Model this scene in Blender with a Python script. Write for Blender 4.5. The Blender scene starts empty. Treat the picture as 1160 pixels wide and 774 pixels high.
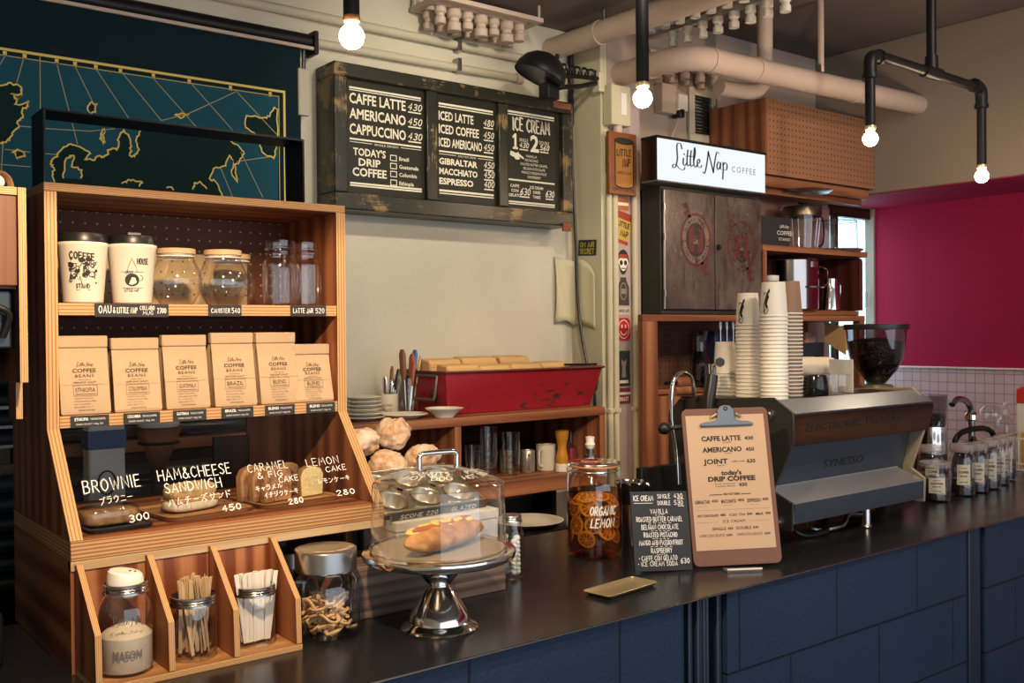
import bpy, bmesh, math, random
from mathutils import Matrix, Vector
from mathutils import noise as mnoise
random.seed(7)
SC = bpy.context.scene
COL = SC.collection
R = math.radians
PI = math.pi

# ------------------------------------------------------------------ materials
class NT:
    def __init__(s, name):
        s.m = bpy.data.materials.new(name); s.m.use_nodes = True
        s.t = s.m.node_tree; s.t.nodes.clear()
        s.out = s.t.nodes.new('ShaderNodeOutputMaterial')
    def n(s, kind, **kw):
        x = s.t.nodes.new('ShaderNode' + kind)
        for k, v in kw.items():
            if k.startswith('_'):
                setattr(x, k[1:], v)
            else:
                key = k.replace('__', ' ')
                inp = x.inputs[int(key[1:])] if key[0] == 'i' and key[1:].isdigit() else x.inputs[key]
                if isinstance(v, bpy.types.NodeSocket): s.t.links.new(v, inp)
                else: inp.default_value = v
        return x
    def l(s, a, b): s.t.links.new(a, b)
    def ramp(s, fac, stops):
        r = s.n('ValToRGB'); s.l(fac, r.inputs[0])
        e = r.color_ramp.elements
        e[0].position, e[0].color = stops[0][0], c4(stops[0][1])
        e[1].position, e[1].color = stops[-1][0], c4(stops[-1][1])
        for p, c in stops[1:-1]:
            k = e.new(p); k.color = c4(c)
        return r.outputs[0]
    def mix(s, fac, a, b, blend='MIX'):
        x = s.n('Mix', _data_type='RGBA', _blend_type=blend)
        for i, v in ((0, fac), (6, a), (7, b)):
            if isinstance(v, bpy.types.NodeSocket): s.l(v, x.inputs[i])
            else: x.inputs[i].default_value = c4(v) if i else v
        return x.outputs[2]
    def math(s, op, a, b=None):
        x = s.n('Math', _operation=op)
        for i, v in enumerate((a, b)):
            if v is None: continue
            if isinstance(v, bpy.types.NodeSocket): s.l(v, x.inputs[i])
            else: x.inputs[i].default_value = v
        return x.outputs[0]
    def uv(s, scale=(1, 1, 1), rot=0, loc=(0, 0, 0)):
        return s.n('Mapping', Vector=s.n('TexCoord').outputs['UV'], Scale=scale, Rotation=(0, 0, rot), Location=loc).outputs[0]
    def ob(s, scale=(1, 1, 1)):
        return s.n('Mapping', Vector=s.n('TexCoord').outputs['Object'], Scale=scale).outputs[0]
    def noise(s, vec, scale, detail=4, rough=.55, dist=0):
        return s.n('TexNoise', Vector=vec, Scale=scale, Detail=detail, Roughness=rough, Distortion=dist).outputs[0]
    def bump(s, h, strength=.2, dist=.002):
        return s.n('Bump', Height=h, Strength=strength, Distance=dist).outputs[0]
    def bsdf(s, col, rough=.5, metal=0, spec=.5, normal=None, **kw):
        b = s.n('BsdfPrincipled')
        for k, v in (('Base Color', col), ('Roughness', rough), ('Metallic', metal), ('Specular IOR Level', spec), ('Normal', normal)):
            if v is None: continue
            if isinstance(v, bpy.types.NodeSocket): s.l(v, b.inputs[k])
            else: b.inputs[k].default_value = c4(v) if k == 'Base Color' else v
        for k, v in kw.items():
            b.inputs[k.replace('__', ' ')].default_value = v
        s.l(b.outputs[0], s.out.inputs[0])
        return s.m
def c4(c):
    if isinstance(c, (int, float)): return (c, c, c, 1)
    return tuple(c) + (1,) if len(c) == 3 else tuple(c)
def lin(h):
    h = h.lstrip('#'); o = []
    for i in (0, 2, 4):
        v = int(h[i:i + 2], 16) / 255
        o.append(v / 12.92 if v <= .04045 else ((v + .055) / 1.055) ** 2.4)
    return tuple(o)
def mul(c, k): return tuple(min(1, x * k) for x in c)

MATS = {}
def plain(name, col, rough=.5, metal=0, var=.12, scale=25, bump=0, spec=.5, **kw):
    """surface with a little natural tone variation"""
    if name in MATS: return MATS[name]
    if isinstance(col, str): col = lin(col)
    t = NT(name)
    f = t.noise(t.ob(), scale, 5)
    c = t.mix(f, mul(col, 1 - var), mul(col, 1 + var))
    nb = t.bump(f, bump, .003) if bump else None
    MATS[name] = t.bsdf(c, rough, metal, spec, nb, **kw)
    return MATS[name]

def wood(name, dark, mid, light, rough=.5, rings=9, stretch=1.1, bump=.12, flame=.35, spec=.35, blot=.5):
    t = NT(name)
    a = t.noise(t.uv((stretch, rings * 2.2, 1)), 1.5, 5, .6, .6)
    w = t.n('TexWave', _wave_type='BANDS', _bands_direction='Y', Vector=t.uv((stretch * .9, rings * .8, 1)), Scale=.55, Distortion=4 + 10 * flame, Detail=2)
    w.inputs['Detail Scale'].default_value = .7
    fine = t.noise(t.uv((9, 260, 1)), 1.0, 3)
    k = .18 + .35 * flame
    f = t.math('ADD', t.math('MULTIPLY', a, 1 - k), t.math('MULTIPLY', w.outputs[1], k))
    c = t.ramp(f, [(.33, dark), (.48, mid), (.65, light)])
    c = t.mix(t.math('MULTIPLY', fine, .35), c, mul(dark, .9))
    bl = t.ramp(t.noise(t.uv((1.3, 4, 1)), 1.6, 3), [(.35, .75), (.65, 1.1)])
    c = t.mix(blot, c, bl, 'MULTIPLY')
    MATS[name] = t.bsdf(c, rough, 0, spec, t.bump(fine, bump, .0006))
    return MATS[name]

def plyedge(name, dark, light, layers=4, rough=.55):
    t = NT(name)
    uv = t.n('SeparateXYZ', Vector=t.n('TexCoord').outputs['UV'])
    wob = t.math('MULTIPLY', t.noise(t.uv((6, .5, 1)), 3, 2), .10)
    y = t.math('ADD', t.math('MULTIPLY', uv.outputs[1], layers), wob)
    fr = t.math('FRACT', y)
    c = t.ramp(fr, [(0, light), (.50, light), (.62, dark), (.86, dark), (1, light)])
    grain = t.noise(t.uv((14, 5, 1)), 8, 4)
    c = t.mix(t.math('MULTIPLY', grain, .45), c, mul(dark, .8))
    MATS[name] = t.bsdf(c, rough, 0, .3, t.bump(grain, .1, .0006))
    return MATS[name]

def pegboard(name, base, hole, pitch=.025, r=.0032, rough=.6, wood_dark=None):
    t = NT(name)
    sep = t.n('SeparateXYZ', Vector=t.uv((1 / pitch, 1 / pitch, 1)))
    fx = t.math('SUBTRACT', t.math('FRACT', sep.outputs[0]), .5)
    fy = t.math('SUBTRACT', t.math('FRACT', sep.outputs[1]), .5)
    d = t.math('SQRT', t.math('ADD', t.math('MULTIPLY', fx, fx), t.math('MULTIPLY', fy, fy)))
    h = t.math('LESS_THAN', d, r / pitch)
    g = t.noise(t.uv((3, 60, 1)), 3, 4)
    c = t.mix(g, mul(base, .8), mul(base, 1.15))
    c = t.mix(h, c, hole)
    MATS[name] = t.bsdf(c, rough, 0, .3)
    return MATS[name]

def glass(name, tint=(1, 1, 1), edge=(.75, .8, .8), gloss=1.0, rough=.02, ior=1.45):
    """thin clear wall: mostly lets light through, Fresnel reflection, darker towards the rim"""
    t = NT(name)
    lw = t.n('LayerWeight', Blend=.35)
    tc = t.ramp(lw.outputs['Facing'], [(0, tint), (.72, tint), (1, edge)])
    tr = t.n('BsdfTransparent', Color=tc)
    gl = t.n('BsdfGlossy', Color=c4(1), Roughness=rough)
    fc = t.n('LayerWeight', Blend=.5).outputs['Facing']
    k = t.math('MULTIPLY', t.math('ADD', t.math('MULTIPLY', t.math('POWER', fc, 3.0), .75), .075), gloss)
    mx = t.n('MixShader', Fac=k); t.l(tr.outputs[0], mx.inputs[1]); t.l(gl.outputs[0], mx.inputs[2])
    t.l(mx.outputs[0], t.out.inputs[0])
    MATS[name] = t.m
    return t.m

def emit(name, col, strength):
    t = NT(name)
    e = t.n('Emission', Color=c4(lin(col) if isinstance(col, str) else col), Strength=strength)
    t.l(e.outputs[0], t.out.inputs[0]); MATS[name] = t.m
    return t.m

# ------------------------------------------------------------------ mesh builder
def frame(o, u, v):
    u = Vector(u).normalized(); v = Vector(v).normalized(); n = u.cross(v)
    m = Matrix.Identity(4)
    for i in range(3):
        m[i][0], m[i][1], m[i][2], m[i][3] = u[i], v[i], n[i], o[i]
    return m
def fxz(x, y, z):                       # a vertical plane that faces the room (-Y)
    return frame((x, y, z), (1, 0, 0), (0, 0, 1))
XY = Matrix.Identity(4)

class MB:
    def __init__(s): s.v, s.f, s.mi, s.uv, s.T = [], [], [], [], Matrix.Identity(4)
    def add(s, vs, fs, mi=0, uvs=None, T=None):
        b = len(s.v); T = s.T @ T if T is not None else s.T
        s.v += [T @ Vector(p) for p in vs]
        for k, f in enumerate(fs):
            s.f.append([b + i for i in f]); s.mi.append(mi if isinstance(mi, int) else mi[k])
            if uvs: s.uv.append(uvs[k])
            else: s.uv.append([(vs[i][0], vs[i][1]) if abs(vs[i][2] - vs[f[0]][2]) < 1e-5 else (vs[i][0] + vs[i][1], vs[i][2]) for i in f])
        return s
    def box(s, x0, x1, y0, y1, z0, z1, grain='x', edge=None, mi=0, emi=1, T=None):
        """grain = axis the wood grain runs along; edge = thickness axis whose side faces take the ply-edge material"""
        lo, hi = (x0, y0, z0), (x1, y1, z1)
        V = [(a, b, c) for a in (x0, x1) for b in (y0, y1) for c in (z0, z1)]
        F = {(0, 0): (0, 1, 3, 2), (0, 1): (4, 6, 7, 5), (1, 0): (0, 4, 5, 1), (1, 1): (2, 3, 7, 6), (2, 0): (0, 2, 6, 4), (2, 1): (1, 5, 7, 3)}
        g = 'xyz'.index(grain); e = 'xyz'.index(edge) if edge else None
        fs, mis, uvs = [], [], []
        for (ax, sd), f in F.items():
            oth = [i for i in range(3) if i != ax]
            if e is not None and ax != e:
                l = [i for i in oth if i != e][0]
                uvs.append([(V[i][l], (V[i][e] - lo[e]) / (hi[e] - lo[e])) for i in f]); mis.append(emi)
            else:
                u = g if g in oth else max(oth, key=lambda i: hi[i] - lo[i])
                w = [i for i in oth if i != u][0]
                off = (x0 * 3.1 + y0 * 1.7 + z0 * 2.3) % 5
                uvs.append([(V[i][u] + off, V[i][w]) for i in f]); mis.append(mi)
            fs.append(f)
        return s.add(V, fs, mis, uvs, T)
    def prism(s, poly, a, b, axis='x', mi=0, emi=None, T=None):
        """polygon extruded from a to b along an axis; poly in the other two coordinates (yz, xz or xy)"""
        n = len(poly)
        mk = {'x': lambda p, t: (t, p[0], p[1]), 'y': lambda p, t: (p[0], t, p[1]), 'z': lambda p, t: (p[0], p[1], t)}[axis]
        V = [mk(p, a) for p in poly] + [mk(p, b) for p in poly]
        fs = [list(range(n))[::-1], list(range(n, 2 * n))]
        uvs = [[(poly[i][1], poly[i][0]) for i in fs[0]], [(poly[i - n][1] + .7, poly[i - n][0]) for i in fs[1]]]
        mis = [mi, mi]; L = 0
        for i in range(n):
            j = (i + 1) % n; d = math.dist(poly[i], poly[j])
            fs.append([i, j, j + n, i + n]); uvs.append([(L, 0), (L + d, 0), (L + d, 1), (L, 1)]); L += d
            mis.append(mi if emi is None else emi)
        return s.add(V, fs, mis, uvs, T)
    def lathe(s, prof, n=32, c=(0, 0, 0), mi=0, T=None, sx=1, sy=1, cap=False):
        V, fs, uvs = [], [], []
        for r, z in prof:
            for k in range(n):
                a = 2 * PI * k / n
                V.append((c[0] + r * math.cos(a) * sx, c[1] + r * math.sin(a) * sy, c[2] + z))
        for i in range(len(prof) - 1):
            for k in range(n):
                j = (k + 1) % n
                fs.append([i * n + k, i * n + j, (i + 1) * n + j, (i + 1) * n + k])
                r = max(prof[i][0], .001)
                uvs.append([(k / n * 6.28 * r, prof[i][1]), ((k + 1) / n * 6.28 * r, prof[i][1]), ((k + 1) / n * 6.28 * r, prof[i + 1][1]), (k / n * 6.28 * r, prof[i + 1][1])])
        if cap:
            for i in (0, len(prof) - 1):
                f = [i * n + k for k in range(n)]
                fs.append(f[::-1] if i == 0 else f); uvs.append([(V[q][0], V[q][1]) for q in fs[-1]])
        return s.add(V, fs, mi, uvs, T)
    def cyl(s, p0, p1, r, n=16, r1=None, mi=0):
        return s.tube([p0, p1], [r, r if r1 is None else r1], n, mi=mi)
    def tube(s, pts, r, n=10, closed=False, mi=0, flat=1.0, T=None):
        P = [Vector(p) for p in pts]; m = len(P)
        rr = r if isinstance(r, (list, tuple)) else [r] * m
        V, fs = [], []
        up = None
        for i in range(m):
            a = P[i - 1] if (i > 0 or closed) else P[i]
            b = P[(i + 1) % m] if (i < m - 1 or closed) else P[i]
            t = (b - a).normalized()
            if up is None:
                up = Vector((0, 0, 1)) if abs(t.z) < .9 else Vector((1, 0, 0))
            up = (up - t * up.dot(t))
            if up.length < 1e-6: up = t.orthogonal()
            up.normalize(); sd = t.cross(up)
            for k in range(n):
                q = 2 * PI * k / n
                V.append(tuple(P[i] + sd * math.cos(q) * rr[i] + up * math.sin(q) * rr[i] * flat))
        seg = m if closed else m - 1
        for i in range(seg):
            for k in range(n):
                j = (k + 1) % n; i2 = (i + 1) % m
                fs.append([i * n + k, i * n + j, i2 * n + j, i2 * n + k])
        if not closed:
            fs.append([k for k in range(n)][::-1]); fs.append([(m - 1) * n + k for k in range(n)])
        return s.add(V, fs, mi, None, T)
    def ball(s, c, r, n=14, m=9, sx=1, sy=1, sz=1, mi=0, T=None, wob=0, seed=0):
        prof = []
        rnd = random.Random(seed)
        V, fs = [], []
        V.append((c[0], c[1], c[2] - r * sz))
        for i in range(1, m):
            a = PI * i / m
            for k in range(n):
                q = 2 * PI * k / n; w = 1 + wob * (rnd.random() - .5)
                V.append((c[0] + r * math.sin(a) * math.cos(q) * sx * w, c[1] + r * math.sin(a) * math.sin(q) * sy * w, c[2] - r * math.cos(a) * sz * w))
        V.append((c[0], c[1], c[2] + r * sz))
        for k in range(n): fs.append([0, 1 + (k + 1) % n, 1 + k])
        for i in range(m - 2):
            for k in range(n):
                a = 1 + i * n + k; b = 1 + i * n + (k + 1) % n
                fs.append([a, b, b + n, a + n])
        L = len(V) - 1
        for k in range(n): fs.append([L, L - n + k, L - n + (k + 1) % n])
        return s.add(V, fs, mi, None, T)
    def poly(s, pts, F, mi=0, dz=0):
        V = [(p[0], p[1], dz) for p in pts]
        return s.add(V, [list(range(len(V)))], mi, None, F)
    def ribbon(s, pts, w, F, mi=0, dz=0, closed=False):
        """flat pen stroke of width w along 2-D points in frame F"""
        P = [Vector((p[0], p[1])) for p in pts]
        P = [p for i, p in enumerate(P) if i == 0 or (p - P[i - 1]).length > 1e-7]
        if len(P) < 2: return s
        V = []; m = len(P); ww = w if isinstance(w, (list, tuple)) else [w] * m
        for i in range(m):
            a = P[i - 1] if (i or closed) else P[i]; b = P[(i + 1) % m] if (i < m - 1 or closed) else P[i]
            d1 = (P[i] - a); d2 = (b - P[i])
            if d1.length < 1e-9: d1 = d2
            if d2.length < 1e-9: d2 = d1
            t = d1.normalized() + d2.normalized()
            if t.length < .3: t = d2.normalized() + d1.normalized() * .99
            if t.length < 1e-6: t = d2.copy()
            t.normalize(); nn = Vector((-t.y, t.x))
            k = min(1.6, 1 / max(.4, abs(t.dot(d2.normalized()))))
            hw = ww[min(i, len(ww) - 1)] * .5 * k
            if not closed and i == 0: V_off = -t * ww[0] * .3
            elif not closed and i == m - 1: V_off = t * ww[-1] * .3
            else: V_off = Vector((0, 0))
            for q in (1, -1):
                p = P[i] + nn * hw * q + V_off; V.append((p.x, p.y, dz))
        fs = [[2 * i, 2 * i + 1, 2 * ((i + 1) % m) + 1, 2 * ((i + 1) % m)] for i in range(m if closed else m - 1)]
        return s.add(V, fs, mi, None, F)
    def text(s, txt, F, x, y, size, align='L', bold=0, stretch=1, shear=0, mi=0, dz=.0006, spacing=1.0, width=None):
        V, fs, W = glyphs(txt, bold, shear, spacing)
        k = size * stretch
        if width: k = width / W
        ox = {'L': 0, 'C': -W * k / 2, 'R': -W * k}[align]
        return s.add([(x + ox + p[0] * k, y + p[1] * size, dz) for p in V], fs, mi, None, F)
    def hand(s, txt, F, x, y, h, w=None, align='L', gap=.28, shear=0, jit=.04, mi=0, dz=.0006, stretch=1, seed=1, slope=0, width=None):
        """handwritten capitals and kana drawn stroke by stroke"""
        rnd = random.Random(seed * 31 + len(txt))
        w = w or h * .13; W = 0; out = []
        for ch in txt:
            if ch == ' ': W += .5; continue
            st, adv = HAND.get(ch) or HAND.get(ch.upper()) or HAND['-']
            dy = (rnd.random() - .5) * jit * 1.5
            for sk in st:
                out.append([(W + px / 6 + (rnd.random() - .5) * jit, py / 6 + dy + (rnd.random() - .5) * jit) for px, py in sk])
            W += adv / 6 + gap
        W -= gap; k = h * stretch
        if width: k = width / W
        ox = {'L': 0, 'C': -W * k / 2, 'R': -W * k}[align]
        for sk in out:
            pts = [(x + ox + (px + py * shear) * k, y + py * h + slope * (ox + px * k)) for px, py in sk]
            s.ribbon(pts, w, F, mi, dz)
        return s
    def line(s, x0, x1, y, w, F, mi=0, dz=.0006):
        return s.poly([(x0, y - w / 2), (x1, y - w / 2), (x1, y + w / 2), (x0, y + w / 2)], F, mi, dz)
    def build(s, name, mats, parent=None, local=False, bevel=0, smooth=True, angle=38, solid=0, sub=0):
        me = bpy.data.meshes.new(name)
        inv = Matrix.Identity(4)
        if parent is not None and not local: inv = world_of(parent).inverted()
        me.from_pydata([tuple(inv @ p) for p in s.v], [], s.f)
        uvl = me.uv_layers.new(name='UVMap')
        k = 0
        for f in s.uv:
            for q in f:
                uvl.data[k].uv = q; k += 1
        if not isinstance(mats, (list, tuple)): mats = [mats]
        for m in mats: me.materials.append(m)
        for p, mi in zip(me.polygons, s.mi):
            p.material_index = min(mi, len(mats) - 1); p.use_smooth = smooth
        bm = bmesh.new(); bm.from_mesh(me)
        bmesh.ops.remove_doubles(bm, verts=bm.verts, dist=1e-6)
        if FIXN.get(id(s), True): bmesh.ops.recalc_face_normals(bm, faces=bm.faces)
        bm.to_mesh(me); bm.free()
        if smooth: me.set_sharp_from_angle(angle=R(angle))
        o = bpy.data.objects.new(name, me); COL.objects.link(o)
        if parent is not None: o.parent = parent
        if solid:
            q = o.modifiers.new('thick', 'SOLIDIFY'); q.thickness = solid; q.offset = -1
        if bevel:
            q = o.modifiers.new('bevel', 'BEVEL'); q.width = bevel; q.segments = 2; q.limit_method = 'ANGLE'; q.angle_limit = R(40); q.harden_normals = False
        if sub:
            q = o.modifiers.new('sub', 'SUBSURF'); q.levels = sub; q.render_levels = sub
        return o
FIXN = {}
def world_of(o):
    m = Matrix.LocRotScale(o.location, o.rotation_euler, o.scale)
    return world_of(o.parent) @ m if o.parent else m

GL = {}
def glyphs(txt, bold=0, shear=0, spacing=1.0):
    key = (txt, bold, shear, spacing)
    if key not in GL:
        cu = bpy.data.curves.new('t', 'FONT'); cu.body = txt; cu.offset = bold; cu.shear = shear; cu.resolution_u = 2; cu.space_character = spacing
        cu.fill_mode = 'FRONT'
        o = bpy.data.objects.new('t', cu)
        me = bpy.data.meshes.new_from_object(o)
        V = [tuple(v.co) for v in me.vertices]; fs = [list(p.vertices) for p in me.polygons]
        x0 = min((v[0] for v in V), default=0); x1 = max((v[0] for v in V), default=1)
        GL[key] = ([(v[0] - x0, v[1], 0) for v in V], fs, max(x1 - x0, 1e-4))
        bpy.data.objects.remove(o); bpy.data.curves.remove(cu); bpy.data.meshes.remove(me)
    return GL[key]

# strokes on a grid 6 high; value = strokes, advance
def _h(spec):
    d = {}
    for item in spec.strip().split('\n'):
        ch, adv, body = item.split(' ', 2)
        d[ch] = ([[tuple(float(q) for q in p.split(',')) for p in st.split()] for st in body.split(';')], float(adv))
    return d
HAND = _h("""A 4 0,0 2,6 4,0;.8,2 3.2,2
B 3.6 0,0 0,6 2.4,6 3.2,5 2.4,3.4 0,3.2;2.2,3.3 3.6,2 3,.4 0,0
C 3.8 3.8,5.2 2.4,6 .8,5 0,3 .6,1 2,0 3.8,.9
D 3.8 0,0 0,6 2,5.6 3.6,4 3.8,2.4 2.6,.6 0,0
E 3.2 3.2,6 0,6 0,0 3.2,0;0,3.1 2.6,3.2
F 3.2 0,0 0,6 3.2,6;0,3.2 2.6,3.2
G 3.9 3.8,5.2 2.2,6 .6,4.8 0,2.8 .8,.6 2.4,0 3.8,1 3.8,2.7 2.3,2.7
H 3.8 0,0 0,6;3.8,0 3.8,6;0,3 3.8,3.1
I .6 .3,0 .3,6
J 2.8 2.8,6 2.8,1.4 1.8,0 .6,.2 0,1.4
K 3.6 0,0 0,6;3.4,6 0,2.6;1.2,3.4 3.6,0
L 3 0,6 0,0 3,0
M 4.6 0,0 .6,6 2.3,2 4,6 4.6,0
N 3.8 0,0 0,6 3.8,0 3.8,6
O 4 2,6 .6,5 0,3 .6,1 2,0 3.4,1 4,3 3.4,5 2,6
P 3.4 0,0 0,6 2.6,5.9 3.4,4.6 2.6,3 0,2.8
Q 4 2,6 .6,5 0,3 .6,1 2,0 3.4,1 4,3 3.4,5 2,6;2.4,1.6 4.2,-.4
R 3.6 0,0 0,6 2.6,5.8 3.3,4.6 2.6,3.2 0,2.9;1.4,3 3.6,0
S 3.2 3.2,5.2 2,6 .5,5.4 .3,4.2 1.6,3.2 3,2.2 3,.8 1.6,0 0,.8
T 3.8 0,6 3.8,6;1.9,6 1.9,0
U 3.8 0,6 .1,1.4 1.2,0 2.6,0 3.7,1.4 3.8,6
V 3.8 0,6 1.9,0 3.8,6
W 5.2 0,6 1.2,0 2.6,4.4 4,0 5.2,6
X 3.6 0,6 3.6,0;3.6,6 0,0
Y 3.6 0,6 1.8,3 3.6,6;1.8,3 1.8,0
Z 3.6 0,6 3.6,6 0,0 3.6,0
& 4.2 4.2,0 1,4.6 1.2,5.8 2.2,6 2.8,5 .4,2.4 0,1 1.2,0 2.6,.3 4,2.4
0 3.2 1.6,6 .4,5 0,3 .4,1 1.6,0 2.8,1 3.2,3 2.8,5 1.6,6
1 1.2 0,4.8 1,6 1,0
2 3.2 0,4.8 1,6 2.6,5.8 3,4.4 0,0 3.2,0
3 3.2 .2,5.6 1.8,6 3,5 2.6,3.6 1.2,3.1;1.2,3.1 3,2.4 3.2,1 1.8,0 0,.6
4 3.4 2.4,0 2.4,6 0,2 3.4,2
5 3.2 3,6 .4,6 .2,3.4 2,3.7 3.2,2.4 2.8,.6 1.2,0 0,.6
6 3.2 2.8,6 .8,4 0,1.8 .8,.1 2.4,.1 3.2,1.6 2.2,3 .4,2.4
7 3.2 0,6 3.2,6 1.2,0
8 3.2 1.6,3.2 .3,4.4 .8,5.8 2.2,6 2.9,4.8 1.6,3.2 0,1.8 .6,.2 2.4,0 3.2,1.4 1.6,3.2
9 3.2 3,4 1.8,3 .4,3.6 .2,5.2 1.6,6 2.9,5.2 2.8,3 2,0
. .6 .2,0 .4,.3
- 2 0,3 2,3
+ 3 0,3 3,3;1.5,1.5 1.5,4.5
* 1.4 .2,3 1.2,3;.7,2.4 .7,3.6
' .6 .4,6 .2,4.6
ブ 4.4 0,5 3.6,5 3.2,2.6 .8,0;3.5,6.4 3.9,5.6;4.2,6.6 4.6,5.8
ラ 4 .6,6 3.4,6;.2,4.2 3.8,4.2 3,1.4 1,0
ウ 4 2,6.4 2,5.2;.3,3.2 .3,5 3.8,5 3.2,2 1.2,0
ニ 4 .6,4.8 3.4,4.8;0,.6 4,.6
ー 4 .1,3.2 4,3
ハ 4 1.4,5 1,2.4 0,.4;2.6,5.2 3.4,3 4,.4
ム 4 1.8,6 .4,.6 3.6,1;2.6,2.8 4,0
チ 4 3.2,6 .8,5.2;0,3.4 4,3.4;2,5.4 2,2.4 .8,0
ズ 4.4 .2,5.4 3.2,5.4 0,.2;1.8,2.6 3.8,0;3.6,6.4 4,5.6;4.3,6.6 4.7,5.8
サ 4.2 0,4.2 4.2,4.2;1,5.8 1,2.2;3.1,6 3.1,2.6 1.4,0
ン 4 .2,5 1.4,4.2;.2,.4 2.4,1.4 4,4.6
ド 3.6 .6,6 .6,0;.6,3.6 2.8,2.2;2.2,6 2.6,5;3.1,6.2 3.5,5.2
キ 4 .4,4.6 3.4,5.2;0,2.6 3.9,3.2;1.6,6 2.6,0
ャ 3 0,3 3,3.6 2.2,2.2;1,4.4 1.8,0
メ 4 3.2,6 2,2.4 0,0;.8,4.4 3.6,1
ル 4.4 1,5.4 .9,2.4 0,.2;2.4,5.8 2.4,.4 4.4,2.4
イ 3.8 3.4,6 2,4 0,2.6;2.1,4 2.1,0
ジ 4.2 .6,5.6 1.8,5;0,3.8 1.2,3.2;.2,.3 2.6,1.4 3.9,4.4;3.2,6.4 3.6,5.6;4,6.6 4.4,5.8
ク 4 1.4,6 .9,4.2 0,3;1.2,5 3.8,5 3,2 .9,0
ケ 4.2 1.2,6 .8,4.2 0,3;1,4.4 4.2,4.4;2.8,4.4 2.4,1.8 1,0
レ 3.8 .6,6 .6,.3 3.8,3.2
モ 4 .4,5.4 3.6,5.4;0,3.2 4,3.2;1.7,5.4 1.7,.8 2.4,.2 3.8,.4""")

# the flowing hand of the shop's name: strokes in a box about 10 wide and 3 high
def smooth(pts, n=6):
    out = []
    P = [Vector((p[0], p[1])) for p in pts]
    for i in range(len(P) - 1):
        a = P[max(i - 1, 0)]; b = P[i]; c = P[i + 1]; d = P[min(i + 2, len(P) - 1)]
        for k in range(n):
            t = k / n
            q = .5 * ((2 * b) + (c - a) * t + (2 * a - 5 * b + 4 * c - d) * t * t + (3 * b - a - 3 * c + d) * t ** 3)
            out.append((q.x, q.y))
    out.append((P[-1].x, P[-1].y)); return out
NAME = [[(1.5, 2.4), (1.25, 2.95), (.75, 2.8), (.7, 2.1), (.75, 1.2), (.5, .35), (.1, .1), (0, .4), (.5, .5), (1.1, .1), (1.7, 0), (2.0, .3)],
        [(1.75, 1.3), (1.7, .75), (1.95, .5), (2.25, .8)], [(1.85, 1.75), (1.92, 1.85)],
        [(2.5, 2.3), (2.35, 1.2), (2.45, .55), (2.8, .7)], [(2.15, 1.6), (2.85, 1.7)],
        [(3.05, 2.3), (2.9, 1.2), (3.0, .55), (3.35, .7)], [(2.75, 1.6), (3.4, 1.7)],
        [(3.45, 1.1), (3.75, 2.1), (3.65, 2.7), (3.5, 1.8), (3.5, .8), (3.75, .5), (4.0, .75)],
        [(4.1, .95), (4.5, 1.15), (4.4, 1.5), (4.1, 1.2), (4.2, .65), (4.6, .55), (4.85, .8)],
        [(5.0, .1), (5.35, .0), (5.75, 1.2), (6.0, 2.5)], [(6.0, 2.5), (6.45, 1.3), (6.85, .2)], [(6.85, .2), (7.15, 1.6), (7.5, 2.6), (7.9, 2.5)],
        [(8.1, 1.3), (7.75, 1.5), (7.5, 1.0), (7.65, .6), (8.0, .9), (8.15, 1.4), (8.1, .8), (8.35, .65)],
        [(8.6, 1.5), (8.6, .6), (8.5, -.4)], [(8.6, 1.2), (9.0, 1.55), (9.3, 1.2), (9.15, .7), (8.7, .65)]]
def script_name(mb, F, x, y, width, pen=.5, mi=0, dz=.0006, n=5):
    k = width / 9.4
    for st in NAME:
        pts = smooth(st, n)
        ws = []
        for i in range(len(pts)):
            a = pts[max(i - 1, 0)]; b = pts[min(i + 1, len(pts) - 1)]
            d = Vector((b[0] - a[0], b[1] - a[1])); ang = abs(d.normalized().y) if d.length else .5
            ws.append(k * (.07 + pen * .42 * ang ** 2))
        mb.ribbon([(x + p[0] * k, y + p[1] * k) for p in pts], ws, F, mi, dz)

# ------------------------------------------------------------------ things
def thing(name, label, cat, loc=(0, 0, 0), rz=0, group=None):
    o = bpy.data.objects.new(name, None); COL.objects.link(o)
    o.location = loc; o.rotation_euler = (0, 0, rz); o.empty_display_size = .05
    o['label'] = label; o['category'] = cat
    if group: o['group'] = group
    return o
def tag(o, label, cat, group=None):
    o['label'] = label; o['category'] = cat
    if group: o['group'] = group
    return o
def struct(o):
    o['kind'] = 'structure'; return o
def one(mb, name, mats, label, cat, loc, rz=0, group=None, **kw):
    """a thing that is a single mesh, its origin at its base"""
    o = mb.build(name, mats, None, **kw)
    M = (Matrix.Translation(loc) @ Matrix.Rotation(rz, 4, 'Z')).inverted()
    if not kw.get('local'): o.data.transform(M)
    o.location = loc; o.rotation_euler = (0, 0, rz)
    return tag(o, label, cat, group)
def kids(o): return [c for c in COL.objects if c.parent == o]
def dup(src, loc, rz=None, label=None, group=None):
    r = src.copy(); COL.objects.link(r); r.location = loc
    if rz is not None: r.rotation_euler = (0, 0, rz) if isinstance(rz, (int, float)) else rz
    if label: r['label'] = label
    if group: r['group'] = group
    for c in kids(src):
        d = c.copy(); COL.objects.link(d); d.parent = r
        for g in kids(c):
            e = g.copy(); COL.objects.link(e); e.parent = d
    return r
def arc(c, r, a0, a1, n, plane='xz'):
    out = []
    for i in range(n + 1):
        a = R(a0 + (a1 - a0) * i / n); u, v = r * math.cos(a), r * math.sin(a)
        out.append({'xz': (c[0] + u, c[1], c[2] + v), 'yz': (c[0], c[1] + u, c[2] + v), 'xy': (c[0] + u, c[1] + v, c[2])}[plane])
    return out
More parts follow.
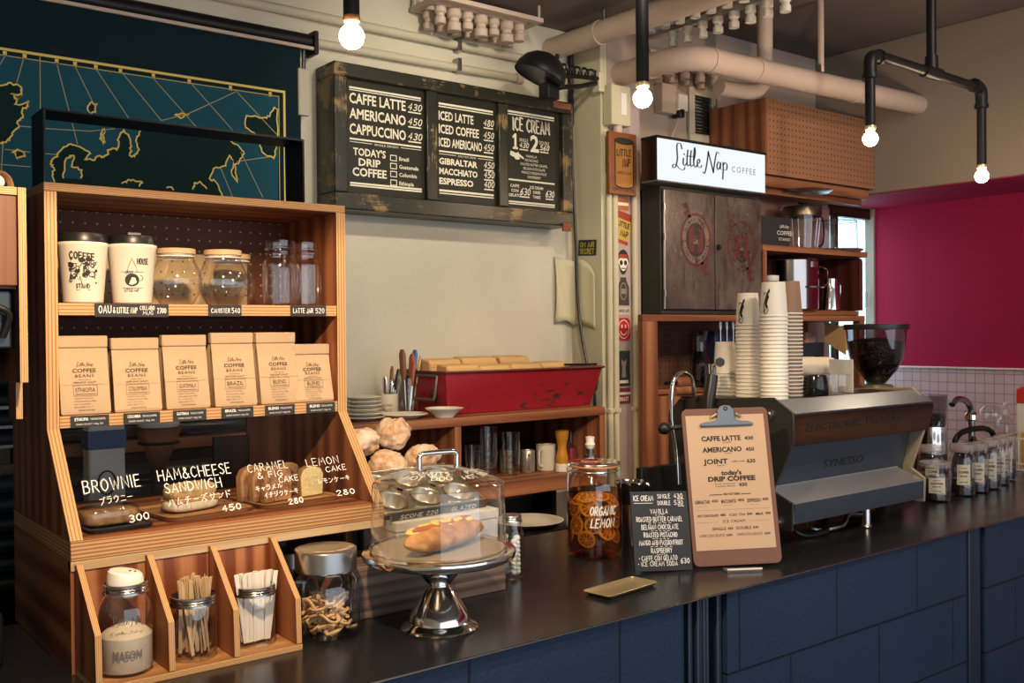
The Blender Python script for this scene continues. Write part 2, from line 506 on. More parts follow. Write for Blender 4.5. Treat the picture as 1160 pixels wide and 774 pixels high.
# ------------------------------------------------------------------ palette
wood('fir', (.15, .042, .016), (.27, .088, .033), (.40, .155, .062), rough=.5, rings=11, flame=.5)
wood('fir_grain', (.19, .050, .018), (.37, .125, .045), (.50, .21, .085), rough=.5, rings=16, flame=.8)
plyedge('ply_edge', (.36, .17, .062), (.66, .41, .19), 3.5)
plyedge('ply_ledge', (.26, .11, .04), (.62, .36, .155), 5)
wood('red_pine', (.17, .055, .024), (.30, .11, .05), (.40, .17, .08), rough=.55, rings=10, flame=.4)
wood('walnut', (.013, .005, .003), (.032, .012, .006), (.066, .027, .013), rough=.35, rings=8, flame=.3, spec=.18)
wood('old_wood', (.06, .03, .016), (.13, .065, .035), (.20, .11, .06), rough=.7, rings=12, flame=.3)
wood('board_wood', (.28, .13, .05), (.42, .21, .085), (.52, .28, .12), rough=.5, rings=14, flame=.25)
wood('pale_wood', (.50, .33, .17), (.60, .42, .23), (.68, .50, .30), rough=.55, rings=18, flame=.15)
pegboard('peg_dark', (.105, .034, .015), (.42, .33, .24), .0255, .0021)  # pale hole dots paint light showing through from behind
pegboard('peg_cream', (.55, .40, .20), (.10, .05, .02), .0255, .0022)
pegboard('peg_orange', (.31, .15, .08), (.07, .025, .012), .0262, .0042)
pegboard('peg_brown', (.13, .058, .034), (.03, .012, .008), .027, .004)
plain('black_metal', (.008, .008, .009), .45, .0, .2, 30, spec=.25)
plain('black_plastic', (.012, .011, .011), .35)
plain('black_card', (.022, .022, .023), .7)
plain('white_ink', (.80, .78, .72), .7, var=.08)
plain('chalk', (.85, .84, .80), .8, var=.1)
plain('cream_ink', (.80, .75, .60), .7, var=.08)
plain('black_ink', (.018, .014, .012), .7)
plain('brown_ink', (.10, .06, .035), .7)
plain('kraft', (.52, .36, .21), .75, var=.07, scale=60, bump=.15)
plain('kraft_dark', (.47, .32, .18), .75, var=.07, scale=60)
plain('cream_plastic', (.72, .66, .53), .45, var=.04)
plain('white_plastic', (.80, .77, .70), .4, var=.03)
plain('paper_cup', (.76, .71, .62), .55, var=.04, scale=12)
plain('brown_cup', (.26, .15, .09), .6, var=.06)
plain('chrome', (.75, .74, .72), .10, 1.0, .03)
plain('steel', (.56, .56, .56), .28, 1.0, .08)
plain('zinc', (.32, .32, .33), .33, 1.0, .15, 60)
plain('ring_steel', (.36, .35, .34), .26, 1.0, .1)
plain('brass_tray', (.62, .50, .30), .30, .75, .1)
plain('ceramic', (.72, .68, .58), .3, var=.05)
plain('slate', (.045, .042, .040), .6)
glass('clear_glass', (.985, .98, .97), (.42, .42, .40), 1.15, .05)
glass('thin_glass', (.97, .97, .96), (.5, .52, .5), 1.5, .05)
glass('acrylic', (.985, .985, .978), (.55, .56, .55), 1.0, .04)
glass('pane_glass', (.96, .97, .975), (.75, .78, .79), .5, .01)
glass('smoke', (.52, .48, .50), (.25, .22, .24), 1.0)
glass('amber_glass', (.93, .78, .58), (.5, .35, .2), 1.0)

def wall_paint(name, col, bump=.25, stain=.15, rough=.85):
    t = NT(name)
    g = t.n('NewGeometry').outputs['Position']
    a = t.noise(g, 1.4, 5); b = t.noise(g, 38, 3); d = t.noise(g, 9, 4)
    c = t.mix(t.ramp(a, [(.35, 0), (.7, 1)]), mul(col, 1 - stain), mul(col, 1 + stain * .4))
    h = t.math('ADD', t.math('MULTIPLY', b, .5), d)
    MATS[name] = t.bsdf(c, rough, 0, .25, t.bump(h, bump, .006))
    return MATS[name]
wall_paint('cream_wall', (.64, .595, .475))
wall_paint('column_paint', (.60, .55, .385), .1)
wall_paint('mauve_wall', (.42, .34, .285), .12)
wall_paint('mauve_paint', (.47, .37, .34), .08)
wall_paint('beam_paint', (.27, .225, .18), .06, .06)
wall_paint('ceiling_paint', (.20, .165, .15), .1, .2)
wall_paint('pipe_paint', (.56, .44, .36), .05, .1, .55)
wall_paint('conduit_paint', (.56, .51, .39), .04, .08, .6)
wall_paint('pink_paint', (.37, .007, .055), .06, .06, .7)
wall_paint('concrete', (.10, .095, .09), .1, .3)

t = NT('tile')
bx = t.n('TexBrick', Vector=t.uv(), Color1=c4((.62, .48, .52)), Color2=c4((.56, .43, .47)), Mortar=c4((.33, .25, .29)), Scale=1.0,
         _offset=0.0, _squash=1.0)
for k, v in (('Mortar Size', .0025), ('Mortar Smooth', .3), ('Bias', 0), ('Brick Width', .0475), ('Row Height', .0475)): bx.inputs[k].default_value = v
MATS['tile'] = t.bsdf(bx.outputs[0], .25, 0, .5, t.bump(t.math('SUBTRACT', 1.0, bx.outputs[1]), .5, .002))
t = NT('navy_block')
g = t.noise(t.ob(), 120, 4); g2 = t.noise(t.ob(), 2.5, 4)
gp = t.n('SeparateXYZ', Vector=t.n('NewGeometry').outputs['Position'])
bv = t.n('CombineXYZ', X=t.math('ADD', gp.outputs[0], -2.05 + 3.9), Y=gp.outputs[2])
bx = t.n('TexBrick', Vector=bv.outputs[0], Color1=c4(1), Color2=c4(1), Mortar=c4(0), Scale=1.0, _offset=.5)
for k, v in (('Mortar Size', .004), ('Mortar Smooth', .6), ('Bias', 0), ('Brick Width', .39), ('Row Height', .20)): bx.inputs[k].default_value = v
speck = t.ramp(t.noise(t.ob(), 300, 1), [(.74, 0), (.79, 1)])
c = t.mix(g2, (.009, .023, .053), (.014, .035, .075))
c = t.mix(t.math('MULTIPLY', speck, .12), c, (.3, .33, .38))
c = t.mix(t.math('MULTIPLY', bx.outputs[1], .75), c, (.003, .006, .012))
h = t.math('ADD', t.math('MULTIPLY', bx.outputs[1], -1.6), t.math('MULTIPLY', g, .35))
MATS['navy_block'] = t.bsdf(c, .55, 0, .35, t.bump(h, .6, .006))
plain('navy_paint', (.008, .020, .044), .45, var=.15, scale=14)
t = NT('counter_steel')
s1 = t.noise(t.ob((1, 3, 1)), 5, 6); s2 = t.noise(t.ob((2, 40, 1)), 6, 3)
rg = t.ramp(s1, [(.3, .20), (.7, .26)])
MATS['counter_steel'] = t.bsdf(t.mix(s1, (.009, .010, .013), (.015, .016, .020)), rg, .1, .5, t.bump(s2, .015, .0006))

M = MATS
# ------------------------------------------------------------------ the room
W = 3.0; PX = 4.84; BX = 4.31; CZ = 2.96; SOF = 2.246
struct(MB().box(-1.5, 5.1, -3, 3.1, -.05, 0).build('floor', M['concrete']))
struct(MB().box(-1.5, 5.1, -3, 3.1, CZ, CZ + .08).build('ceiling', M['ceiling_paint']))
struct(MB().box(-1.58, -1.5, -3, 3.1, 0, CZ).build('wall_left', M['cream_wall']))
# the back wall: the left bay, the alcove to the right of the column, round a window
struct(MB().box(-1.5, 2.80, W, W + .1, 0, CZ).build('wall_back', M['cream_wall']))
w = MB().box(2.80, 4.41, W, W + .1, 0, CZ); w.box(4.41, 5.0, W, W + .1, 0, 1.2); w.box(4.41, 5.0, W, W + .1, SOF, CZ); w.box(4.825, 5.0, W, W + .1, 1.2, SOF)
struct(w.build('wall_back_alcove', M['mauve_wall']))
wr = struct(MB().box(PX, PX + .1, -3, W, 1.40, SOF).build('wall_right', M['pink_paint']))
struct(MB().box(PX, PX + .1, -3, W, 0, 1.40).build('wall_right_tiled', M['tile']))
struct(MB().box(PX - .014, PX, -3, W, 1.400, 1.409).build('trim_1', M['white_plastic'], bevel=.002))
b = MB().box(BX, PX + .1, -3, W, SOF + .004, CZ)
struct(b.build('trim_2', M['beam_paint'], bevel=.004))
struct(MB().box(BX + .006, PX, -3, W - .002, SOF, SOF + .004).build('trim_3', M['pink_paint']))
struct(MB().box(-1.5, 2.66, .9, W, 2.80, CZ - .001).build('trim_4', M['ceiling_paint']))
# window in the alcove, frosted
wf = struct(MB().box(4.41, 4.43, W + .01, W + .09, 1.2, SOF).build('window_1', M['black_metal']))
fr = MB().box(4.43, 4.825, W + .02, W + .08, SOF - .055, SOF); fr.box(4.505, 4.53, W + .02, W + .08, 1.2, SOF - .055); fr.box(4.43, 4.825, W + .02, W + .08, 1.2, 1.23); fr.box(4.43, 4.437, W + .02, W + .08, 1.23, SOF - .055)
o = fr.build('window_frame', M['walnut'], wf)
t = NT('frosted'); tb = t.n('BsdfTranslucent', Color=c4((.80, .90, .93))); t.l(tb.outputs[0], t.out.inputs[0]); M['frosted'] = t.m
MB().box(4.43, 4.825, W + .05, W + .054, 1.23, SOF - .055).build('window_pane', M['frosted'], wf)
MB().cyl((4.800, W + .03, 1.72), (4.800, W + .03, 1.80), .006).build('window_handle', M['zinc'], wf)
# column with its two faces
CX0, CX1, CY = 2.665, 2.875, 2.826
struct(MB().box(CX0, CX1, CY, W - .001, 0, CZ).build('column', M['column_paint']))
struct(MB().box(CX0 + .035, CX1 + .001, CY - .003, CY, 0, CZ).build('trim_5', M['mauve_paint']))

# ------------------------------------------------------------------ pipes and services
def conduit(name, label, pts, r, mat, cat='pipe', parts=()):
    z0 = pts[0]
    o = thing(name, label, cat, z0)
    MB().tube(pts, r, 12).build('pipe_run', M[mat], o)
    for nm, mb, m in parts: mb.build(nm, M[m], o)
    return o
y = W - .017
cl = MB()
for x in (2.10,): cl.box(x - .008, x + .008, y - .02, W, 2.628, 2.675)
conduit('conduit', 'upper thin cream conduit along the back wall above the menu board', [(.2, y, 2.645), (2.52, y, 2.652)], .016, 'conduit_paint', 'conduit', [('pipe_clip', cl, 'zinc')])
cl = MB(); cl.box(2.09, 2.106, y - .02, W, 2.553, 2.60)
conduit('conduit', 'lower thin cream conduit that ends in a capped tip above the menu board', [(1.53, y, 2.562), (2.38, y, 2.572)], .015, 'conduit_paint', 'conduit',
        [('pipe_clip', cl, 'zinc'), ('end_cap', MB().cyl((2.37, y, 2.572), (2.40, y, 2.572), .020), 'conduit_paint')])
def coll(p, d, r, w=.012):
    p = Vector(p); d = Vector(d).normalized() * w
    return MB().tube([p - d, p + d], r, 20)
# pipe that comes out of the wall towards the room
p = conduit('drain_pipe', 'straight cream pipe running out from the back wall under the ceiling', [(2.56, W, 2.715), (2.60, 1.1, 2.72)], .043, 'pipe_paint', 'pipe',
            [('pipe_collar', coll((2.567, 2.72, 2.716), (.02, -1, 0), .047, .006), 'pipe_paint'), ('pipe_hanger', MB().tube([(2.568, 2.70, 2.74), (2.568, 2.70, 2.96)], .007), 'zinc')])
# fat duct with its bend
DY = 2.45
el = [(2.765, 2.822, 2.61), (2.755, 2.74, 2.608), (2.745, 2.62, 2.605), (2.760, 2.53, 2.604), (2.795, 2.475, 2.604), (2.86, DY + .003, 2.605), (2.98, DY, 2.605), (3.6, DY, 2.618), (BX, DY, 2.632)]
el = [(q[0], q[1], q[2]) for q in el]
def sm3(P, n=5):
    out = []; P = [Vector(p) for p in P]
    for i in range(len(P) - 1):
        a = P[max(i - 1, 0)]; b = P[i]; c = P[i + 1]; d = P[min(i + 2, len(P) - 1)]
        for k in range(n):
            t = k / n
            out.append(.5 * ((2 * b) + (c - a) * t + (2 * a - 5 * b + 4 * c - d) * t * t + (3 * b - a - 3 * c + d) * t ** 3))
    out.append(P[-1]); return out
dd = thing('ventilation_duct', 'fat painted duct with a bend running along under the ceiling to the right beam', 'duct', el[0])
MB().tube(sm3(el), .0455, 24).build('duct_run', M['pipe_paint'], dd)
for pp, dr in (((2.748, 2.64, 2.605), (-.05, -1, 0)), ((2.87, DY + .003, 2.605), (1, -.05, 0)), ((3.13, DY, 2.609), (1, 0, .02)), ((3.80, DY, 2.622), (1, 0, .02))):
    coll(pp, dr, .0495, .006).build('duct_collar', M['pipe_paint'], dd)
h = MB().tube([(3.56, DY, 2.665), (3.56, DY, 2.96)], .013, 10)
h.build('hanger_rod', M['pipe_paint'], dd)
MB().box(3.54, 3.58, DY - .008, DY + .008, 2.655, 2.695).build('hanger_clamp', M['zinc'], dd)
el2 = [(3.12, 2.62, 2.575), (3.22, 2.62, 2.577), (3.32, 2.61, 2.585), (3.37, 2.60, 2.62), (3.385, 2.60, 2.70), (3.39, 2.60, 2.96)]
sd = thing('branch_pipe', 'short painted pipe elbow tucked behind the fat duct', 'pipe', el2[0])
MB().tube(sm3(el2), .032, 18).build('pipe_run', M['pipe_paint'], sd)

# insulator racks: a rail with porcelain knobs hanging from it
def knob_geo(mb, c, s=1.0):
    mb.lathe([(.0, 0), (.020 * s, 0), (.021 * s, -.022 * s), (.015 * s, -.027 * s), (.015 * s, -.036 * s), (.020 * s, -.040 * s), (.020 * s, -.062 * s), (.0, -.066 * s)], 14, c)
    return mb
ir = thing('insulator_rack', 'painted ceiling rack with a row of porcelain knobs above the menu board', 'insulator rack', (2.1, 2.80, 2.735))
r = MB().box(1.90, 2.36, 2.80, 2.83, 2.735, 2.752); r.box(1.90, 2.36, 2.96, 2.985, 2.735, 2.752); r.box(1.90, 1.925, 2.83, 2.96, 2.735, 2.752); r.box(2.335, 2.36, 2.83, 2.96, 2.735, 2.752)
for x in (1.91, 2.35):
    for yy in (2.815, 2.97): r.tube([(x, yy, 2.752), (x, yy, 2.80)], .006, 8)
MB().box(1.925, 2.335, 2.865, 2.89, 2.738, 2.750).build('rack_bar', M['pipe_paint'], ir)
r.build('rack_frame', M['pipe_paint'], ir, bevel=.003)
for i in range(7):
    knob_geo(MB(), (1.955 + i * .0585, 2.878, 2.738), 1.0 + .25 * (i % 2)).build('insulator', M['pipe_paint'], ir)
for i in range(7):
    knob_geo(MB(), (1.955 + i * .0585, 2.950, 2.735), 1.0).build('insulator', M['pipe_paint'], ir)
r2 = thing('insulator_rack', 'long shiny ceiling rail hung with porcelain knobs beside the straight pipe', 'insulator rack', (2.83, 2.68, 2.80))
r = MB().box(2.805, 2.83, 1.6, 2.78, 2.815, 2.84); r.build('rail', M['steel'], r2, bevel=.002)
r = MB().box(2.885, 2.91, 1.6, 2.78, 2.765, 2.79); r.build('rail', M['steel'], r2, bevel=.002)
br = MB()
for yy in (2.7, 2.3, 1.9): br.box(2.80, 2.91, yy - .01, yy + .01, 2.84, 2.85); br.tube([(2.86, yy, 2.85), (2.86, yy, 2.96)], .006, 8)
br.build('rail_bracket', M['zinc'], r2)
for i in range(8):
    knob_geo(MB(), (2.817, 2.70 - i * .075, 2.815), .95).build('insulator', M['ceramic'], r2)
for i in range(8):
    knob_geo(MB(), (2.897, 2.66 - i * .075, 2.765), .95).build('insulator', M['ceramic'], r2)
r3 = thing('insulator_rack', 'shadowed cluster of porcelain knobs under the duct bend above the vent', 'insulator rack', (3.2, 2.95, 2.74))
MB().box(2.98, 3.46, 2.86, 2.97, 2.74, 2.76).build('rack_frame', M['pipe_paint'], r3)
for i in range(5):
    for yy in (2.88, 2.95): knob_geo(MB(), (3.02 + i * .095, yy, 2.74), 1.1).build('insulator', M['pipe_paint'], r3)

# column: conduits, cable, box, tin sign, stickers
yc = CY - .003
for (x, lab) in ((2.690, 'leftmost of the three cream conduits running down the column'), (2.722, 'middle of the three cream conduits running down the column'), (2.829, 'cream conduit down the right edge of the column beside the stickers')):
    cp = thing('conduit', lab, 'conduit', (x, yc - .012, 0))
    top = 2.215 if x < 2.83 else 2.96
    MB().tube([(x, yc - .014, 0), (x, yc - .014, top)], .0125, 10).build('pipe_run', M['column_paint'], cp)
    MB().box(x - .0145, x + .0145, yc - .028, yc, 1.285, 1.302).build('pipe_clip', M['column_paint'], cp, bevel=.002)
jb = thing('junction_box', 'small cream switch box on the column above the orange tin sign', 'switch box', (2.72, yc, 2.40))
MB().box(2.675, 2.778, yc - .05, yc, 2.40, 2.555).build('box_body', M['column_paint'], jb, bevel=.004)
s = MB().box(2.722, 2.752, yc - .054, yc - .05, 2.44, 2.525); s.build('switch_plate', M['white_plastic'], jb, bevel=.001)
MB().cyl((2.725, yc - .03, 2.372), (2.725, yc - .03, 2.40), .018).build('cable_gland', M['pipe_paint'], jb)
ts = thing('tin_sign', 'orange tin sign with a lettered can, hung at the top of the column', 'sign', (2.735, yc - .035, 2.17))
tx0, tx1, tz0, tz1, ty = 2.664, 2.812, 2.132, 2.374, yc - .034
t = NT('orange_print'); t.bsdf(t.mix(t.noise(t.ob(), 20), (.17, .052, .016), (.30, .10, .028)), .5); M['orange_print'] = t.m
MB().box(tx0, tx1, ty - .012, ty + .006, tz0, tz1).build('sign_board', M['orange_print'], ts, bevel=.003)
F = fxz(tx0, ty - .0125, tz0); tw = tx1 - tx0; th = tz1 - tz0
c = MB(); c.poly([(tw * .2, th * .16)] + [(tw * (.52 + .33 * math.cos(R(a))), th * (.155 + .04 * math.sin(R(a)))) for a in range(180, 361, 20)] + [(tw * .86, th * .86), (tw * .2, th * .86)], F, dz=.0004)
c.build('can_print', plain('can_yellow', (.36, .155, .028), .5), ts)
c = MB()
c.ribbon([(tw * (.53 + .33 * math.cos(R(a))), th * (.86 + .045 * math.sin(R(a)))) for a in range(0, 360, 20)], .006, F, dz=.0008, closed=True)
c.ribbon([(tw * .2, th * .86), (tw * .2, th * .16)] + [(tw * (.53 + .33 * math.cos(R(a))), th * (.155 + .045 * math.sin(R(a)))) for a in range(190, 351, 20)] + [(tw * .86, th * .16), (tw * .86, th * .86)], .005, F, dz=.0008)
c.poly([(tw * (.53 + .31 * math.cos(R(a))), th * (.86 + .035 * math.sin(R(a)))) for a in range(0, 360, 20)], F, dz=.0007)
c.hand('LITTLE', F, tw * .27, th * .62, .024, .0045, dz=.001, slope=.05, width=tw * .5); c.hand('NAP', F, tw * .48, th * .45, .030, .005, dz=.001, width=tw * .25, slope=.08)
c.hand('COFFEE STAND', F, tw * .27, th * .33, .009, .0015, dz=.001, width=tw * .5); c.hand('TOKYO COFFEE', F, tw * .1, th * .06, .011, .0018, dz=.001, width=tw * .8)
c.build('sign_print', M['black_ink'], ts)
def sticker(name, lab, x0, x1, z0, z1, base, prints, shape=None, rot=0, y=yc - .0012):
    x0 -= .026; x1 -= .022; cx, cz = (x0 + x1) / 2, (z0 + z1) / 2; hw, hh = (x1 - x0) / 2, (z1 - z0) / 2
    o = thing(name, lab, 'sticker', (cx, y, cz)); 
    F = frame((cx, y, cz), (math.cos(rot), 0, math.sin(rot)), (-math.sin(rot), 0, math.cos(rot)))
    shp = shape or [(-1, -1), (1, -1), (1, 1), (-1, 1)]
    MB().prism([(p[0] * hw, p[1] * hh) for p in shp], 0, .0008, 'z', T=F).build('sticker_base', plain(name + '_' + str(round(z0, 2)), base, .5), o)
    for i, (fn, m) in enumerate(prints):
        mb = MB(); fn(mb, F, hw, hh, .0012 + .0003 * i); mb.build('sticker_print', m if not isinstance(m, str) else M[m], o)
circ = [(math.cos(R(a)), math.sin(R(a))) for a in range(0, 360, 18)]
sticker('sticker', 'small orange and yellow sticker just below the tin sign', 2.768, 2.832, 2.08, 2.128, (.45, .13, .02), [(lambda m, F, w, h, d: m.line(-w * .9, w * .9, 0, .012, F, dz=d), 'cream_ink')])
sticker('sticker', 'yellow can shaped sticker tilted on the column below the tin sign', 2.762, 2.838, 1.945, 2.072, (.56, .37, .06), [
    (lambda m, F, w, h, d: (m.poly([(-w, h * .55), (w, h * .55), (w, h), (-w, h)], F, dz=d), m.line(-w, w, -h * .85, .014, F, dz=d)), plain('st_red', (.35, .04, .02))),
    (lambda m, F, w, h, d: (m.hand('LITTLE', F, -w * .8, h * .1, .018, .004, dz=d + .0004, width=w * 1.6), m.hand('NAP', F, -w * .2, -h * .5, .022, .004, dz=d + .0004, width=w)), 'black_ink')], rot=-.22)
skull = [(math.cos(R(a)) * (1 if math.sin(R(a)) > -.3 else .7), math.sin(R(a))) for a in range(0, 360, 18)]
sticker('sticker', 'black and white skull sticker with a red cap on the column', 2.770, 2.832, 1.825, 1.925, (.015, .013, .013), [
    (lambda m, F, w, h, d: m.poly([(p[0] * w * .85, p[1] * h * .6 - h * .1) for p in skull], F, dz=d), 'cream_ink'),
    (lambda m, F, w, h, d: (m.poly([(p[0] * w * .26 - w * .36, p[1] * h * .2 - h * .05) for p in circ], F, dz=d), m.poly([(p[0] * w * .26 + w * .36, p[1] * h * .2 - h * .05) for p in circ], F, dz=d), m.line(-w * .35, w * .35, -h * .5, .004, F, dz=d)), 'black_ink'),
    (lambda m, F, w, h, d: m.poly([(-w * .8, h * .3), (w * .8, h * .3), (w * .6, h * .62), (-w * .6, h * .62)], F, dz=d), M['st_red'])], shape=skull)
sticker('sticker', 'dark bottle shaped sticker with a grey emblem below the skull sticker', 2.772, 2.830, 1.705, 1.815, (.05, .04, .03), [
    (lambda m, F, w, h, d: (m.ribbon([(p[0] * w * .55, p[1] * h * .6) for p in circ], .004, F, dz=d, closed=True), m.line(-w * .4, w * .4, 0, .02, F, dz=d)), plain('st_grey', (.25, .22, .18)))],
    shape=[(-1, -1), (1, -1), (1, .3), (.5, .8), (.5, 1), (-.5, 1), (-.5, .8), (-1, .3)])
sticker('sticker', 'red smiling face sticker half way down the column', 2.766, 2.835, 1.565, 1.655, (.50, .015, .03), [
    (lambda m, F, w, h, d: (m.ribbon([(p[0] * w * .8, p[1] * h * .8) for p in circ], .003, F, dz=d, closed=True), m.line(-w * .35, -w * .2, h * .25, .014, F, dz=d), m.line(w * .2, w * .35, h * .25, .014, F, dz=d),
      m.ribbon([(w * .5 * math.cos(R(a)), h * .5 * math.sin(R(a))) for a in range(200, 341, 14)], .004, F, dz=d)), 'cream_ink')], shape=[(-1, -.7), (-.7, -1), (.7, -1), (1, -.7), (1, .7), (.7, 1), (-.7, 1), (-1, .7)])
sticker('sticker', 'narrow pale sticker with small grey print above the red sticker', 2.768, 2.834, 1.667, 1.697, (.55, .48, .38), [(lambda m, F, w, h, d: m.hand('COFFEE LIFE', F, -w * .9, -h * .3, .01, .002, dz=d, width=w * 1.8), 'black_ink')])
sticker('sticker', 'black sticker with a pale cat like figure low on the column', 2.768, 2.832, 1.385, 1.525, (.03, .035, .045), [
    (lambda m, F, w, h, d: (m.poly([(-w * .35, -h * .5), (w * .35, -h * .5), (w * .25, h * .1), (w * .4, h * .3), (w * .4, h * .55), (w * .15, h * .42), (-w * .15, h * .42), (-w * .4, h * .55), (-w * .4, h * .3), (-w * .25, h * .1)], F, dz=d),), 'st_grey'),
    (lambda m, F, w, h, d: m.line(-w * .7, w * .7, -h * .75, .012, F, dz=d), 'cream_ink')])
sticker('sticker', 'small dark red and white sticker just above the pipe clips', 2.768, 2.832, 1.315, 1.378, (.20, .03, .03), [(lambda m, F, w, h, d: (m.line(-w, w, h * .3, .01, F, dz=d), m.hand('ROAST', F, -w * .7, -h * .6, .014, .003, dz=d, width=w * 1.4)), 'cream_ink')])
# on the column's side
o = thing('sticker', 'small black and yellow sticker on the left side of the column', 'sticker', (CX0 - .0008, 2.91, 1.92))
F = frame((CX0 - .0012, 2.96, 1.905), (0, -1, -.06), (0, -.06, 1))
MB().prism([(0, 0), (.105, 0), (.105, .062), (0, .062)], 0, .0008, 'z', T=F).build('sticker_base', M['black_card'], o)
MB().hand('ON AIR', F, .012, .034, .018, .004, dz=.0014, width=.08).hand('SECRET', F, .012, .008, .018, .004, dz=.0014, width=.08).build('sticker_print', plain('st_yellow', (.5, .42, .03)), o)
# cable
cbl = sm3([(CX0 - .012, 2.985, 2.50), (CX0 - .016, 2.97, 2.2), (CX0 - .022, 2.95, 1.95), (CX0 - .022, 2.94, 1.7), (CX0 - .02, 2.90, 1.5), (CX0 - .02, 2.86, 1.40), (CX0 - .02, 2.85, 1.30), (CX0 - .02, 2.86, 1.0)])
one(MB().tube(cbl, .006, 8), 'power_cable', M['black_plastic'], 'black cable hanging down the side of the column', 'cable', cbl[0])
one(MB().tube([(2.655, 2.985, 2.43), (2.652, 2.985, 2.9)], .011, 8), 'power_cable', M['black_plastic'], 'dark cable running up the wall from the menu board to the ceiling', 'cable', (2.655, 2.985, 2.43))
# hanging paper
pb = thing('hanging_paper', 'yellowed sheet of paper hanging by the column under the menu board', 'paper', (2.63, 2.97, 1.62))
mb = MB(); V = []; nx, nz = 8, 10
for j in range(nz + 1):
    for i in range(nx + 1):
        u, v = i / nx, j / nz
        V.append((2.565 + .095 * u, 2.992 - .03 * u - .012 * math.sin(u * 5 + v * 3), 1.635 + .265 * v + .012 * math.sin(u * 4) * (1 - v) - .03 * u * u * v))
F4 = [[j * (nx + 1) + i, j * (nx + 1) + i + 1, (j + 1) * (nx + 1) + i + 1, (j + 1) * (nx + 1) + i] for j in range(nz) for i in range(nx)]
mb.add(V, F4); mb.build('sheet', plain('yellow_paper', (.60, .55, .36), .8, var=.08, scale=14), pb, solid=.002)
mb = MB(); V = []
for j in range(nz + 1):
    for i in range(nx + 1):
        u, v = i / nx, j / nz
        V.append((CX0 - .007 - .004 * math.sin(u * 6), 2.97 - .11 * u, 1.62 + .27 * v + .014 * math.sin(u * 3 + 1) * (1 - v) - .07 * u ** 3 * v))
mb.add(V, F4); mb.build('sheet', M['yellow_paper'], pb, solid=.002)
# vent, small boxes
vt = thing('air_vent', 'square louvred vent high on the alcove wall above the lit sign', 'vent', (3.44, W, 2.46))
x0, x1, z0, z1 = 3.355, 3.535, 2.445, 2.688
fr = MB(); fr.box(x0, x1, W - .018, W, z0, z0 + .035); fr.box(x0, x1, W - .018, W, z1 - .035, z1); fr.box(x0, x0 + .035, W - .018, W, z0 + .035, z1 - .035); fr.box(x1 - .03, x1, W - .018, W, z0 + .035, z1 - .035)
fr.build('vent_frame', M['conduit_paint'], vt, bevel=.003)
MB().box(x0 + .03, x1 - .025, W - .004, W, z0 + .03, z1 - .03).build('vent_back', M['black_card'], vt)
for i in range(11):
    z = z0 + .045 + i * .0148
    MB().add([(x0 + .035, W - .016, z), (x1 - .03, W - .016, z), (x1 - .03, W - .006, z + .009), (x0 + .035, W - .006, z + .009)], [[0, 1, 2, 3]]).build('vent_slat', M['zinc'], vt, solid=.002)
so = thing('socket_box', 'white socket boxes with a black plug on the alcove wall left of the vent', 'socket', (3.20, W, 2.5))
MB().box(3.145, 3.235, W - .05, W, 2.54, 2.665).build('box_body', M['pipe_paint'], so, bevel=.004)
MB().box(3.225, 3.285, W - .07, W, 2.555, 2.625).build('socket', M['white_plastic'], so, bevel=.004)
MB().box(3.235, 3.265, W - .07, W - .02, 2.525, 2.565).build('plug', M['black_plastic'], so, bevel=.004)
one(MB().tube(sm3([(3.25, W - .045, 2.525), (3.23, W - .02, 2.44), (3.20, W - .012, 2.37), (3.18, W - .012, 2.2)]), .004, 6), 'power_cable', M['pipe_paint'], 'thin wire dropping from the socket boxes behind the lit sign', 'cable', (3.25, W - .045, 2.525))
# floodlight
fl = thing('floodlight', 'black half dome floodlight on a jointed arm above the menu board', 'lamp', (2.66, 2.82, 2.60))
D = Matrix.Translation((2.268, 2.72, 2.505)) @ Matrix.Rotation(R(21), 4, 'Y') @ Matrix.Rotation(R(12), 4, 'X')
mb = MB(); mb.lathe([(.094, 0), (.096, .004), (.091, .030), (.078, .055), (.056, .075), (.028, .087), (.0, .090)], 32, T=D); mb.build('lamp_shade', M['black_metal'], fl, solid=.003)
MB().lathe([(.0, .004), (.090, .004)], 28, T=D).build('lamp_face', M['zinc'], fl)
MB().tube([D @ Vector((.03, .05, .06)), D @ Vector((.03, .05, .075))], .010, 10).build('rivet', M['zinc'], fl)
MB().box(2.285, 2.340, 2.69, 2.745, 2.430, 2.490).build('ballast_box', M['black_metal'], fl, bevel=.005)
a = MB().tube([(2.335, 2.72, 2.52), (2.46, 2.75, 2.545), (2.64, 2.81, 2.575)], .008, 10); a.tube([(2.34, 2.72, 2.48), (2.50, 2.76, 2.515), (2.64, 2.82, 2.560)], .009, 10)
a.build('arm', M['black_metal'], fl)
coil = [(2.38 + .25 * i / 60, 2.73 + .08 * i / 60 + .018 * math.cos(i * .55), 2.555 + .03 * i / 60 + .018 * math.sin(i * .55)) for i in range(61)]
MB().tube(coil, .005, 6).build('coiled_cable', M['black_plastic'], fl)
MB().tube([(2.345, 2.72, 2.55), (2.355, 2.72, 2.60)], .008, 8).build('wing_screw', M['black_metal'], fl)
MB().box(2.635, 2.664, 2.80, 2.84, 2.525, 2.60).build('wall_bracket', M['column_paint'], fl, bevel=.003)

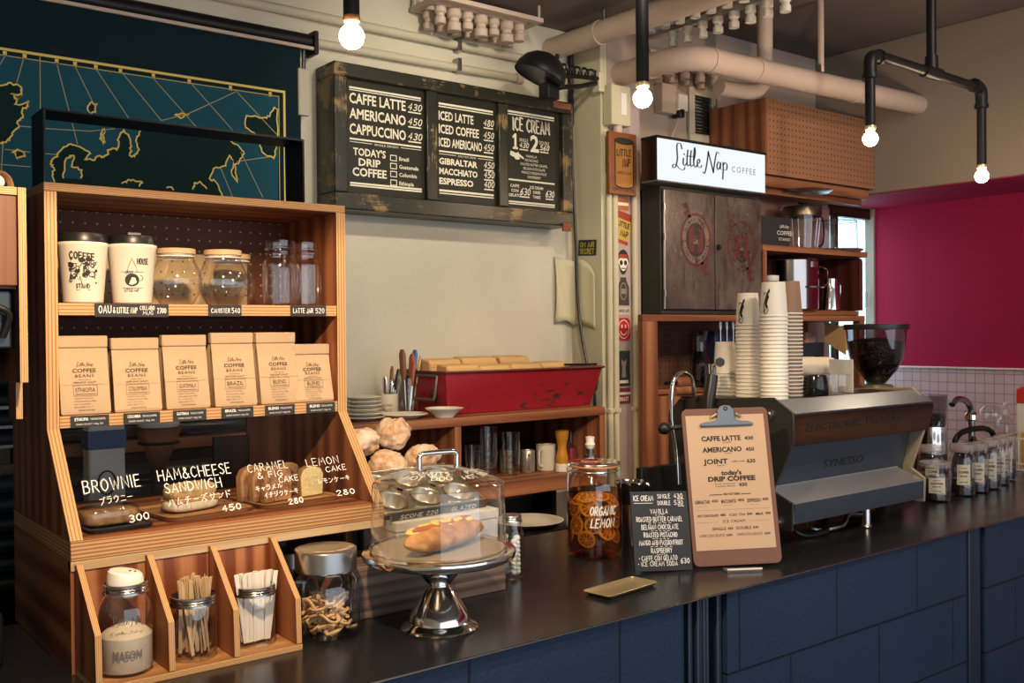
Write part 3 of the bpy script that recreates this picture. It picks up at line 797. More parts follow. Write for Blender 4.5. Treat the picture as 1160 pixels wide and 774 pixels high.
# ------------------------------------------------------------------ pendant lamps
M['bulb'] = emit('bulb', (1.0, .76, .50), 230)
M['bulb_dim'] = emit('bulb_dim', (1.0, .74, .48), 420)
def bulb(parent, x, y, ztop, r, m):
    MB().lathe([(.0155, ztop + .012), (.018, ztop), (.0165, ztop - .006), (.011, ztop - .008)], 18, (x, y, 0)).build('socket_ring', M['orange_print'] if r > .024 else M['brass_tray'], parent)
    prof = [(.010, -.004), (.0125, -.012)] + [(r * math.sin(a), -.012 - r * .95 + r * math.cos(a)) for a in [PI * (.18 + .82 * i / 11) for i in range(12)]]
    MB().lathe([(a, b) for a, b in prof], 20, (x, y, ztop)).build('bulb', M[m], parent)
for (x, yy, zt, rr, lab) in ((1.008, 1.806, 2.245, .0255, 'straight black pipe pendant with a bare globe bulb nearest the map'), (1.846, 1.80, 2.232, .024, 'straight black pipe pendant with a bare globe bulb in front of the column')):
    L = thing('pendant_lamp', lab, 'lamp', (x, yy, zt))
    cz = 2.80 if x < 2.7 else 2.96
    MB().tube([(x, yy, zt), (x, yy, cz)], .0168, 18).build('pipe_stem', M['black_metal'], L)
    MB().tube([(x, yy, cz - .012), (x, yy, cz)], .045, 20).build('ceiling_flange', M['black_metal'], L)
    bulb(L, x, yy, zt, rr, 'bulb')
L = thing('pendant_lamp', 'black pipe pendant with a cross bar and two bare bulbs at the right', 'lamp', (3.26, 1.8, 2.48))
MB().tube([(3.255, 1.8, 2.49), (3.255, 1.8, 2.96)], .0165, 18).build('pipe_stem', M['black_metal'], L)
MB().tube([(3.255, 1.8, 2.948), (3.255, 1.8, 2.96)], .045, 20).build('ceiling_flange', M['black_metal'], L)
MB().tube([(2.915, 1.8, 2.485), (3.57, 1.8, 2.475)], .0165, 18).build('cross_bar', M['black_metal'], L)
tee = MB().tube([(3.205, 1.8, 2.48), (3.305, 1.8, 2.48)], .022, 18); tee.tube([(3.255, 1.8, 2.48), (3.255, 1.8, 2.535)], .022, 18); tee.build('tee_joint', M['black_metal'], L)
for xx, sgn, zb in ((2.88, 1, 2.245), (3.60, -1, 2.19)):
    e = MB().tube(sm3([(xx + sgn * .055, 1.8, 2.48), (xx + sgn * .03, 1.8, 2.479), (xx + sgn * .008, 1.8, 2.47), (xx, 1.8, 2.45), (xx, 1.8, 2.415)]), .0215, 18)
    e.tube([(xx + sgn * .045, 1.8, 2.48), (xx + sgn * .058, 1.8, 2.48)], .025, 18); e.tube([(xx, 1.8, 2.405), (xx, 1.8, 2.418)], .025, 18)
    e.build('elbow_joint', M['black_metal'], L)
    MB().tube([(xx, 1.8, 2.43), (xx, 1.8, zb)], .0165, 18).build('pipe_leg', M['black_metal'], L)
    bulb(L, xx, 1.8, zb, .0235, 'bulb_dim')
MAP = {'land': [[(0.539, 2.258), (0.579, 2.277), (0.599, 2.287), (0.623, 2.286), (0.633, 2.272), (0.626, 2.259), (0.606, 2.259), (0.616, 2.247), (0.633, 2.257), (0.615, 2.232), (0.65, 2.244), (0.646, 2.232), (0.632, 2.212), (0.635, 2.198), (0.622, 2.188), (0.625, 2.174), (0.611, 2.157), (0.604, 2.142), (0.594, 2.13), (0.577, 2.123), (0.537, 2.112)], [(0.607, 2.101), (0.621, 2.11), (0.638, 2.105), (0.634, 2.093), (0.617, 2.088)], [(0.724, 1.988), (0.707, 2.048), (0.714, 2.063), (0.703, 2.078), (0.714, 2.098), (0.736, 2.126), (0.758, 2.14), (0.78, 2.135), (0.809, 2.119), (0.794, 2.1), (0.82, 2.101), (0.835, 2.115), (0.846, 2.113), (0.865, 2.136), (0.884, 2.142), (0.889, 2.174), (0.902, 2.198), (0.916, 2.179), (0.923, 2.15), (0.918, 2.124), (0.932, 2.122), (0.945, 2.145), (0.937, 2.172), (0.949, 2.199), (0.971, 2.227), (1.035, 2.228), (1.101, 2.215), (1.186, 2.217), (1.248, 2.19), (1.267, 2.166), (1.251, 2.138), (1.236, 2.129), (1.244, 2.075), (1.227, 2.095), (1.231, 2.142), (1.219, 2.155), (1.207, 2.122), (1.168, 2.11), (1.155, 2.078), (1.176, 2.069), (1.195, 2.025)], [(1.381, 2.319), (1.367, 2.32), (1.353, 2.292), (1.33, 2.285), (1.276, 2.285), (1.273, 2.248), (1.306, 2.231), (1.297, 2.208), (1.32, 2.206), (1.333, 2.173), (1.366, 2.161), (1.375, 2.195)], [(0.843, 2.193), (0.851, 2.186), (0.841, 2.165), (0.85, 2.154), (0.845, 2.148), (0.836, 2.164)], [(0.719, 2.219), (0.741, 2.226), (0.752, 2.216), (0.733, 2.208)], [(0.803, 2.242), (0.814, 2.265), (0.829, 2.262), (0.825, 2.237), (0.81, 2.234)], [(1.052, 2.258), (1.073, 2.267), (1.093, 2.264), (1.068, 2.251)]], 'sea': [[(0.736, 2.043), (0.741, 2.089), (0.754, 2.107), (0.766, 2.103), (0.758, 2.077), (0.786, 2.07), (0.786, 2.043)]], 'thin': [[(0.592, 2.358), (0.58, 2.334)], [(0.639, 2.362), (0.621, 2.292)], [(0.68, 2.37), (0.679, 2.229)], [(0.723, 2.36), (0.775, 2.142)], [(0.771, 2.36), (0.822, 2.256)], [(0.827, 2.361), (0.916, 2.233)], [(0.902, 2.359), (1.011, 2.237)], [(0.988, 2.359), (1.114, 2.233)], [(1.103, 2.359), (1.23, 2.235)], [(1.241, 2.359), (1.376, 2.239)], [(1.011, 2.237), (1.093, 2.268), (1.241, 2.354)], [(0.628, 2.174), (0.708, 2.176), (0.81, 2.182), (0.877, 2.197)], [(0.55, 2.065), (0.651, 2.066)], [(0.59, 2.107), (0.651, 2.106)], [(0.686, 2.106), (0.725, 2.106)], [(0.549, 1.985), (0.616, 1.986)], [(1.256, 2.17), (1.327, 2.035)], [(1.19, 2.116), (1.228, 2.027)], [(1.243, 2.139), (1.366, 2.168)], [(0.585, 2.125), (0.576, 1.999)]], 'border': [[(0.502, 2.379), (1.404, 2.377), (1.388, 2.031)]], 'inner': [[(0.501, 2.36), (1.385, 2.36), (1.37, 2.029)]], 'tick': [(0.592, 2.367), (0.641, 2.367), (0.723, 2.367), (0.771, 2.367), (0.827, 2.367), (0.895, 2.367), (0.989, 2.367), (1.096, 2.367), (1.225, 2.366), (1.356, 2.365)], 'coast2': [[(0.895, 2.042), (0.914, 2.054), (0.933, 2.052), (0.953, 2.048), (0.941, 2.037)], [(1.103, 2.042), (1.108, 2.061), (1.129, 2.063), (1.146, 2.046)], [(1.025, 2.04), (1.049, 2.038)]]}
# ------------------------------------------------------------------ roller blind with the map
plain('blind_cloth', (.006, .020, .026), .8, var=.1, scale=6, spec=.12)
plain('map_sea', (.014, .082, .118), .75, var=.12, scale=4, spec=.12)
plain('map_land', (.007, .026, .025), .8, var=.1, scale=5, spec=.12)
plain('map_gold', (.78, .60, .13), .6, var=.1)
plain('map_line', (.42, .36, .16), .6, var=.1)
mb_ = thing('roller_blind', 'dark teal roller blind printed with a gold outlined world map', 'blind', (.6, 2.96, 2.53))
MB().tube([(-.9, 2.965, 2.555), (1.50, 2.965, 2.555)], .024, 18).build('roller_tube', M['black_metal'], mb_)
MB().box(-.9, 1.505, 2.935, 2.945, 2.522, 2.533).build('cover_rail', M['pipe_paint'], mb_, bevel=.002)
MB().box(1.50, 1.515, 2.93, 3.0, 2.51, 2.585).build('bracket', M['black_metal'], mb_, bevel=.002)
MB().box(1.452, 1.492, 2.952, 2.97, 2.31, 2.462).build('pull_weight', M['conduit_paint'], mb_, bevel=.004)
MB().tube([(1.475, 2.962, 2.46), (1.478, 2.962, 2.53)], .007, 8).build('pull_cord', M['zinc'], mb_)
yb = 2.9585
MB().box(-.9, 1.462, yb, yb + .002, 1.55, 2.54).build('blind_cloth', M['blind_cloth'], mb_)
F = fxz(0, yb, 0)
bx, bz = MAP['inner'][0][1]
m = MB(); m.poly([(-.6, 1.58), (MAP['inner'][0][2][0], 1.58), (bx, bz), (-.6, bz + .0)], F, dz=.0006); m.build('map_sea', M['map_sea'], mb_)
m = MB()
for p in MAP['land']: m.poly(p, F, dz=.0012)
m.build('map_land', M['map_land'], mb_)
m = MB()
for p in MAP['sea']: m.poly(p, F, dz=.0016)
m.build('map_bay', M['map_sea'], mb_)
rnd = random.Random(3)
def coast(p, closed=True):
    out = []
    n = len(p)
    for i in range(n if closed else n - 1):
        a = p[i]; b = p[(i + 1) % n]
        for k in range(4):
            t = k / 4; j = .004 if k else 0
            out.append((a[0] + (b[0] - a[0]) * t + (rnd.random() - .5) * j * 2, a[1] + (b[1] - a[1]) * t + (rnd.random() - .5) * j * 2))
    return out
m = MB()
for p in MAP['land']: m.ribbon(coast(p), .0042, F, dz=.002, closed=True)
for p in MAP['sea'] + MAP['coast2']: m.ribbon(coast(p, False), .0042, F, dz=.002)
m.build('map_coast', M['map_gold'], mb_)
m = MB()
for p in MAP['thin']: m.ribbon(p, .0022, F, dz=.0018)
m.ribbon([(-.6, bz), (bx, bz), (bx, 1.58)], .003, F, dz=.002)
m.build('map_graticule', M['map_line'], mb_)
m = MB(); ox, oz = MAP['border'][0][1]
m.ribbon([(-.6, oz), (ox, oz), (ox, 1.58)], .0075, F, dz=.002)
for x, z in MAP['tick']: m.poly([(x - .005, z - .009), (x + .005, z - .009), (x + .005, z + .005), (x - .005, z + .005)], F, dz=.002)
m.build('map_border', M['map_gold'], mb_)

# ------------------------------------------------------------------ menu board in an old window frame
t = NT('peeling_paint')
g = t.noise(t.ob(), 7, 8, .7); ln = t.noise(t.uv((4, 90, 1)), 3, 4)
mask = t.ramp(t.math('ADD', t.math('MULTIPLY', g, .75), t.math('MULTIPLY', ln, .25)), [(.545, 0), (.585, 1)])
base = t.mix(t.noise(t.ob(), 3, 4), (.007, .008, .005), (.028, .028, .014))
worn = t.mix(t.noise(t.ob(), 30, 3), (.13, .06, .02), (.38, .27, .10))
M['peeling_paint'] = t.bsdf(t.mix(mask, base, worn), .33, 0, .5, t.bump(mask, .4, .002))
plain('board_green', (.017, .016, .009), .45, var=.15, scale=3, spec=.3)
FY = 2.87; fx0, fx1, fz0, fz1 = 1.536, 2.560, 2.006, 2.482
mn = thing('menu_board', 'black chalk menu in an old peeling three pane window frame on the back wall', 'menu board', (2.05, 2.87, 2.0))
wood('peel_wood', (.16, .06, .02), (.24, .11, .04), (.32, .17, .07))
def rail(x0, x1, z0, z1, g, yy=FY, nm='frame_rail'): MB().box(x0, x1, yy, W - .002, z0, z1, grain=g).build(nm, M['peeling_paint'], mn, bevel=.004)
rail(fx0, fx1, fz1 - .045, fz1, 'x'); rail(fx0, fx1, fz0, fz0 + .055, 'x')
rail(fx0, fx0 + .048, fz0 + .055, fz1 - .045, 'z'); rail(fx1 - .05, fx1, fz0 + .055, fz1 - .045, 'z')
rail(1.893, 1.938, fz0 + .055, fz1 - .045, 'z', FY + .004, 'mullion'); rail(2.205, 2.248, fz0 + .055, fz1 - .045, 'z', FY + .004, 'mullion')
MB().box(fx1 - .06, fx1 - .02, FY - .01, FY, fz0 - .02, fz0 + .012).build('hinge', plain('rust', (.22, .07, .03), .8), mn, bevel=.002)
MB().box(fx1 - .1, fx1 - .01, FY - .004, FY + .01, fz1 - .03, fz1 - .006).build('hinge', M['rust'], mn, bevel=.002)
py = FY + .022; pz0, pz1 = fz0 + .05, fz1 - .04
def panel(x0, x1, fn):
    p = MB().box(x0, x1, py, py + .01, pz0, pz1).build('menu_panel', M['board_green'], mn)
    F = fxz(x0, py, pz0); w_, h_ = x1 - x0, pz1 - pz0
    mb = MB(); fn(mb, F, w_, h_, lambda f: h_ * (1 - f)); mb.build('lettering', M['cream_ink'], p)
def price(mb, F, x, y, w_, s, h=.022):
    mb.hand(s, F, x, y, h, .0035, width=w_, shear=.25); mb.line(x, x + w_, y - .008, .0045, F)
def p_one(mb, F, w, h, Y):
    L, Rr = w * .06, w * .96
    mb.line(L, Rr, Y(.085), .006, F); mb.line(L, Rr, Y(.105), .003, F)
    for s, f in (('CAFFE LATTE', .215), ('AMERICANO', .345), ('CAPPUCCINO', .475)):
        mb.text(s, F, L, Y(f), .047, bold=.022, width=w * .70)
    for s, f in (('430', .20), ('450', .33), ('430', .46)): price(mb, F, w * .79, Y(f), w * .17, s)
    mb.line(L, Rr, Y(.52), .0055, F); mb.line(L, w * .33, Y(.545), .002, F); mb.line(w * .69, Rr, Y(.545), .002, F)
    mb.text('SINGLE ORIGIN', F, w * .51, Y(.556), .010, 'C', width=w * .3)
    mb.text("TODAY'S", F, w * .30, Y(.655), .034, 'C', bold=.024, width=w * .40)
    mb.text('DRIP', F, w * .30, Y(.74), .034, 'C', bold=.026, width=w * .27); mb.text('COFFEE', F, w * .30, Y(.83), .038, 'C', bold=.026, width=w * .42)
    for s, f in (('Brazil', .645), ('Guatemala', .715), ('Colombia', .785), ('Ethiopia', .86)):
        a, b_ = w * .56, w * .635; c_, d_ = Y(f + .022), Y(f - .024)
        mb.ribbon([(a, c_), (b_, c_), (b_, d_), (a, d_)], .0028, F, dz=.0006, closed=True)
        mb.text(s, F, w * .67, Y(f + .015), .018, bold=.02)
    mb.line(L, Rr, Y(.895), .006, F); mb.line(L, Rr, Y(.915), .005, F)
def p_two(mb, F, w, h, Y):
    L, Rr = w * .06, w * .95
    mb.line(L, Rr, Y(.10), .007, F); mb.line(L, Rr, Y(.125), .004, F)
    for s, f, k in (('ICED LATTE', .245, .56), ('ICED COFFEE', .365, .65), ('ICED AMERICANO', .485, .70)): mb.text(s, F, L, Y(f), .043, bold=.022, width=w * k)
    for s, f in (('480', .25), ('450', .365), ('450', .48), ('450', .645), ('450', .735), ('400', .825)): price(mb, F, w * .79, Y(f - .01), w * .16, s)
    mb.line(L, Rr, Y(.53), .0055, F); mb.line(L, w * .33, Y(.555), .002, F); mb.line(w * .69, Rr, Y(.555), .002, F)
    mb.text('ONLY HOT DRINK', F, w * .51, Y(.565), .010, 'C', width=w * .3)
    for s, f, k in (('GIBRALTAR', .645, .62), ('MACCHIATO', .735, .62), ('ESPRESSO', .825, .55)): mb.text(s, F, L, Y(f), .030, bold=.035, width=w * k)
    mb.line(L, Rr, Y(.885), .007, F); mb.line(L, Rr, Y(.91), .004, F)
def p_three(mb, F, w, h, Y):
    L, Rr = w * .05, w * .90
    mb.line(L, Rr, Y(.065), .007, F); mb.line(L, Rr, Y(.09), .004, F)
    for dx in (0, .004): mb.hand('ICE CREAM', F, w * .13 + dx, Y(.235) - dx * .6, .046, .0032, width=w * .67)
    mb.poly([(w * .12 + p[0] * .030, Y(.42) + p[1] * .058) for p in ((.1, 0), (.9, 0), (.9, .14), (.68, .14), (.68, 1), (.42, 1), (.05, .80), (.12, .66), (.34, .76), (.34, .14), (.1, .14))], F, dz=.0006); mb.text('2', F, w * .45, Y(.42), .085, bold=.03)
    mb.text('SINGLE', F, w * .25, Y(.34), .018, width=w * .16); mb.text('DOUBLE', F, w * .62, Y(.34), .018, width=w * .18)
    price(mb, F, w * .25, Y(.395), w * .16, '430', .018); price(mb, F, w * .63, Y(.395), w * .16, '560', .018)
    hand = [(0, .1), (.03, .33), (.4, .24), (.55, .3), (.62, .22), (.95, .02), (.9, -.04), (.6, .06), (.66, -.06), (.5, -.1), (.35, -.08), (.3, .0)]
    mb.poly([(L + w * .03 + p[0] * w * .27, Y(.50) + p[1] * w * .27) for p in hand], F, dz=.0006)
    for i, s in enumerate(('VANILLA', 'PISTACHIO', 'ROASTED BUTTER CARAMEL', 'BELGIAN CHOCOLATE', 'MANGO PASSION FRUIT', 'RASPBERRY')):
        mb.text(s, F, w * (.47 if i < 2 else .52), Y(.485 + .04 * i), .014, 'C', width=w * (.2, .24, .5, .4, .46, .24)[i])
    mb.line(L, Rr, Y(.715), .006, F)
    for i, s in enumerate(('CAFFE', 'CON', 'GELATO')): mb.text(s, F, w * .16, Y(.785 + .045 * i), .015, 'C', bold=.02)
    for i, s in enumerate(('ICE CREAM', 'CORNED', 'TAKE')): mb.text(s, F, w * .56, Y(.785 + .045 * i), .015, 'C', bold=.02, width=w * (.24 if i == 0 else .14))
    price(mb, F, w * .26, Y(.85), w * .17, '630', .024); price(mb, F, w * .73, Y(.85), w * .15, '630', .024)
    mb.line(L, Rr, Y(.925), .006, F); mb.line(L, Rr, Y(.945), .004, F)
panel(fx0 + .048, 1.893, p_one); panel(1.938, 2.205, p_two); panel(2.248, fx1 - .05, p_three)

# ------------------------------------------------------------------ bar counter
ct = thing('bar_counter', 'long bar with a dark steel top and navy block front', 'counter', (1.8, 1.9, 0))
MB().box(-1.2, PX - .015, 1.497, 2.28, .9945, 1.0, grain='x').build('countertop', M['counter_steel'], ct, bevel=.0012)
MB().tube([(-1.2, 1.4965, .9975), (PX - .015, 1.4965, .9975)], .0016, 6).build('countertop_edge', M['steel'], ct)
bl = MB()
for a, b_ in ((-1.2, 1.655), (1.81, 2.905), (3.02, PX - .015)): bl.box(a, b_, 1.507, 1.68, 0, .994)
bl.build('block_front', M['navy_block'], ct)
def pilaster(x0, x1, cols):
    m = MB(); m.box(x0, x1, 1.545, 1.66, 0, .994)
    for xa, xb, d in cols: m.box(xa, xb, 1.545 - d, 1.546, 0, .994)
    m.build('fluted_post', M['navy_paint'], ct, bevel=.004)
pilaster(1.656, 1.809, [(1.665, 1.683, .022), (1.690, 1.704, .028), (1.712, 1.730, .035), (1.737, 1.750, .03), (1.757, 1.768, .022), (1.790, 1.806, .026)])
pilaster(2.906, 3.019, [(2.912, 3.012, .03), (2.93, 2.995, .036)])
MB().box(-1.2, PX - .015, 2.20, 2.26, 0, .994).build('back_panel', M['black_card'], ct)

# ------------------------------------------------------------------ display cabinet on the bar
X0, X1 = .468, 1.106; YU, YBK, YL = 2.02, 2.31, 1.862; ZT, ZK, ZL = 1.893, 1.424, 1.237
dc = thing('display_cabinet', 'orange plywood display cabinet with two shelves and a slanted glass front', 'cabinet', (.79, 2.1, 1.0))
side = [(YBK, ZL - .035), (YBK, ZT - .017), (YU, ZT - .017), (YU, ZK), (YL + .003, ZL), (YL + .003, ZL - .001), (YBK, ZL - .001)][:5] + [(YBK, ZL)]
side = [(YBK, ZL), (YBK, ZT - .017), (YU, ZT - .017), (YU, ZK), (YL + .003, ZL)]
def sidep(x0): 
    return MB().prism(side, x0, x0 + .023, 'x', 0, 1)
sidep(X0).build('side_panel', [M['fir'], M['ply_edge']], dc, bevel=.0015)
sidep(X1 - .023).build('side_panel', [M['fir'], M['ply_edge']], dc, bevel=.0015)
MB().box(X0, X1, YU, YBK, ZT - .017, ZT, edge='z').build('top_board', [M['fir'], M['ply_ledge']], dc, bevel=.0015)
for z, d in ((1.641, YBK - .012), (1.425, YBK - .012)):
    MB().box(X0 + .0235, X1 - .0235, YU + .001, d, z, z + .0235, edge='z').build('shelf', [M['fir'], M['ply_edge']], dc, bevel=.001)
MB().box(X0 + .023, X1 - .023, YBK - .012, YBK - .002, 1.425, ZT - .018).build('back_panel', M['peg_dark'], dc)
# pale sheets paint the lit lower back; stepped tops follow the top board's shadow
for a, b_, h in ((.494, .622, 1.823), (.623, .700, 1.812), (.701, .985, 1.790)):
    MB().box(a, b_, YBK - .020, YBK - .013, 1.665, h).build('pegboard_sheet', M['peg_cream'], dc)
MB().box(X0, X1, YL, YBK, ZL - .035, ZL, edge='z').build('ledge_board', [M['fir'], M['ply_ledge']], dc, bevel=.0015)
MB().box(X0, X1, YL + .001, YL + .019, 1.184, 1.2015, edge='y').build('ledge_rail', [M['pale_wood'], M['ply_edge']], dc, bevel=.001)
MB().box(.985, X1 - .024, YBK - .014, YBK - .002, ZL, 1.4245, grain='z').build('back_board', M['fir'], dc)
MB().box(.895, .983, YBK - .03, YBK - .016, ZL, 1.36, grain='z').build('back_board', M['walnut'], dc)
# base below the ledge
MB().box(X0, X0 + .018, YL + .004, YBK, 1.0, 1.2015, grain='y').build('base_side', M['fir'], dc, bevel=.001)
MB().box(X1 - .018, X1, 2.0, YBK, 1.0, 1.2015, grain='y').build('base_side', M['fir'], dc, bevel=.001)
MB().box(X0 + .019, .853, YL + .004, YL + .018, 1.012, 1.1835, grain='z').build('base_front', M['fir_grain'], dc)
MB().box(.840, .853, YL + .018, YBK, 1.0, 1.2015, grain='y').build('base_side', M['fir'], dc)
# slanted glass with white handwriting
SV = Vector((0, .142, .18)).normalized()
GF = frame((0, 1.872, 1.240), (1, 0, 0), SV)
sl = MB().box(X0 + .0235, X1 - .0235, 0.0, .232, -.004, 0, T=GF)
gp = sl.build('glass_pane', M['pane_glass'], dc)
def wr(s, x, y, h, w, sl=0, sd=1, pen=.0019, sh=.05): MB().hand(s, GF, x, y, h, pen, width=w, seed=sd, slope=sl, shear=sh, dz=.001).build('lettering', M['chalk'], gp)
wr('BROWNIE', .509, .089, .026, .103, .05, pen=.0021); wr('ブラウニー', .532, .062, .014, .060, .08, 2, .0014)
wr('300', .577, .019, .014, .036, .1, 3, .0021)
wr('HAM&CHEESE', .648, .100, .024, .146, .02, 4, .0019); wr('SANDWICH', .655, .072, .021, .112, .02, 5, .0019)
wr('ハムチーズサンド', .655, .043, .015, .125, .05, 6, .0014); wr('450', .755, .018, .013, .038, .05, 7, .0021)
wr('CARAMEL', .830, .100, .018, .088, .03, 8, .0013); wr('& FIG', .846, .083, .014, .055, .02, 9, .0014); wr('CAKE', .889, .069, .013, .043, .04, 10, .0014)
wr('キャラメル', .834, .054, .011, .058, .05, 11, .0013); wr('イチジクケーキ', .848, .037, .011, .075, .05, 12, .0013); wr('280', .895, .016, .012, .032, .05, 13, .0021)
wr('LEMON', .962, .100, .018, .076, .03, 14, .0013); wr('CAKE', 1.001, .082, .013, .048, .04, 15, .0014); wr('レモンケーキ', .974, .055, .012, .075, .04, 16, .0013); wr('280', 1.007, .022, .012, .042, .05, 17, .0021)
# black flat steel hoop on top
hp = MB(); hp.box(X0 + .001, X0 + .005, YU + .005, YU + .095, ZT, 2.033); hp.box(X0 + .005, 1.005, YU + .005, YU + .095, 2.029, 2.033); hp.box(1.005, 1.009, YU + .005, YU + .095, ZT, 2.033)
hp.build('steel_hoop', M['black_metal'], dc, bevel=.001)
# price tags
def ptag(x0, x1, z0, z1, lines):
    p = MB().box(x0, x1, YU - .0022, YU - .0004, z0, z1).build('price_tag', M['black_card'], dc)
    F = fxz(x0, YU - .0023, z0); mb = MB()
    for (s, fx, fy, h, fw, hand, b_) in lines:
        if hand: mb.hand(s, F, fx * (x1 - x0), fy * (z1 - z0), h, h * .125, width=fw * (x1 - x0), seed=len(s))
        else: mb.text(s, F, fx * (x1 - x0), fy * (z1 - z0), h, bold=b_, width=fw * (x1 - x0))
    mb.build('lettering', M['chalk'], p)
ptag(.557, .700, 1.638, 1.664, [('OAU', .05, .3, .014, .16, 1, 0), ('& LITTLE NAP', .24, .3, .011, .32, 1, 0), ('COLLABO', .60, .55, .008, .20, 1, 0), ('MUG', .64, .18, .007, .14, 1, 0), ('2700', .84, .3, .010, .12, 1, 0)])
ptag(.783, .855, 1.640, 1.664, [('CANISTER', .08, .3, .009, .56, 1, 0), ('540', .70, .3, .010, .24, 1, 0)])
ptag(.968, 1.054, 1.641, 1.664, [('LATTE JAR', .07, .3, .010, .55, 1, 0), ('520', .70, .3, .010, .24, 1, 0)])
for i, (a, b_, s) in enumerate(((.510, .581, 'ETHIOPIA'), (.609, .680, 'COLOMBIA'), (.707, .776, 'GUATEMALA'), (.809, .879, 'BRAZIL'), (.906, .975, 'BLEND'), (1.004, 1.074, 'BLEND'))):
    ptag(a, b_, 1.425, 1.4475, [(s, .10, .58, .0080, .36, 0, .03), ('YIRGACHEFFE', .50, .60, .0055, .40, 0, 0), ('DARK ROAST 100g 700', .14, .2, .0048, .70, 0, 0)])
# bins standing against the cabinet's base
bn = thing('condiment_rack', 'small plywood rack with three open bins in front of the display cabinet', 'rack', (.66, 1.79, 1.0))
pr = [(YL, 1.012), (YL, 1.197), (YL - .012, 1.197), (1.742, 1.098), (1.738, 1.012)]
for x, lab in ((.474, 'end_panel'), (.597, 'divider'), (.716, 'divider'), (.839, 'end_panel')):
    MB().prism(pr, x, x + .011, 'x', 0, 1).build(lab, [M['fir'], M['ply_edge']], bn, bevel=.0008)
MB().box(.474, .850, 1.736, YL, 1.0, 1.011, edge='z').build('floor_board', [M['board_wood'], M['ply_edge']], bn, bevel=.0008)

# a white cup resting on things far behind the glass is left to the back bar below
# ------------------------------------------------------------------ goods in the display cabinet
def wrap(mb, c, a0, rf, off=.0006):
    """bend flat lettering (x right, y up) round an upright axis at c so it faces direction a0"""
    for i, p in enumerate(mb.v):
        r = rf(p.y) + off + p.z
        a = a0 + p.x / rf(p.y)
        mb.v[i] = Vector((c[0] + r * math.cos(a), c[1] + r * math.sin(a), c[2] + p.y))
    return mb
def dense(pts, step=.004):
    out = []
    for a, b in zip(pts, pts[1:]):
        n = max(1, int(math.dist(a, b) / step))
        out += [(a[0] + (b[0] - a[0]) * k / n, a[1] + (b[1] - a[1]) * k / n) for k in range(n)]
    return out + [pts[-1]]
SH = 1.6647
def tumbler(x, y, lab, tab, art):
    o = thing('coffee_tumbler', lab, 'cup', (x, y, SH))
    rf = lambda z: .0375 + .0095 * z / .112
    MB().lathe([(0, .001), (.034, 0), (.0375, .003), (.047, .112), (.0485, .114), (.0490, .118), (.0475, .121), (.0, .1205)], 40).build('cup_body', M['cream_plastic'], o, local=True)
    MB().lathe([(.0482, .1205), (.0485, .124), (.0465, .134), (.0452, .138), (.040, .1395), (.0, .139)], 40).build('lid', M['black_plastic'], o, local=True)
    a = tab; T = Matrix.Rotation(a, 4, 'Z')
    MB().box(.026, .047, -.013, .013, .136, .1435, T=T).build('lid_tab', M['black_plastic'], o, local=True, bevel=.0015)
    m = MB(); art(m); wrap(m, (0, 0, 0), math.atan2(-y, -x) , rf)
    m.build('printed_drawing', M['black_ink'], o, local=True)
def art_crowd(m):
    rd = random.Random(5); m.hand('COFFEE', XY, -.024, .088, .013, .0024, width=.045, seed=3, slope=-.1)
    for i in range(30):
        x, y = rd.uniform(-.024, .026), rd.uniform(.040, .088); r = rd.uniform(.002, .006)
        pts = [(x + r * math.cos(R(a)) * rd.uniform(.6, 1.3), y + r * math.sin(R(a)) * rd.uniform(.6, 1.3)) for a in range(0, 360, 45)]
        if i % 2: m.ribbon(pts, .0014, XY, closed=True)
        else: m.poly(pts, XY)
    for i in range(16):
        x, y = rd.uniform(-.02, .02), rd.uniform(.045, .085)
        m.ribbon([(x, y), (x + rd.uniform(-.012, .012), y + rd.uniform(-.012, .012)), (x + rd.uniform(-.012, .012), y + rd.uniform(-.012, .012))], .0016, XY)
    m.hand('STAND', XY, -.012, .030, .008, .0014, width=.024); m.line(-.012, .014, .026, .0008, XY)
def art_pot(m):
    c = (0, .048); rr = .0135
    m.poly([(c[0] + rr * math.cos(R(a)), c[1] + rr * math.sin(R(a)) * .95) for a in range(0, 360, 15)], XY)
    m.ribbon([(rr + .003 + .004 * math.cos(R(a)), .052 + .005 * math.sin(R(a))) for a in range(-100, 101, 25)], .0012, XY)
    m.ribbon(dense([(-.020, .064), (.022, .064)]), .0008, XY); m.ribbon([(-.009, .064), (-.006, .076), (-.002, .086), (0, .092), (.002, .086), (.007, .076), (.010, .064)], .0009, XY)
    m.ribbon(dense([(-.018, .032), (.020, .032)]), .0008, XY); m.hand('HOUSE', XY, .010, .080, .011, .0016, width=.022); m.hand('LITTLE NAP', XY, -.014, .025, .005, .0009, width=.026)
    for i in range(5): m.ribbon([(-.013 + i * .003, .060), (-.010 + i * .003, .066)], .0012, XY)
def art_pot2(m):
    art_pot(m)
tumbler(.552, 2.080, 'cream tumbler printed with a crowded black drawing, leftmost on the top shelf', R(75), art_crowd)
tumbler(.647, 2.078, 'cream tumbler printed with a round black kettle, second from the left', math.atan2(-2.08, -.64) + .1, art_pot2)
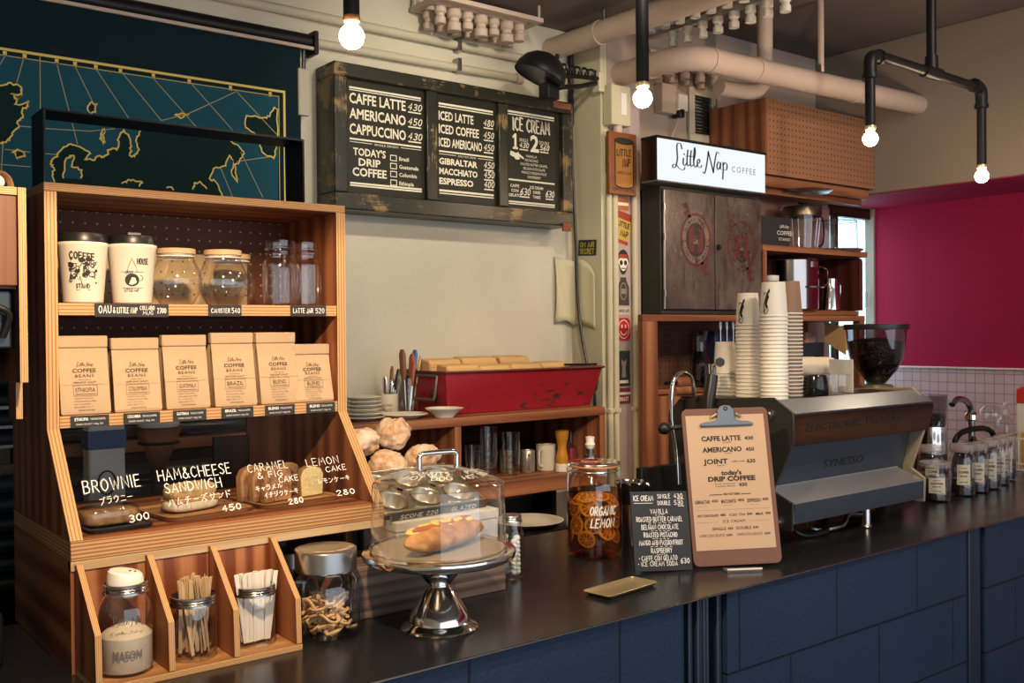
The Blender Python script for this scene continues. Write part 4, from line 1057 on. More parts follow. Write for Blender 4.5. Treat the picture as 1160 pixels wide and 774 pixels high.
# bulb shaped canisters with wooden lids
def canister(x, y, lab):
    o = thing('glass_canister', lab, 'canister', (x, y, SH))
    pr = [(0, .003), (.028, .0), (.034, .003), (.045, .020), (.0525, .042), (.053, .056), (.047, .076), (.039, .092), (.0365, .100), (.0375, .106)]
    MB().lathe(pr, 36).build('glass_bowl', M['clear_glass'], o, local=True)
    MB().lathe([(.0, .1045), (.036, .1045), (.036, .1075), (.0395, .1075), (.0400, .1165), (.0385, .118), (0, .118)], 36).build('wooden_lid', M['pale_wood'], o, local=True)
    MB().tube([(.0372 * math.cos(R(a)), .0372 * math.sin(R(a)), .102) for a in range(0, 360, 15)], .0016, 6, closed=True).build('gasket', M['white_plastic'], o, local=True)
canister(.742, 2.09, 'round glass canister with wooden lid, left one beside the kettle tumbler')
canister(.838, 2.075, 'round glass canister with wooden lid, front one in the middle of the top shelf')
canister(.899, 2.17, 'round glass canister with wooden lid standing behind and right of the front one')
def facet_jar(x, y, lab, big):
    o = thing('glass_jar', lab, 'jar', (x, y, SH))
    r = .038 if big else .036
    pr = [(0, .004), (r * .82, 0), (r * .97, .006), (r, .02), (r * .97, .045), (r, .07), (r, .095), (r * .92, .104), (r * .84, .110), (r * .84, .116), (r * .90, .118), (r * .90, .122), (r * .84, .124), (r * .90, .128), (r * .9, .131), (r * .84, .133), (r * .85, .146), (r * .80, .147)]
    MB().lathe(pr, 14 if not big else 36).build('glass_body', M['clear_glass'], o, local=True, angle=12 if not big else 38)
    m = MB()
    for k in range(10):
        a = 2 * PI * k / 10
        m.tube([(r * 1.0 * math.cos(a + q), r * 1.0 * math.sin(a + q), .015 + .08 * i / 6) for i, q in enumerate([0, .12, .2, .24, .2, .12, 0])], .0016, 6)
    m.build('moulded_pattern', M['thin_glass'], o, local=True)
facet_jar(.976, 2.085, 'tall clear latte jar with a screw neck, left of the pair', True)
facet_jar(1.044, 2.10, 'patterned clear latte jar against the cabinet side, right of the pair', False)

# coffee bags
BAGZ = 1.4487
def bag_mesh(h=.150):
    m = MB(); lv = [(0, .045, -.031, .031), (.006, .0465, -.0325, .0325), (.055, .0462, -.0325 + .0205 * .049 / (h - .046), .031), (h - .040, .0462, -.0120, .022), (h - .024, .0466, -.0085, .008)]
    V, fs = [], []
    for z, w, yf, yb_ in lv:
        g = .012 if .02 < z < h - .05 else .004
        V += [(-w, yf, z), (0, yf, z), (w, yf, z), (w - g * .7, (yf + yb_) / 2, z), (w, yb_, z), (0, yb_ + .001, z), (-w, yb_, z), (-w + g * .7, (yf + yb_) / 2, z)]
    n = 8
    for i in range(len(lv) - 1):
        for k in range(n):
            j = (k + 1) % n; fs.append([i * n + k, i * n + j, (i + 1) * n + j, (i + 1) * n + k])
    fs.append([k for k in range(n)][::-1]); fs.append([(len(lv) - 1) * n + k for k in range(n)])
    return m.add(V, fs)
def coffee_bag(x, y, origin, lab, h=.150, rz=0, tilt=0):
    o = thing('coffee_bag', lab, 'coffee bag', (x, y, BAGZ), rz)
    bag_mesh(h).build('bag_body', M['kraft'], o, local=True, bevel=.0012, angle=25)
    f = MB().box(-.0470, .0470, -.0115, .0090, h - .024, h)
    f.build('folded_top', M['kraft'], o, local=True, bevel=.003)
    F = frame((0, -.0334, .006), (1, 0, 0), Vector((0, .0205, h - .046)).normalized())
    m = MB(); k = h / .15
    script_name(m, F, -.014, .0865 * k, .031, pen=.5, dz=.0008, n=3)
    m.text('COFFEE', F, 0, .0755 * k, .0105, 'C', bold=.02, width=.044, dz=.0008); m.text('BEANS', F, 0, .066 * k, .0085, 'C', bold=.0, width=.035, spacing=1.2, dz=.0008)
    m.line(-.012, .012, .0612 * k, .0006, F, dz=.0008)
    m.text('HAND ROAST QUALITY', F, 0, .0545 * k, .0048, 'C', width=.044, bold=.01, dz=.0008)
    m.ribbon([(-.022, .030 * k), (.022, .030 * k), (.022, .0505 * k), (-.022, .0505 * k)], .0006, F, dz=.0008, closed=True)
    m.text(origin, F, 0, .0375 * k, .0125, 'C', width=min(.036, .0062 * len(origin)), bold=.0, dz=.0008)
    m.line(-.019, .019, .0335 * k, .0009, F, dz=.0008)
    for i in range(4): m.text(('roasted in Yoyogi Tokyo', 'freshly ground beans 200g', 'store in a cool dry place', 'open daily 9 to 7')[i], F, -.022, (.0245 - .0055 * i) * k, .0036, width=(.036, .040, .030, .034)[i], dz=.0008)
    m.text('LITTLE NAP COFFEE STAND', F, 0, .0015 * k, .0034, 'C', width=.030, bold=.02, dz=.0008)
    m.build('printed_lettering', M['brown_ink'], o, local=True)
    l = MB(); l.line(-.046, .046, .052 * k, .0007, F, dz=.0004); l.build('crease', M['kraft_dark'], o, local=True)
for (x, y, s, lab, h, rz) in ((.543, 2.062, 'ETHIOPIA', 'brown paper coffee bag printed ETHIOPIA, leftmost in the row', .153, -.02), (.643, 2.060, 'COLOMBIA', 'brown paper coffee bag printed COLOMBIA, second from the left', .148, -.04),
                              (.745, 2.065, 'GUATEMALA', 'brown paper coffee bag printed GUATEMALA, third from the left', .153, .0), (.848, 2.062, 'BRAZIL', 'brown paper coffee bag printed BRAZIL, fourth from the left', .157, -.03),
                              (.950, 2.066, 'BLEND', 'taller brown paper coffee bag printed BLEND, fifth in the row', .157, .02), (1.033, 2.064, 'BLEND', 'short brown paper coffee bag printed BLEND, rightmost in the row', .130, -.04)):
    coffee_bag(x, y, s, lab, h, rz)

# cakes and sandwiches behind the glass
LZ = ZL + .0004
def tray(name, lab, x, y, hw, hd, rz, m, rim=.004, th=.008):
    o = thing(name, lab, 'tray', (x, y, LZ), rz)
    mb = MB(); 
    def rr(w, d, r=.018): return [(sx * (w - r) + r * math.cos(R(a)), sy * (d - r) + r * math.sin(R(a))) for sx, sy, a0 in ((1, 1, 0), (-1, 1, 90), (-1, -1, 180), (1, -1, 270)) for a in range(a0, a0 + 91, 18)]
    A = rr(hw - .006, hd - .006); B = rr(hw, hd); C_ = rr(hw - .005, hd - .005, .015); n = len(A)
    V = [(p[0], p[1], 0) for p in A] + [(p[0], p[1], th) for p in B] + [(p[0], p[1], th) for p in C_] + [(p[0] * .97, p[1] * .97, th - rim) for p in C_]
    fs = [list(range(n))[::-1], list(range(3 * n, 4 * n))] + [[i * n + k, i * n + (k + 1) % n, (i + 1) * n + (k + 1) % n, (i + 1) * n + k] for i in range(3) for k in range(n)]
    mb.add(V, fs); mb.build('tray_body', m, o, local=True)
    return o
tray('slate_tray', 'small dark slate tray under the wrapped brownie', .570, 1.965, .062, .062, .05, M['slate'])
tray('wooden_tray', 'pale wooden tray under the ham sandwich in the middle', .745, 2.015, .092, .088, .12, M['board_wood'], th=.010)
tray('wooden_tray', 'pale wooden tray under the cake slices by the right side panel', .950, 2.02, .095, .080, .10, M['board_wood'], th=.010)
def lump(name, m, parent, sx, sy, sz, wob, seed, c=(0, 0, 0), n=18, k=12, power=1.0):
    mb = MB(); mb.ball((0, 0, 0), 1, n, k, wob=wob, seed=seed)
    V = []
    for p in mb.v:
        q = Vector((math.copysign(abs(p.x) ** power, p.x) * sx, math.copysign(abs(p.y) ** power, p.y) * sy, math.copysign(abs(p.z) ** power, p.z) * sz))
        V.append(q + Vector(c))
    mb.v = V
    return mb.build(name, m, parent, local=True, sub=1, angle=180)
t = NT('brownie'); t.bsdf(t.ramp(t.noise(t.ob(), 90, 6, .7), [(.35, (.20, .10, .04)), (.6, (.42, .24, .11))]), .75, 0, .3, t.bump(t.noise(t.ob(), 160, 4), .5, .003)); M['brownie'] = t.m
glass('cling_film', (.99, .99, .98), (.85, .85, .83), 1.2, .12)
br = thing('wrapped_brownie', 'brown brownie slab wrapped in clear film on the slate tray', 'brownie', (.562, 1.965, LZ + .006), .1)
lump('brownie_slab', M['brownie'], br, .052, .034, .015, .05, 2, (0, 0, .015), power=.45)
lump('film_wrap', M['cling_film'], br, .056, .038, .0185, .07, 3, (0, 0, .0185), power=.5)
t = NT('bun_crust')
cr = t.ramp(t.noise(t.ob(), 16, 5), [(.35, (.52, .33, .13)), (.6, (.70, .52, .28))])
t.bsdf(cr, .6, 0, .3, t.bump(t.noise(t.ob(), 60, 4), .2, .002)); M['bun_crust'] = t.m
plain('bun_crumb', (.78, .68, .48), .8, var=.08, scale=80)
plain('ham', (.62, .27, .20), .5)
plain('cheese', (.72, .50, .14), .45)
sw = thing('ham_sandwich', 'pale ham and cheese bun sandwich on the middle wooden tray', 'sandwich', (.735, 2.005, LZ + .007), .25)
lump('lower_bun', M['bun_crumb'], sw, .058, .032, .013, .03, 5, (0, 0, .013), power=.6)
MB().box(-.050, .052, -.031, .030, .021, .025).build('ham_slice', M['ham'], sw, local=True, bevel=.002)
MB().box(-.048, .055, -.030, .029, .0255, .0285).build('cheese_slice', M['cheese'], sw, local=True, bevel=.001)
lump('upper_bun', M['bun_crust'], sw, .057, .032, .017, .03, 6, (0, 0, .040), power=.7)
for nm, ca, cb, sc in (('caramel_cake', (.26, .11, .045), (.52, .28, .13), 45), ('lemon_cake', (.74, .58, .24), (.84, .72, .38), 120), ('dark_cake', (.07, .03, .014), (.45, .26, .13), 30)):
    t = NT(nm); t.bsdf(t.ramp(t.noise(t.ob(), sc, 6, .7), [(.38, ca), (.6, cb)]), .8, 0, .2, t.bump(t.noise(t.ob(), 200, 3), .5, .002)); M[nm] = t.m
plain('cake_crust', (.34, .17, .065), .7, var=.3, scale=40)
def slice_(lab, x, y, rz, m, w=.036, h=.074, th=.010, lean=0):
    o = thing('cake_slice', lab, 'cake', (x, y, LZ + .007), rz)
    pr = [(-w, 0), (w, 0), (w * 1.06, h * .72), (w * .8, h * .92), (w * .3, h), (-w * .3, h), (-w * .8, h * .92), (-w * 1.06, h * .72)]
    MB().prism([(p[0] * .955, .001 + p[1] * .96) for p in pr], -th, th, 'y').build('crumb', M[m], o, local=True, bevel=.002)
    MB().prism(pr, -th + .0012, th - .0012, 'y').build('crust', M['cake_crust'], o, local=True, bevel=.002)
ang = .28
for i, lab in enumerate(('brown caramel fig cake slice at the front of the standing three', 'brown caramel fig cake slice in the middle of the standing three', 'brown caramel fig cake slice at the back of the standing three')):
    slice_(lab, .914 - .016 * i, 1.985 + .0245 * i, ang, 'caramel_cake')
slice_('dark marbled cake slice between the caramel and lemon slices', .968, 2.045, .35, 'dark_cake', .03, .072)
slice_('pale yellow lemon cake slice standing at the right end of the tray', 1.003, 2.005, .15, 'lemon_cake', .029, .066)

# ------------------------------------------------------------------ jars in the rack
def ring(mb, r, z0, z1, n=40):
    k = (z1 - z0) / 4
    mb.lathe([(r - .002, z1), (r, z1 - .001), (r + .0012, z1 - k), (r, z1 - 1.5 * k), (r + .0012, z1 - 2 * k), (r + .0003, z1 - 2.6 * k), (r + .002, z0 + .8 * k), (r + .0022, z0), (r - .001, z0)], n)
    return mb
BZ = 1.0115
mj = thing('mason_jar', 'embossed mason jar of sugar with a white pouring cap in the left bin', 'jar', (.541, 1.795, BZ))
jp = [(0, .004), (.034, .0), (.042, .004), (.0455, .014), (.0455, .105), (.0435, .118), (.037, .131), (.0335, .137), (.0335, .150)]
MB().lathe(jp, 40).build('glass_body', M['clear_glass'], mj, local=True)
m = MB(); script_name(m, XY, -.026, .090, .056, pen=.4, n=5); m.text('MASON', XY, 0, .034, .019, 'C', bold=.03, width=.048)
wrap(m, (0, 0, 0), math.atan2(-1.795, -.541) + .05, lambda y: .0455); m.build('embossing', plain('emboss', (.16, .14, .12), .3), mj, local=True)
ring(MB(), .0365, .1395, .1565).build('screw_ring', M['ring_steel'], mj, local=True)
MB().lathe([(.0, .1545), (.0345, .1545)], 30).build('lid_disc', M['ring_steel'], mj, local=True)
sp = MB(); sp.lathe([(.031, .156), (.0305, .164), (.0285, .1735), (.025, .1765), (.0, .1765)], 30)
for q in sp.v:
    if q.z > .162: q.z += -.16 * q.x + .06 * q.y

sp.build('pouring_cap', M['white_plastic'], mj, local=True)
MB().tube([(.012 + .006 * math.cos(R(a)), -.004 + .004 * math.sin(R(a)), .1765 - .16 * (.012 + .006 * math.cos(R(a)))) for a in range(0, 360, 30)], .0012, 6, closed=True).build('cap_hole', M['zinc'], mj, local=True)
sg = one(MB().lathe([(0, .006), (.040, .006), (.0435, .016), (.0435, .066), (.035, .074), (.015, .084), (0, .088)], 36), 'sugar', plain('sugar', (.60, .52, .40), .9, var=.1, scale=300, bump=.3), 'pale raw sugar filling the lower half of the mason jar', 'sugar', (.541, 1.795, BZ), local=True)
sg['kind'] = 'stuff'
def straight_jar(x, y, lab, r, h):
    o = thing('glass_jar', lab, 'jar', (x, y, BZ))
    MB().lathe([(0, .005), (r * .8, 0), (r * .95, .004), (r, .012), (r, h - .028), (r * .97, h - .02), (r * .97, h - .004)], 40).build('glass_body', M['clear_glass'], o, local=True)
    ring(MB(), r * .99, h - .020, h - .003).build('screw_ring', M['ring_steel'], o, local=True)
    return o
straight_jar(.662, 1.795, 'clear jar of wooden stirrers with a steel ring in the middle bin', .041, .118)
straight_jar(.781, 1.795, 'clear jar of paper wrapped picks with a steel ring in the right bin', .0375, .116)
rd = random.Random(11)
st0 = None
for i in range(34):
    rr, a = .030 * math.sqrt(rd.random()), rd.uniform(0, 6.28)
    if st0 is None:
        st0 = MB().box(-.0032, .0032, -.0007, .0007, 0, .134, grain='z').build('wooden_stirrer', M['pale_wood'], None, bevel=.0003)
        tag(st0, 'thin pale wooden stirrer standing in the middle bin\'s jar', 'stirrer', 'stirrers in the middle jar'); o = st0
    else: o = st0.copy(); COL.objects.link(o)
    tx, ty_ = rd.uniform(-.14, .14), rd.uniform(-.14, .14)
    o.location = (.662 + rr * math.cos(a) * .75, 1.795 + rr * math.sin(a) * .75, BZ + .007)
    o.rotation_euler = (ty_, tx, rd.uniform(-.6, .6) + (0 if i % 2 else .5))
    if i: o.location.x -= .05 * math.sin(tx); o.location.y += .05 * math.sin(ty_)
    o.location.z += rd.uniform(0, .010)
pk = None
for i in range(26):
    if pk is None:
        pk = MB().box(-.0042, .0042, -.0009, .0009, 0, .129, grain='z').build('wrapped_pick', M['paper_cup'], None, bevel=.0003)
        tag(pk, 'white paper wrapped pick standing in the right bin\'s jar', 'pick', 'wrapped picks in the right jar'); o = pk
    else: o = pk.copy(); COL.objects.link(o)
    u = (i % 13) / 12 - .5; v = (i // 13) - .5
    o.location = (.781 + u * .046, 1.795 + v * .012 + rd.uniform(-.003, .003), BZ + .007)
    o.rotation_euler = (rd.uniform(-.03, .03), rd.uniform(-.05, .05) + u * .2, rd.uniform(-.3, .3))
# cookie jar
def cjar(x, y, z, lab, s=1.0):
    o = thing('cookie_jar', lab, 'jar', (x, y, z))
    pr = [(0, .005), (.048, 0), (.060, .005), (.067, .020), (.0685, .060), (.0675, .095), (.062, .116), (.055, .126), (.0545, .136)]
    MB().lathe([(a * s, b * s) for a, b in pr], 44).build('glass_body', M['clear_glass'], o, local=True)
    MB().lathe([(a * s, b * s) for a, b in [(.056, .131), (.0605, .131), (.0615, .134), (.0615, .1715), (.0605, .1738), (.0585, .1748), (.056, .1750), (.0, .1750)]], 44).build('steel_lid', M['steel'], o, local=True, angle=14)
    return o
cj = cjar(.930, 1.793, 1.0, 'squat glass cookie jar with a brushed steel lid beside the rack')
m = MB()
for i, ch in enumerate('HOMEMADE COOKIE JAR'):
    a = R(215 + i * 6.2); F = frame((.050 * math.cos(a), .050 * math.sin(a), .1758), (-math.sin(a), math.cos(a), 0), (-math.cos(a), -math.sin(a), 0))
    if ch != ' ': m.hand(ch, F, 0, -.003, .0075, .0012)
m.build('lettering', M['chalk'], cj, local=True)
cjar(.945, 1.975, 1.0, 'second steel lidded glass jar in the shadow under the cabinet ledge', .80)
plain('cookie', (.62, .40, .19), .7, var=.25, scale=60, bump=.2)
ck = None
for i in range(44):
    if ck is None:
        ck = MB(); pts = []
        for q in range(15):
            a = R(q * 20 - 20); pts.append((.019 * math.cos(a) * (1 + .2 * math.sin(3 * a)), .016 * math.sin(a), .006 * math.sin(2 * a)))
        ck.tube(pts, .0042, 8, flat=.7); ck.tube([(-.012, 0, 0), (0, .003, .003), (.012, -.002, 0)], .004, 8, flat=.7)
        ck = ck.build('cookie', M['cookie'], None)
        tag(ck, 'golden twisted cookie piled in the steel lidded jar beside the rack', 'cookie', 'cookies in the steel lidded jar'); o = ck
    else: o = ck.copy(); COL.objects.link(o)
    a = i * 2.4; rr = .042 * math.sqrt(((i * 7) % 9 + .5) / 9); lv = i // 10
    o.location = (.930 + rr * math.cos(a), 1.793 + rr * math.sin(a), 1.014 + lv * .014 + .003 * (i % 3)); o.rotation_euler = (rd.uniform(-.7, .7), rd.uniform(-.7, .7), rd.uniform(0, 6.3))

# ------------------------------------------------------------------ cake stand, dome and hot dog
CSX, CSY = 1.131, 1.688
cs = thing('cake_stand', 'chrome pedestal cake stand on the bar with a waisted stem', 'cake stand', (CSX, CSY, 1.0))
MB().lathe([(.0, .001), (.0775, 0), (.079, .003), (.0745, .008), (.067, .012), (.0625, .016), (.060, .030), (.056, .036), (.053, .042), (.042, .059), (.030, .076), (.0215, .0855)], 56).build('base', M['chrome'], cs, local=True)
MB().lathe([(.0215, .0855), (.0228, .0875), (.0222, .0895), (.030, .098), (.038, .108), (.045, .120), (.052, .134), (.056, .146)], 48).build('stem', M['chrome'], cs, local=True)
MB().lathe([(.0, .1465), (.10, .1465), (.135, .146), (.150, .144), (.1555, .147), (.1575, .154), (.1565, .160), (.152, .162), (.146, .161), (.140, .1625), (.0, .1625)], 72).build('plate', M['chrome'], cs, local=True)
MB().lathe([(.0, .163), (.137, .163)], 48).build('plate_liner', plain('liner', (.42, .36, .28), .38, .35, .12, 12), cs, local=True)
gd = thing('cake_dome', 'clear acrylic cake dome with a chrome bar handle over the hot dog', 'cake dome', (CSX, CSY, 1.1635))
pr = [(.1385, .0), (.1400, .003), (.1385, .008), (.1345, .128), (.1325, .135), (.125, .141), (.07, .158), (.03, .167), (.0, .1685)]
MB().lathe(pr, 64).build('acrylic_cover', M['acrylic'], gd, local=True)
MB().tube([(.1395 * math.cos(R(a)), .1395 * math.sin(R(a)), .003) for a in range(0, 360, 6)], .0018, 6, closed=True).build('rim', M['thin_glass'], gd, local=True)
MB().tube([(.1335 * math.cos(R(a)), .1335 * math.sin(R(a)), .1315) for a in range(0, 360, 6)], .0014, 6, closed=True).build('shoulder_edge', M['thin_glass'], gd, local=True)
hz = .163; hd_ = Matrix.Rotation(R(-6), 4, 'Z')
hpts = sm3([(-.043, 0, hz - .004), (-.043, 0, hz + .012), (-.043, 0, hz + .024), (-.038, 0, hz + .0295), (-.025, 0, hz + .031), (.025, 0, hz + .031), (.038, 0, hz + .0295), (.043, 0, hz + .024), (.043, 0, hz + .012), (.043, 0, hz - .004)], 4)
hh = MB(); hh.T = hd_; hh.tube(hpts, .0052, 12); hh.lathe([(0, hz - .002), (.009, hz - .002), (.009, hz + .001), (0, hz + .001)], 14, (-.043, 0, 0)); hh.lathe([(0, hz - .002), (.009, hz - .002), (.009, hz + .001), (0, hz + .001)], 14, (.043, 0, 0))
hh.build('handle', M['chrome'], gd, local=True)
def domeletter(s, a0, r0, h, da):
    m = MB()
    for i, ch in enumerate(s):
        if ch == ' ': continue
        a = R(a0 + i * da); zz = .141 + (.125 - r0) / .055 * .017 + .0012
        nrm = Vector((math.cos(a) * .3, math.sin(a) * .3, .95)).normalized(); u = Vector((-math.sin(a), math.cos(a), 0)); v = nrm.cross(u)
        F = frame((r0 * math.cos(a), r0 * math.sin(a), zz), u, v); m.hand(ch, F, 0, 0, h, .0015, dz=.0006)
    m.build('lettering', M['chalk'], gd, local=True)
domeletter('HOT DOG', 192, .098, .018, 9); domeletter('DONUTS', 193, .076, .014, 11); domeletter('HOT DOG 500', 268, .100, .016, 8); domeletter('PICKLE', 285, .080, .013, 10)
t = NT('bread')
g = t.noise(t.ob(), 22, 6, .65); z = t.n('SeparateXYZ', Vector=t.n('TexCoord').outputs['Object']).outputs[2]
t.bsdf(t.ramp(g, [(.30, (.24, .085, .022)), (.48, (.42, .19, .06)), (.62, (.55, .30, .11)), (.75, (.66, .44, .21))]), .5, 0, .3, t.bump(t.noise(t.ob(), 60, 5), .35, .004)); M['bread'] = t.m
plain('bread_cut', (.74, .55, .24), .75, var=.15, scale=60)
plain('mustard', (.72, .48, .05), .4, var=.15, scale=50)
plain('sausage', (.40, .12, .05), .4)
hdg = thing('hot_dog', 'split hot dog roll filled with cheese under the clear dome', 'hot dog', (CSX + .004, CSY - .012, 1.1636), R(14))
def roll(name, m, y0, hz_, ry, sgn, L=.120, zc=.026, rough=.0):
    mb = MB(); n = 44; k = 22; V = []; fs = []
    for i in range(n + 1):
        u = -1 + 2 * i / n; s = max((1 - abs(u) ** 2.6) ** .5, .03)
        for j in range(k):
            a = 2 * PI * j / k; q = Vector((u * 3.2 + sgn, math.cos(a), math.sin(a)))
            d = 1 + rough * (mnoise.noise(q * 1.3) + .5 * mnoise.noise(q * 3.4))
            zz = math.sin(a); zz = zz * .80 if zz < 0 else zz
            V.append((u * L, y0 + ry * math.cos(a) * s * d + .005 * math.sin(u * 2.2), max(.0006, zc + hz_ * zz * s * d + .004 * u * u)))
    for i in range(n):
        for j in range(k): fs.append([i * k + j, i * k + (j + 1) % k, (i + 1) * k + (j + 1) % k, (i + 1) * k + j])
    fs.append(list(range(k))[::-1]); fs.append([n * k + j for j in range(k)])
    return mb.add(V, fs).build(name, M[m], hdg, local=True, angle=180)
roll('bread_roll', 'bread', -.004, .0275, .030, 1, rough=.16, zc=.023)
roll('bread_crumb', 'bread_cut', .004, .016, .016, 1.5, .102, .036, .2)
roll('sausage', 'sausage', .002, .009, .010, 1, .094, .046, .1)
f = MB()
for i in range(15):
    u = -1 + 2 * i / 14; f.ball((u * .092, .006 + .007 * math.sin(i * 2.3), .0535 - .008 * u * u), .0115, 12, 8, sx=1.1, sy=.8, sz=.42, wob=.35, seed=i)
f.build('filling', plain('melted_cheese', (.74, .55, .16), .45, var=.15, scale=50), hdg, local=True, sub=1, angle=180)

# crate, napkin box and muffin tin behind the stand
wood('dark_plank', (.09, .058, .045), (.17, .11, .085), (.28, .19, .14), rough=.7, rings=26, flame=.15)
cr = thing('wooden_crate', 'low weathered wooden crate standing behind the cake stand', 'crate', (1.215, 1.95, 1.0))
MB().box(1.013, 1.418, 1.838, 1.852, 1.0, 1.112).build('front_board', M['dark_plank'], cr, bevel=.0015)
MB().box(1.013, 1.418, 1.972, 1.986, 1.0, 1.112).build('rear_board', M['dark_plank'], cr, bevel=.0015)
MB().box(1.013, 1.027, 1.8525, 1.9715, 1.0, 1.112, grain='y').build('end_board', M['red_pine'], cr, bevel=.0015)
MB().box(1.404, 1.418, 1.8525, 1.9715, 1.0, 1.112, grain='y').build('end_board', M['red_pine'], cr, bevel=.0015)
MB().box(1.0275, 1.4035, 1.8525, 1.9715, 1.100, 1.111).build('lid_board', M['dark_plank'], cr)
wbx = thing('white_box', 'shallow white card box on the crate under the muffin tin', 'box', (1.215, 1.95, 1.1125))
MB().box(1.125, 1.400, 1.842, 1.985, 1.1125, 1.190).build('box_base', plain('white_card', (.74, .71, .64), .7, var=.03), wbx, bevel=.002)
MB().box(1.123, 1.402, 1.840, 1.987, 1.170, 1.1925).build('box_lid', M['white_card'], wbx, bevel=.002)
mt = thing('muffin_tin', 'tilted aluminium muffin tin propped on the white box', 'baking tin', (1.235, 1.88, 1.193))
plain('aluminium', (.50, .45, .36), .33, .9, .1)
TS = R(24); MF = Matrix.Translation((1.112, 1.868, 1.208)) @ Matrix.Rotation(R(3), 4, 'Z') @ Matrix.Rotation(TS, 4, 'X')
TW, TH, cupr = .280, .17, .036
pl = MB(); pl.T = MF
cups = [(.048 + .094 * i, .048 + .078 * j) for j in range(2) for i in range(3)]
N = 24
nx_, ny_ = 3, 2
xs = [0, .095, .189, TW]; ys = [0, .087, TH]
for (cx, cy) in cups:
    i = cups.index((cx, cy)) % 3; j = cups.index((cx, cy)) // 3
    x0, x1, y0, y1 = xs[i], xs[i + 1], ys[j], ys[j + 1]
    V, fs = [], []
    for k in range(N):
        a = 2 * PI * k / N; ca, sa = math.cos(a), math.sin(a)
        V.append((cx + cupr * ca, cy + cupr * sa, 0))
        tt = min(((x1 - cx) / ca if ca > 1e-6 else (x0 - cx) / ca if ca < -1e-6 else 9), ((y1 - cy) / sa if sa > 1e-6 else (y0 - cy) / sa if sa < -1e-6 else 9))
        V.append((cx + tt * ca, cy + tt * sa, 0))
    for k in range(N):
        q = (k + 1) % N; fs.append([2 * k, 2 * k + 1, 2 * q + 1, 2 * q])
    pl.add(V, fs)
pl.build('tin_sheet', M['aluminium'], mt, solid=.0012)
for cx, cy in cups:
    c = MB(); c.T = MF; c.lathe([(cupr, 0), (cupr + .0008, .0012), (cupr - .002, -.004), (cupr * .78, -.028), (cupr * .72, -.030), (0, -.030)], 28, (cx, cy, 0)); c.build('muffin_cup', M['aluminium'], mt)
e = MB(); e.T = MF; e.tube([(0, 0, 0), (TW, 0, 0), (TW, TH, 0), (0, TH, 0)], .0028, 8, closed=True); e.build('rolled_rim', M['aluminium'], mt)
lb = MB(); lb.T = MF; lb.box(.004, TW - .006, -.018, -.0135, -.008, .010); lo = lb.build('label_strip', M['black_card'], mt)
lm = MB(); lm.hand('SCONE 220', MF @ frame((0, -.0182, 0), (1, 0, 0), (0, 0, 1)), .03, -.005, .010, .0016, width=.10); lm.hand('GLAZED', MF @ frame((0, -.0182, 0), (1, 0, 0), (0, 0, 1)), .17, -.005, .010, .0016, width=.07); lm.build('lettering', M['chalk'], lo)
# pile of scones
t = NT('scone')
g = t.noise(t.ob(), 26, 6, .7)
t.bsdf(t.ramp(g, [(.28, (.30, .13, .05)), (.42, (.54, .32, .17)), (.55, (.70, .54, .40)), (.75, (.78, .68, .58))]), .8, 0, .2, t.bump(t.noise(t.ob(), 55, 5), .7, .008)); M['scone'] = t.m
bk = thing('scone_basket', 'dark wire basket under the pile of scones behind the cabinet', 'basket', (1.30, 2.13, 1.0))
bb = MB()
for z, g in ((1.165, 0), (1.190, .004), (1.215, .008)): bb.tube([(1.15 - g, 2.055 - g, z), (1.46 + g, 2.055 - g, z), (1.46 + g, 2.26 + g, z), (1.15 - g, 2.26 + g, z)], .003, 6, closed=True)
for i in range(9):
    x = 1.16 + i * .036; bb.tube([(x, 2.047, 1.215), (x, 2.055, 1.165), (x, 2.26, 1.165), (x, 2.268, 1.215)], .002, 6)
bb.build('wire_frame', M['black_metal'], bk)
lg = MB()
for x in (1.17, 1.44):
    for yy in (2.085, 2.225): MB().tube([(x, yy, 1.0), (x, yy, 1.165)], .004, 8).build('basket_leg', M['black_metal'], bk)
MB().box(1.152, 1.458, 2.058, 2.257, 1.168, 1.172).build('liner', M['kraft'], bk)
SCN = [(1.200, 2.125, 1.338, 'scone at the top left of the pile against the cabinet'), (1.303, 2.140, 1.352, 'pale scone crowning the pile near the back wall plates'), (1.255, 2.085, 1.278, 'scone in the centre of the pile below the two top ones'), (1.362, 2.110, 1.286, 'floury scone on the right slope of the pile'),
       (1.180, 2.112, 1.240, 'scone half hidden low on the left side of the pile'), (1.298, 2.106, 1.212, 'scone just above the dome handle at the pile foot'), (1.410, 2.108, 1.214, 'scone at the lower right end of the pile seen through the dome'), (1.232, 2.212, 1.212, 'scone buried at the back of the pile'), (1.350, 2.212, 1.225, 'scone buried at the back right of the pile')]
sc0 = []
for i in range(3):
    mb = MB(); mb.ball((0, 0, 0), 1, 40, 26)
    out = []
    for p in mb.v:
        q = p * 1.3 + Vector((i * 7.1, 3.3, 1.7))
        d = 1 + .20 * mnoise.noise(q * 1.1) + .13 * mnoise.noise(q * 3.0) + .06 * mnoise.noise(q * 7.5)
        out.append(Vector((p.x * .048 * d, p.y * .044 * d, p.z * .035 * d)))
    mb.v = out
    sc0.append(mb)
for i, (x, y, z, lab) in enumerate(SCN):
    if i < 3: o = sc0[i].build('scone', M['scone'], None, angle=180); sc0[i] = o
    else: o = sc0[i % 3].copy(); COL.objects.link(o)
    o.location = (x, y, z); o.rotation_euler = (rd.uniform(-.5, .5), rd.uniform(-.5, .5), rd.uniform(0, 6)); tag(o, lab, 'scone', 'scones in the basket')

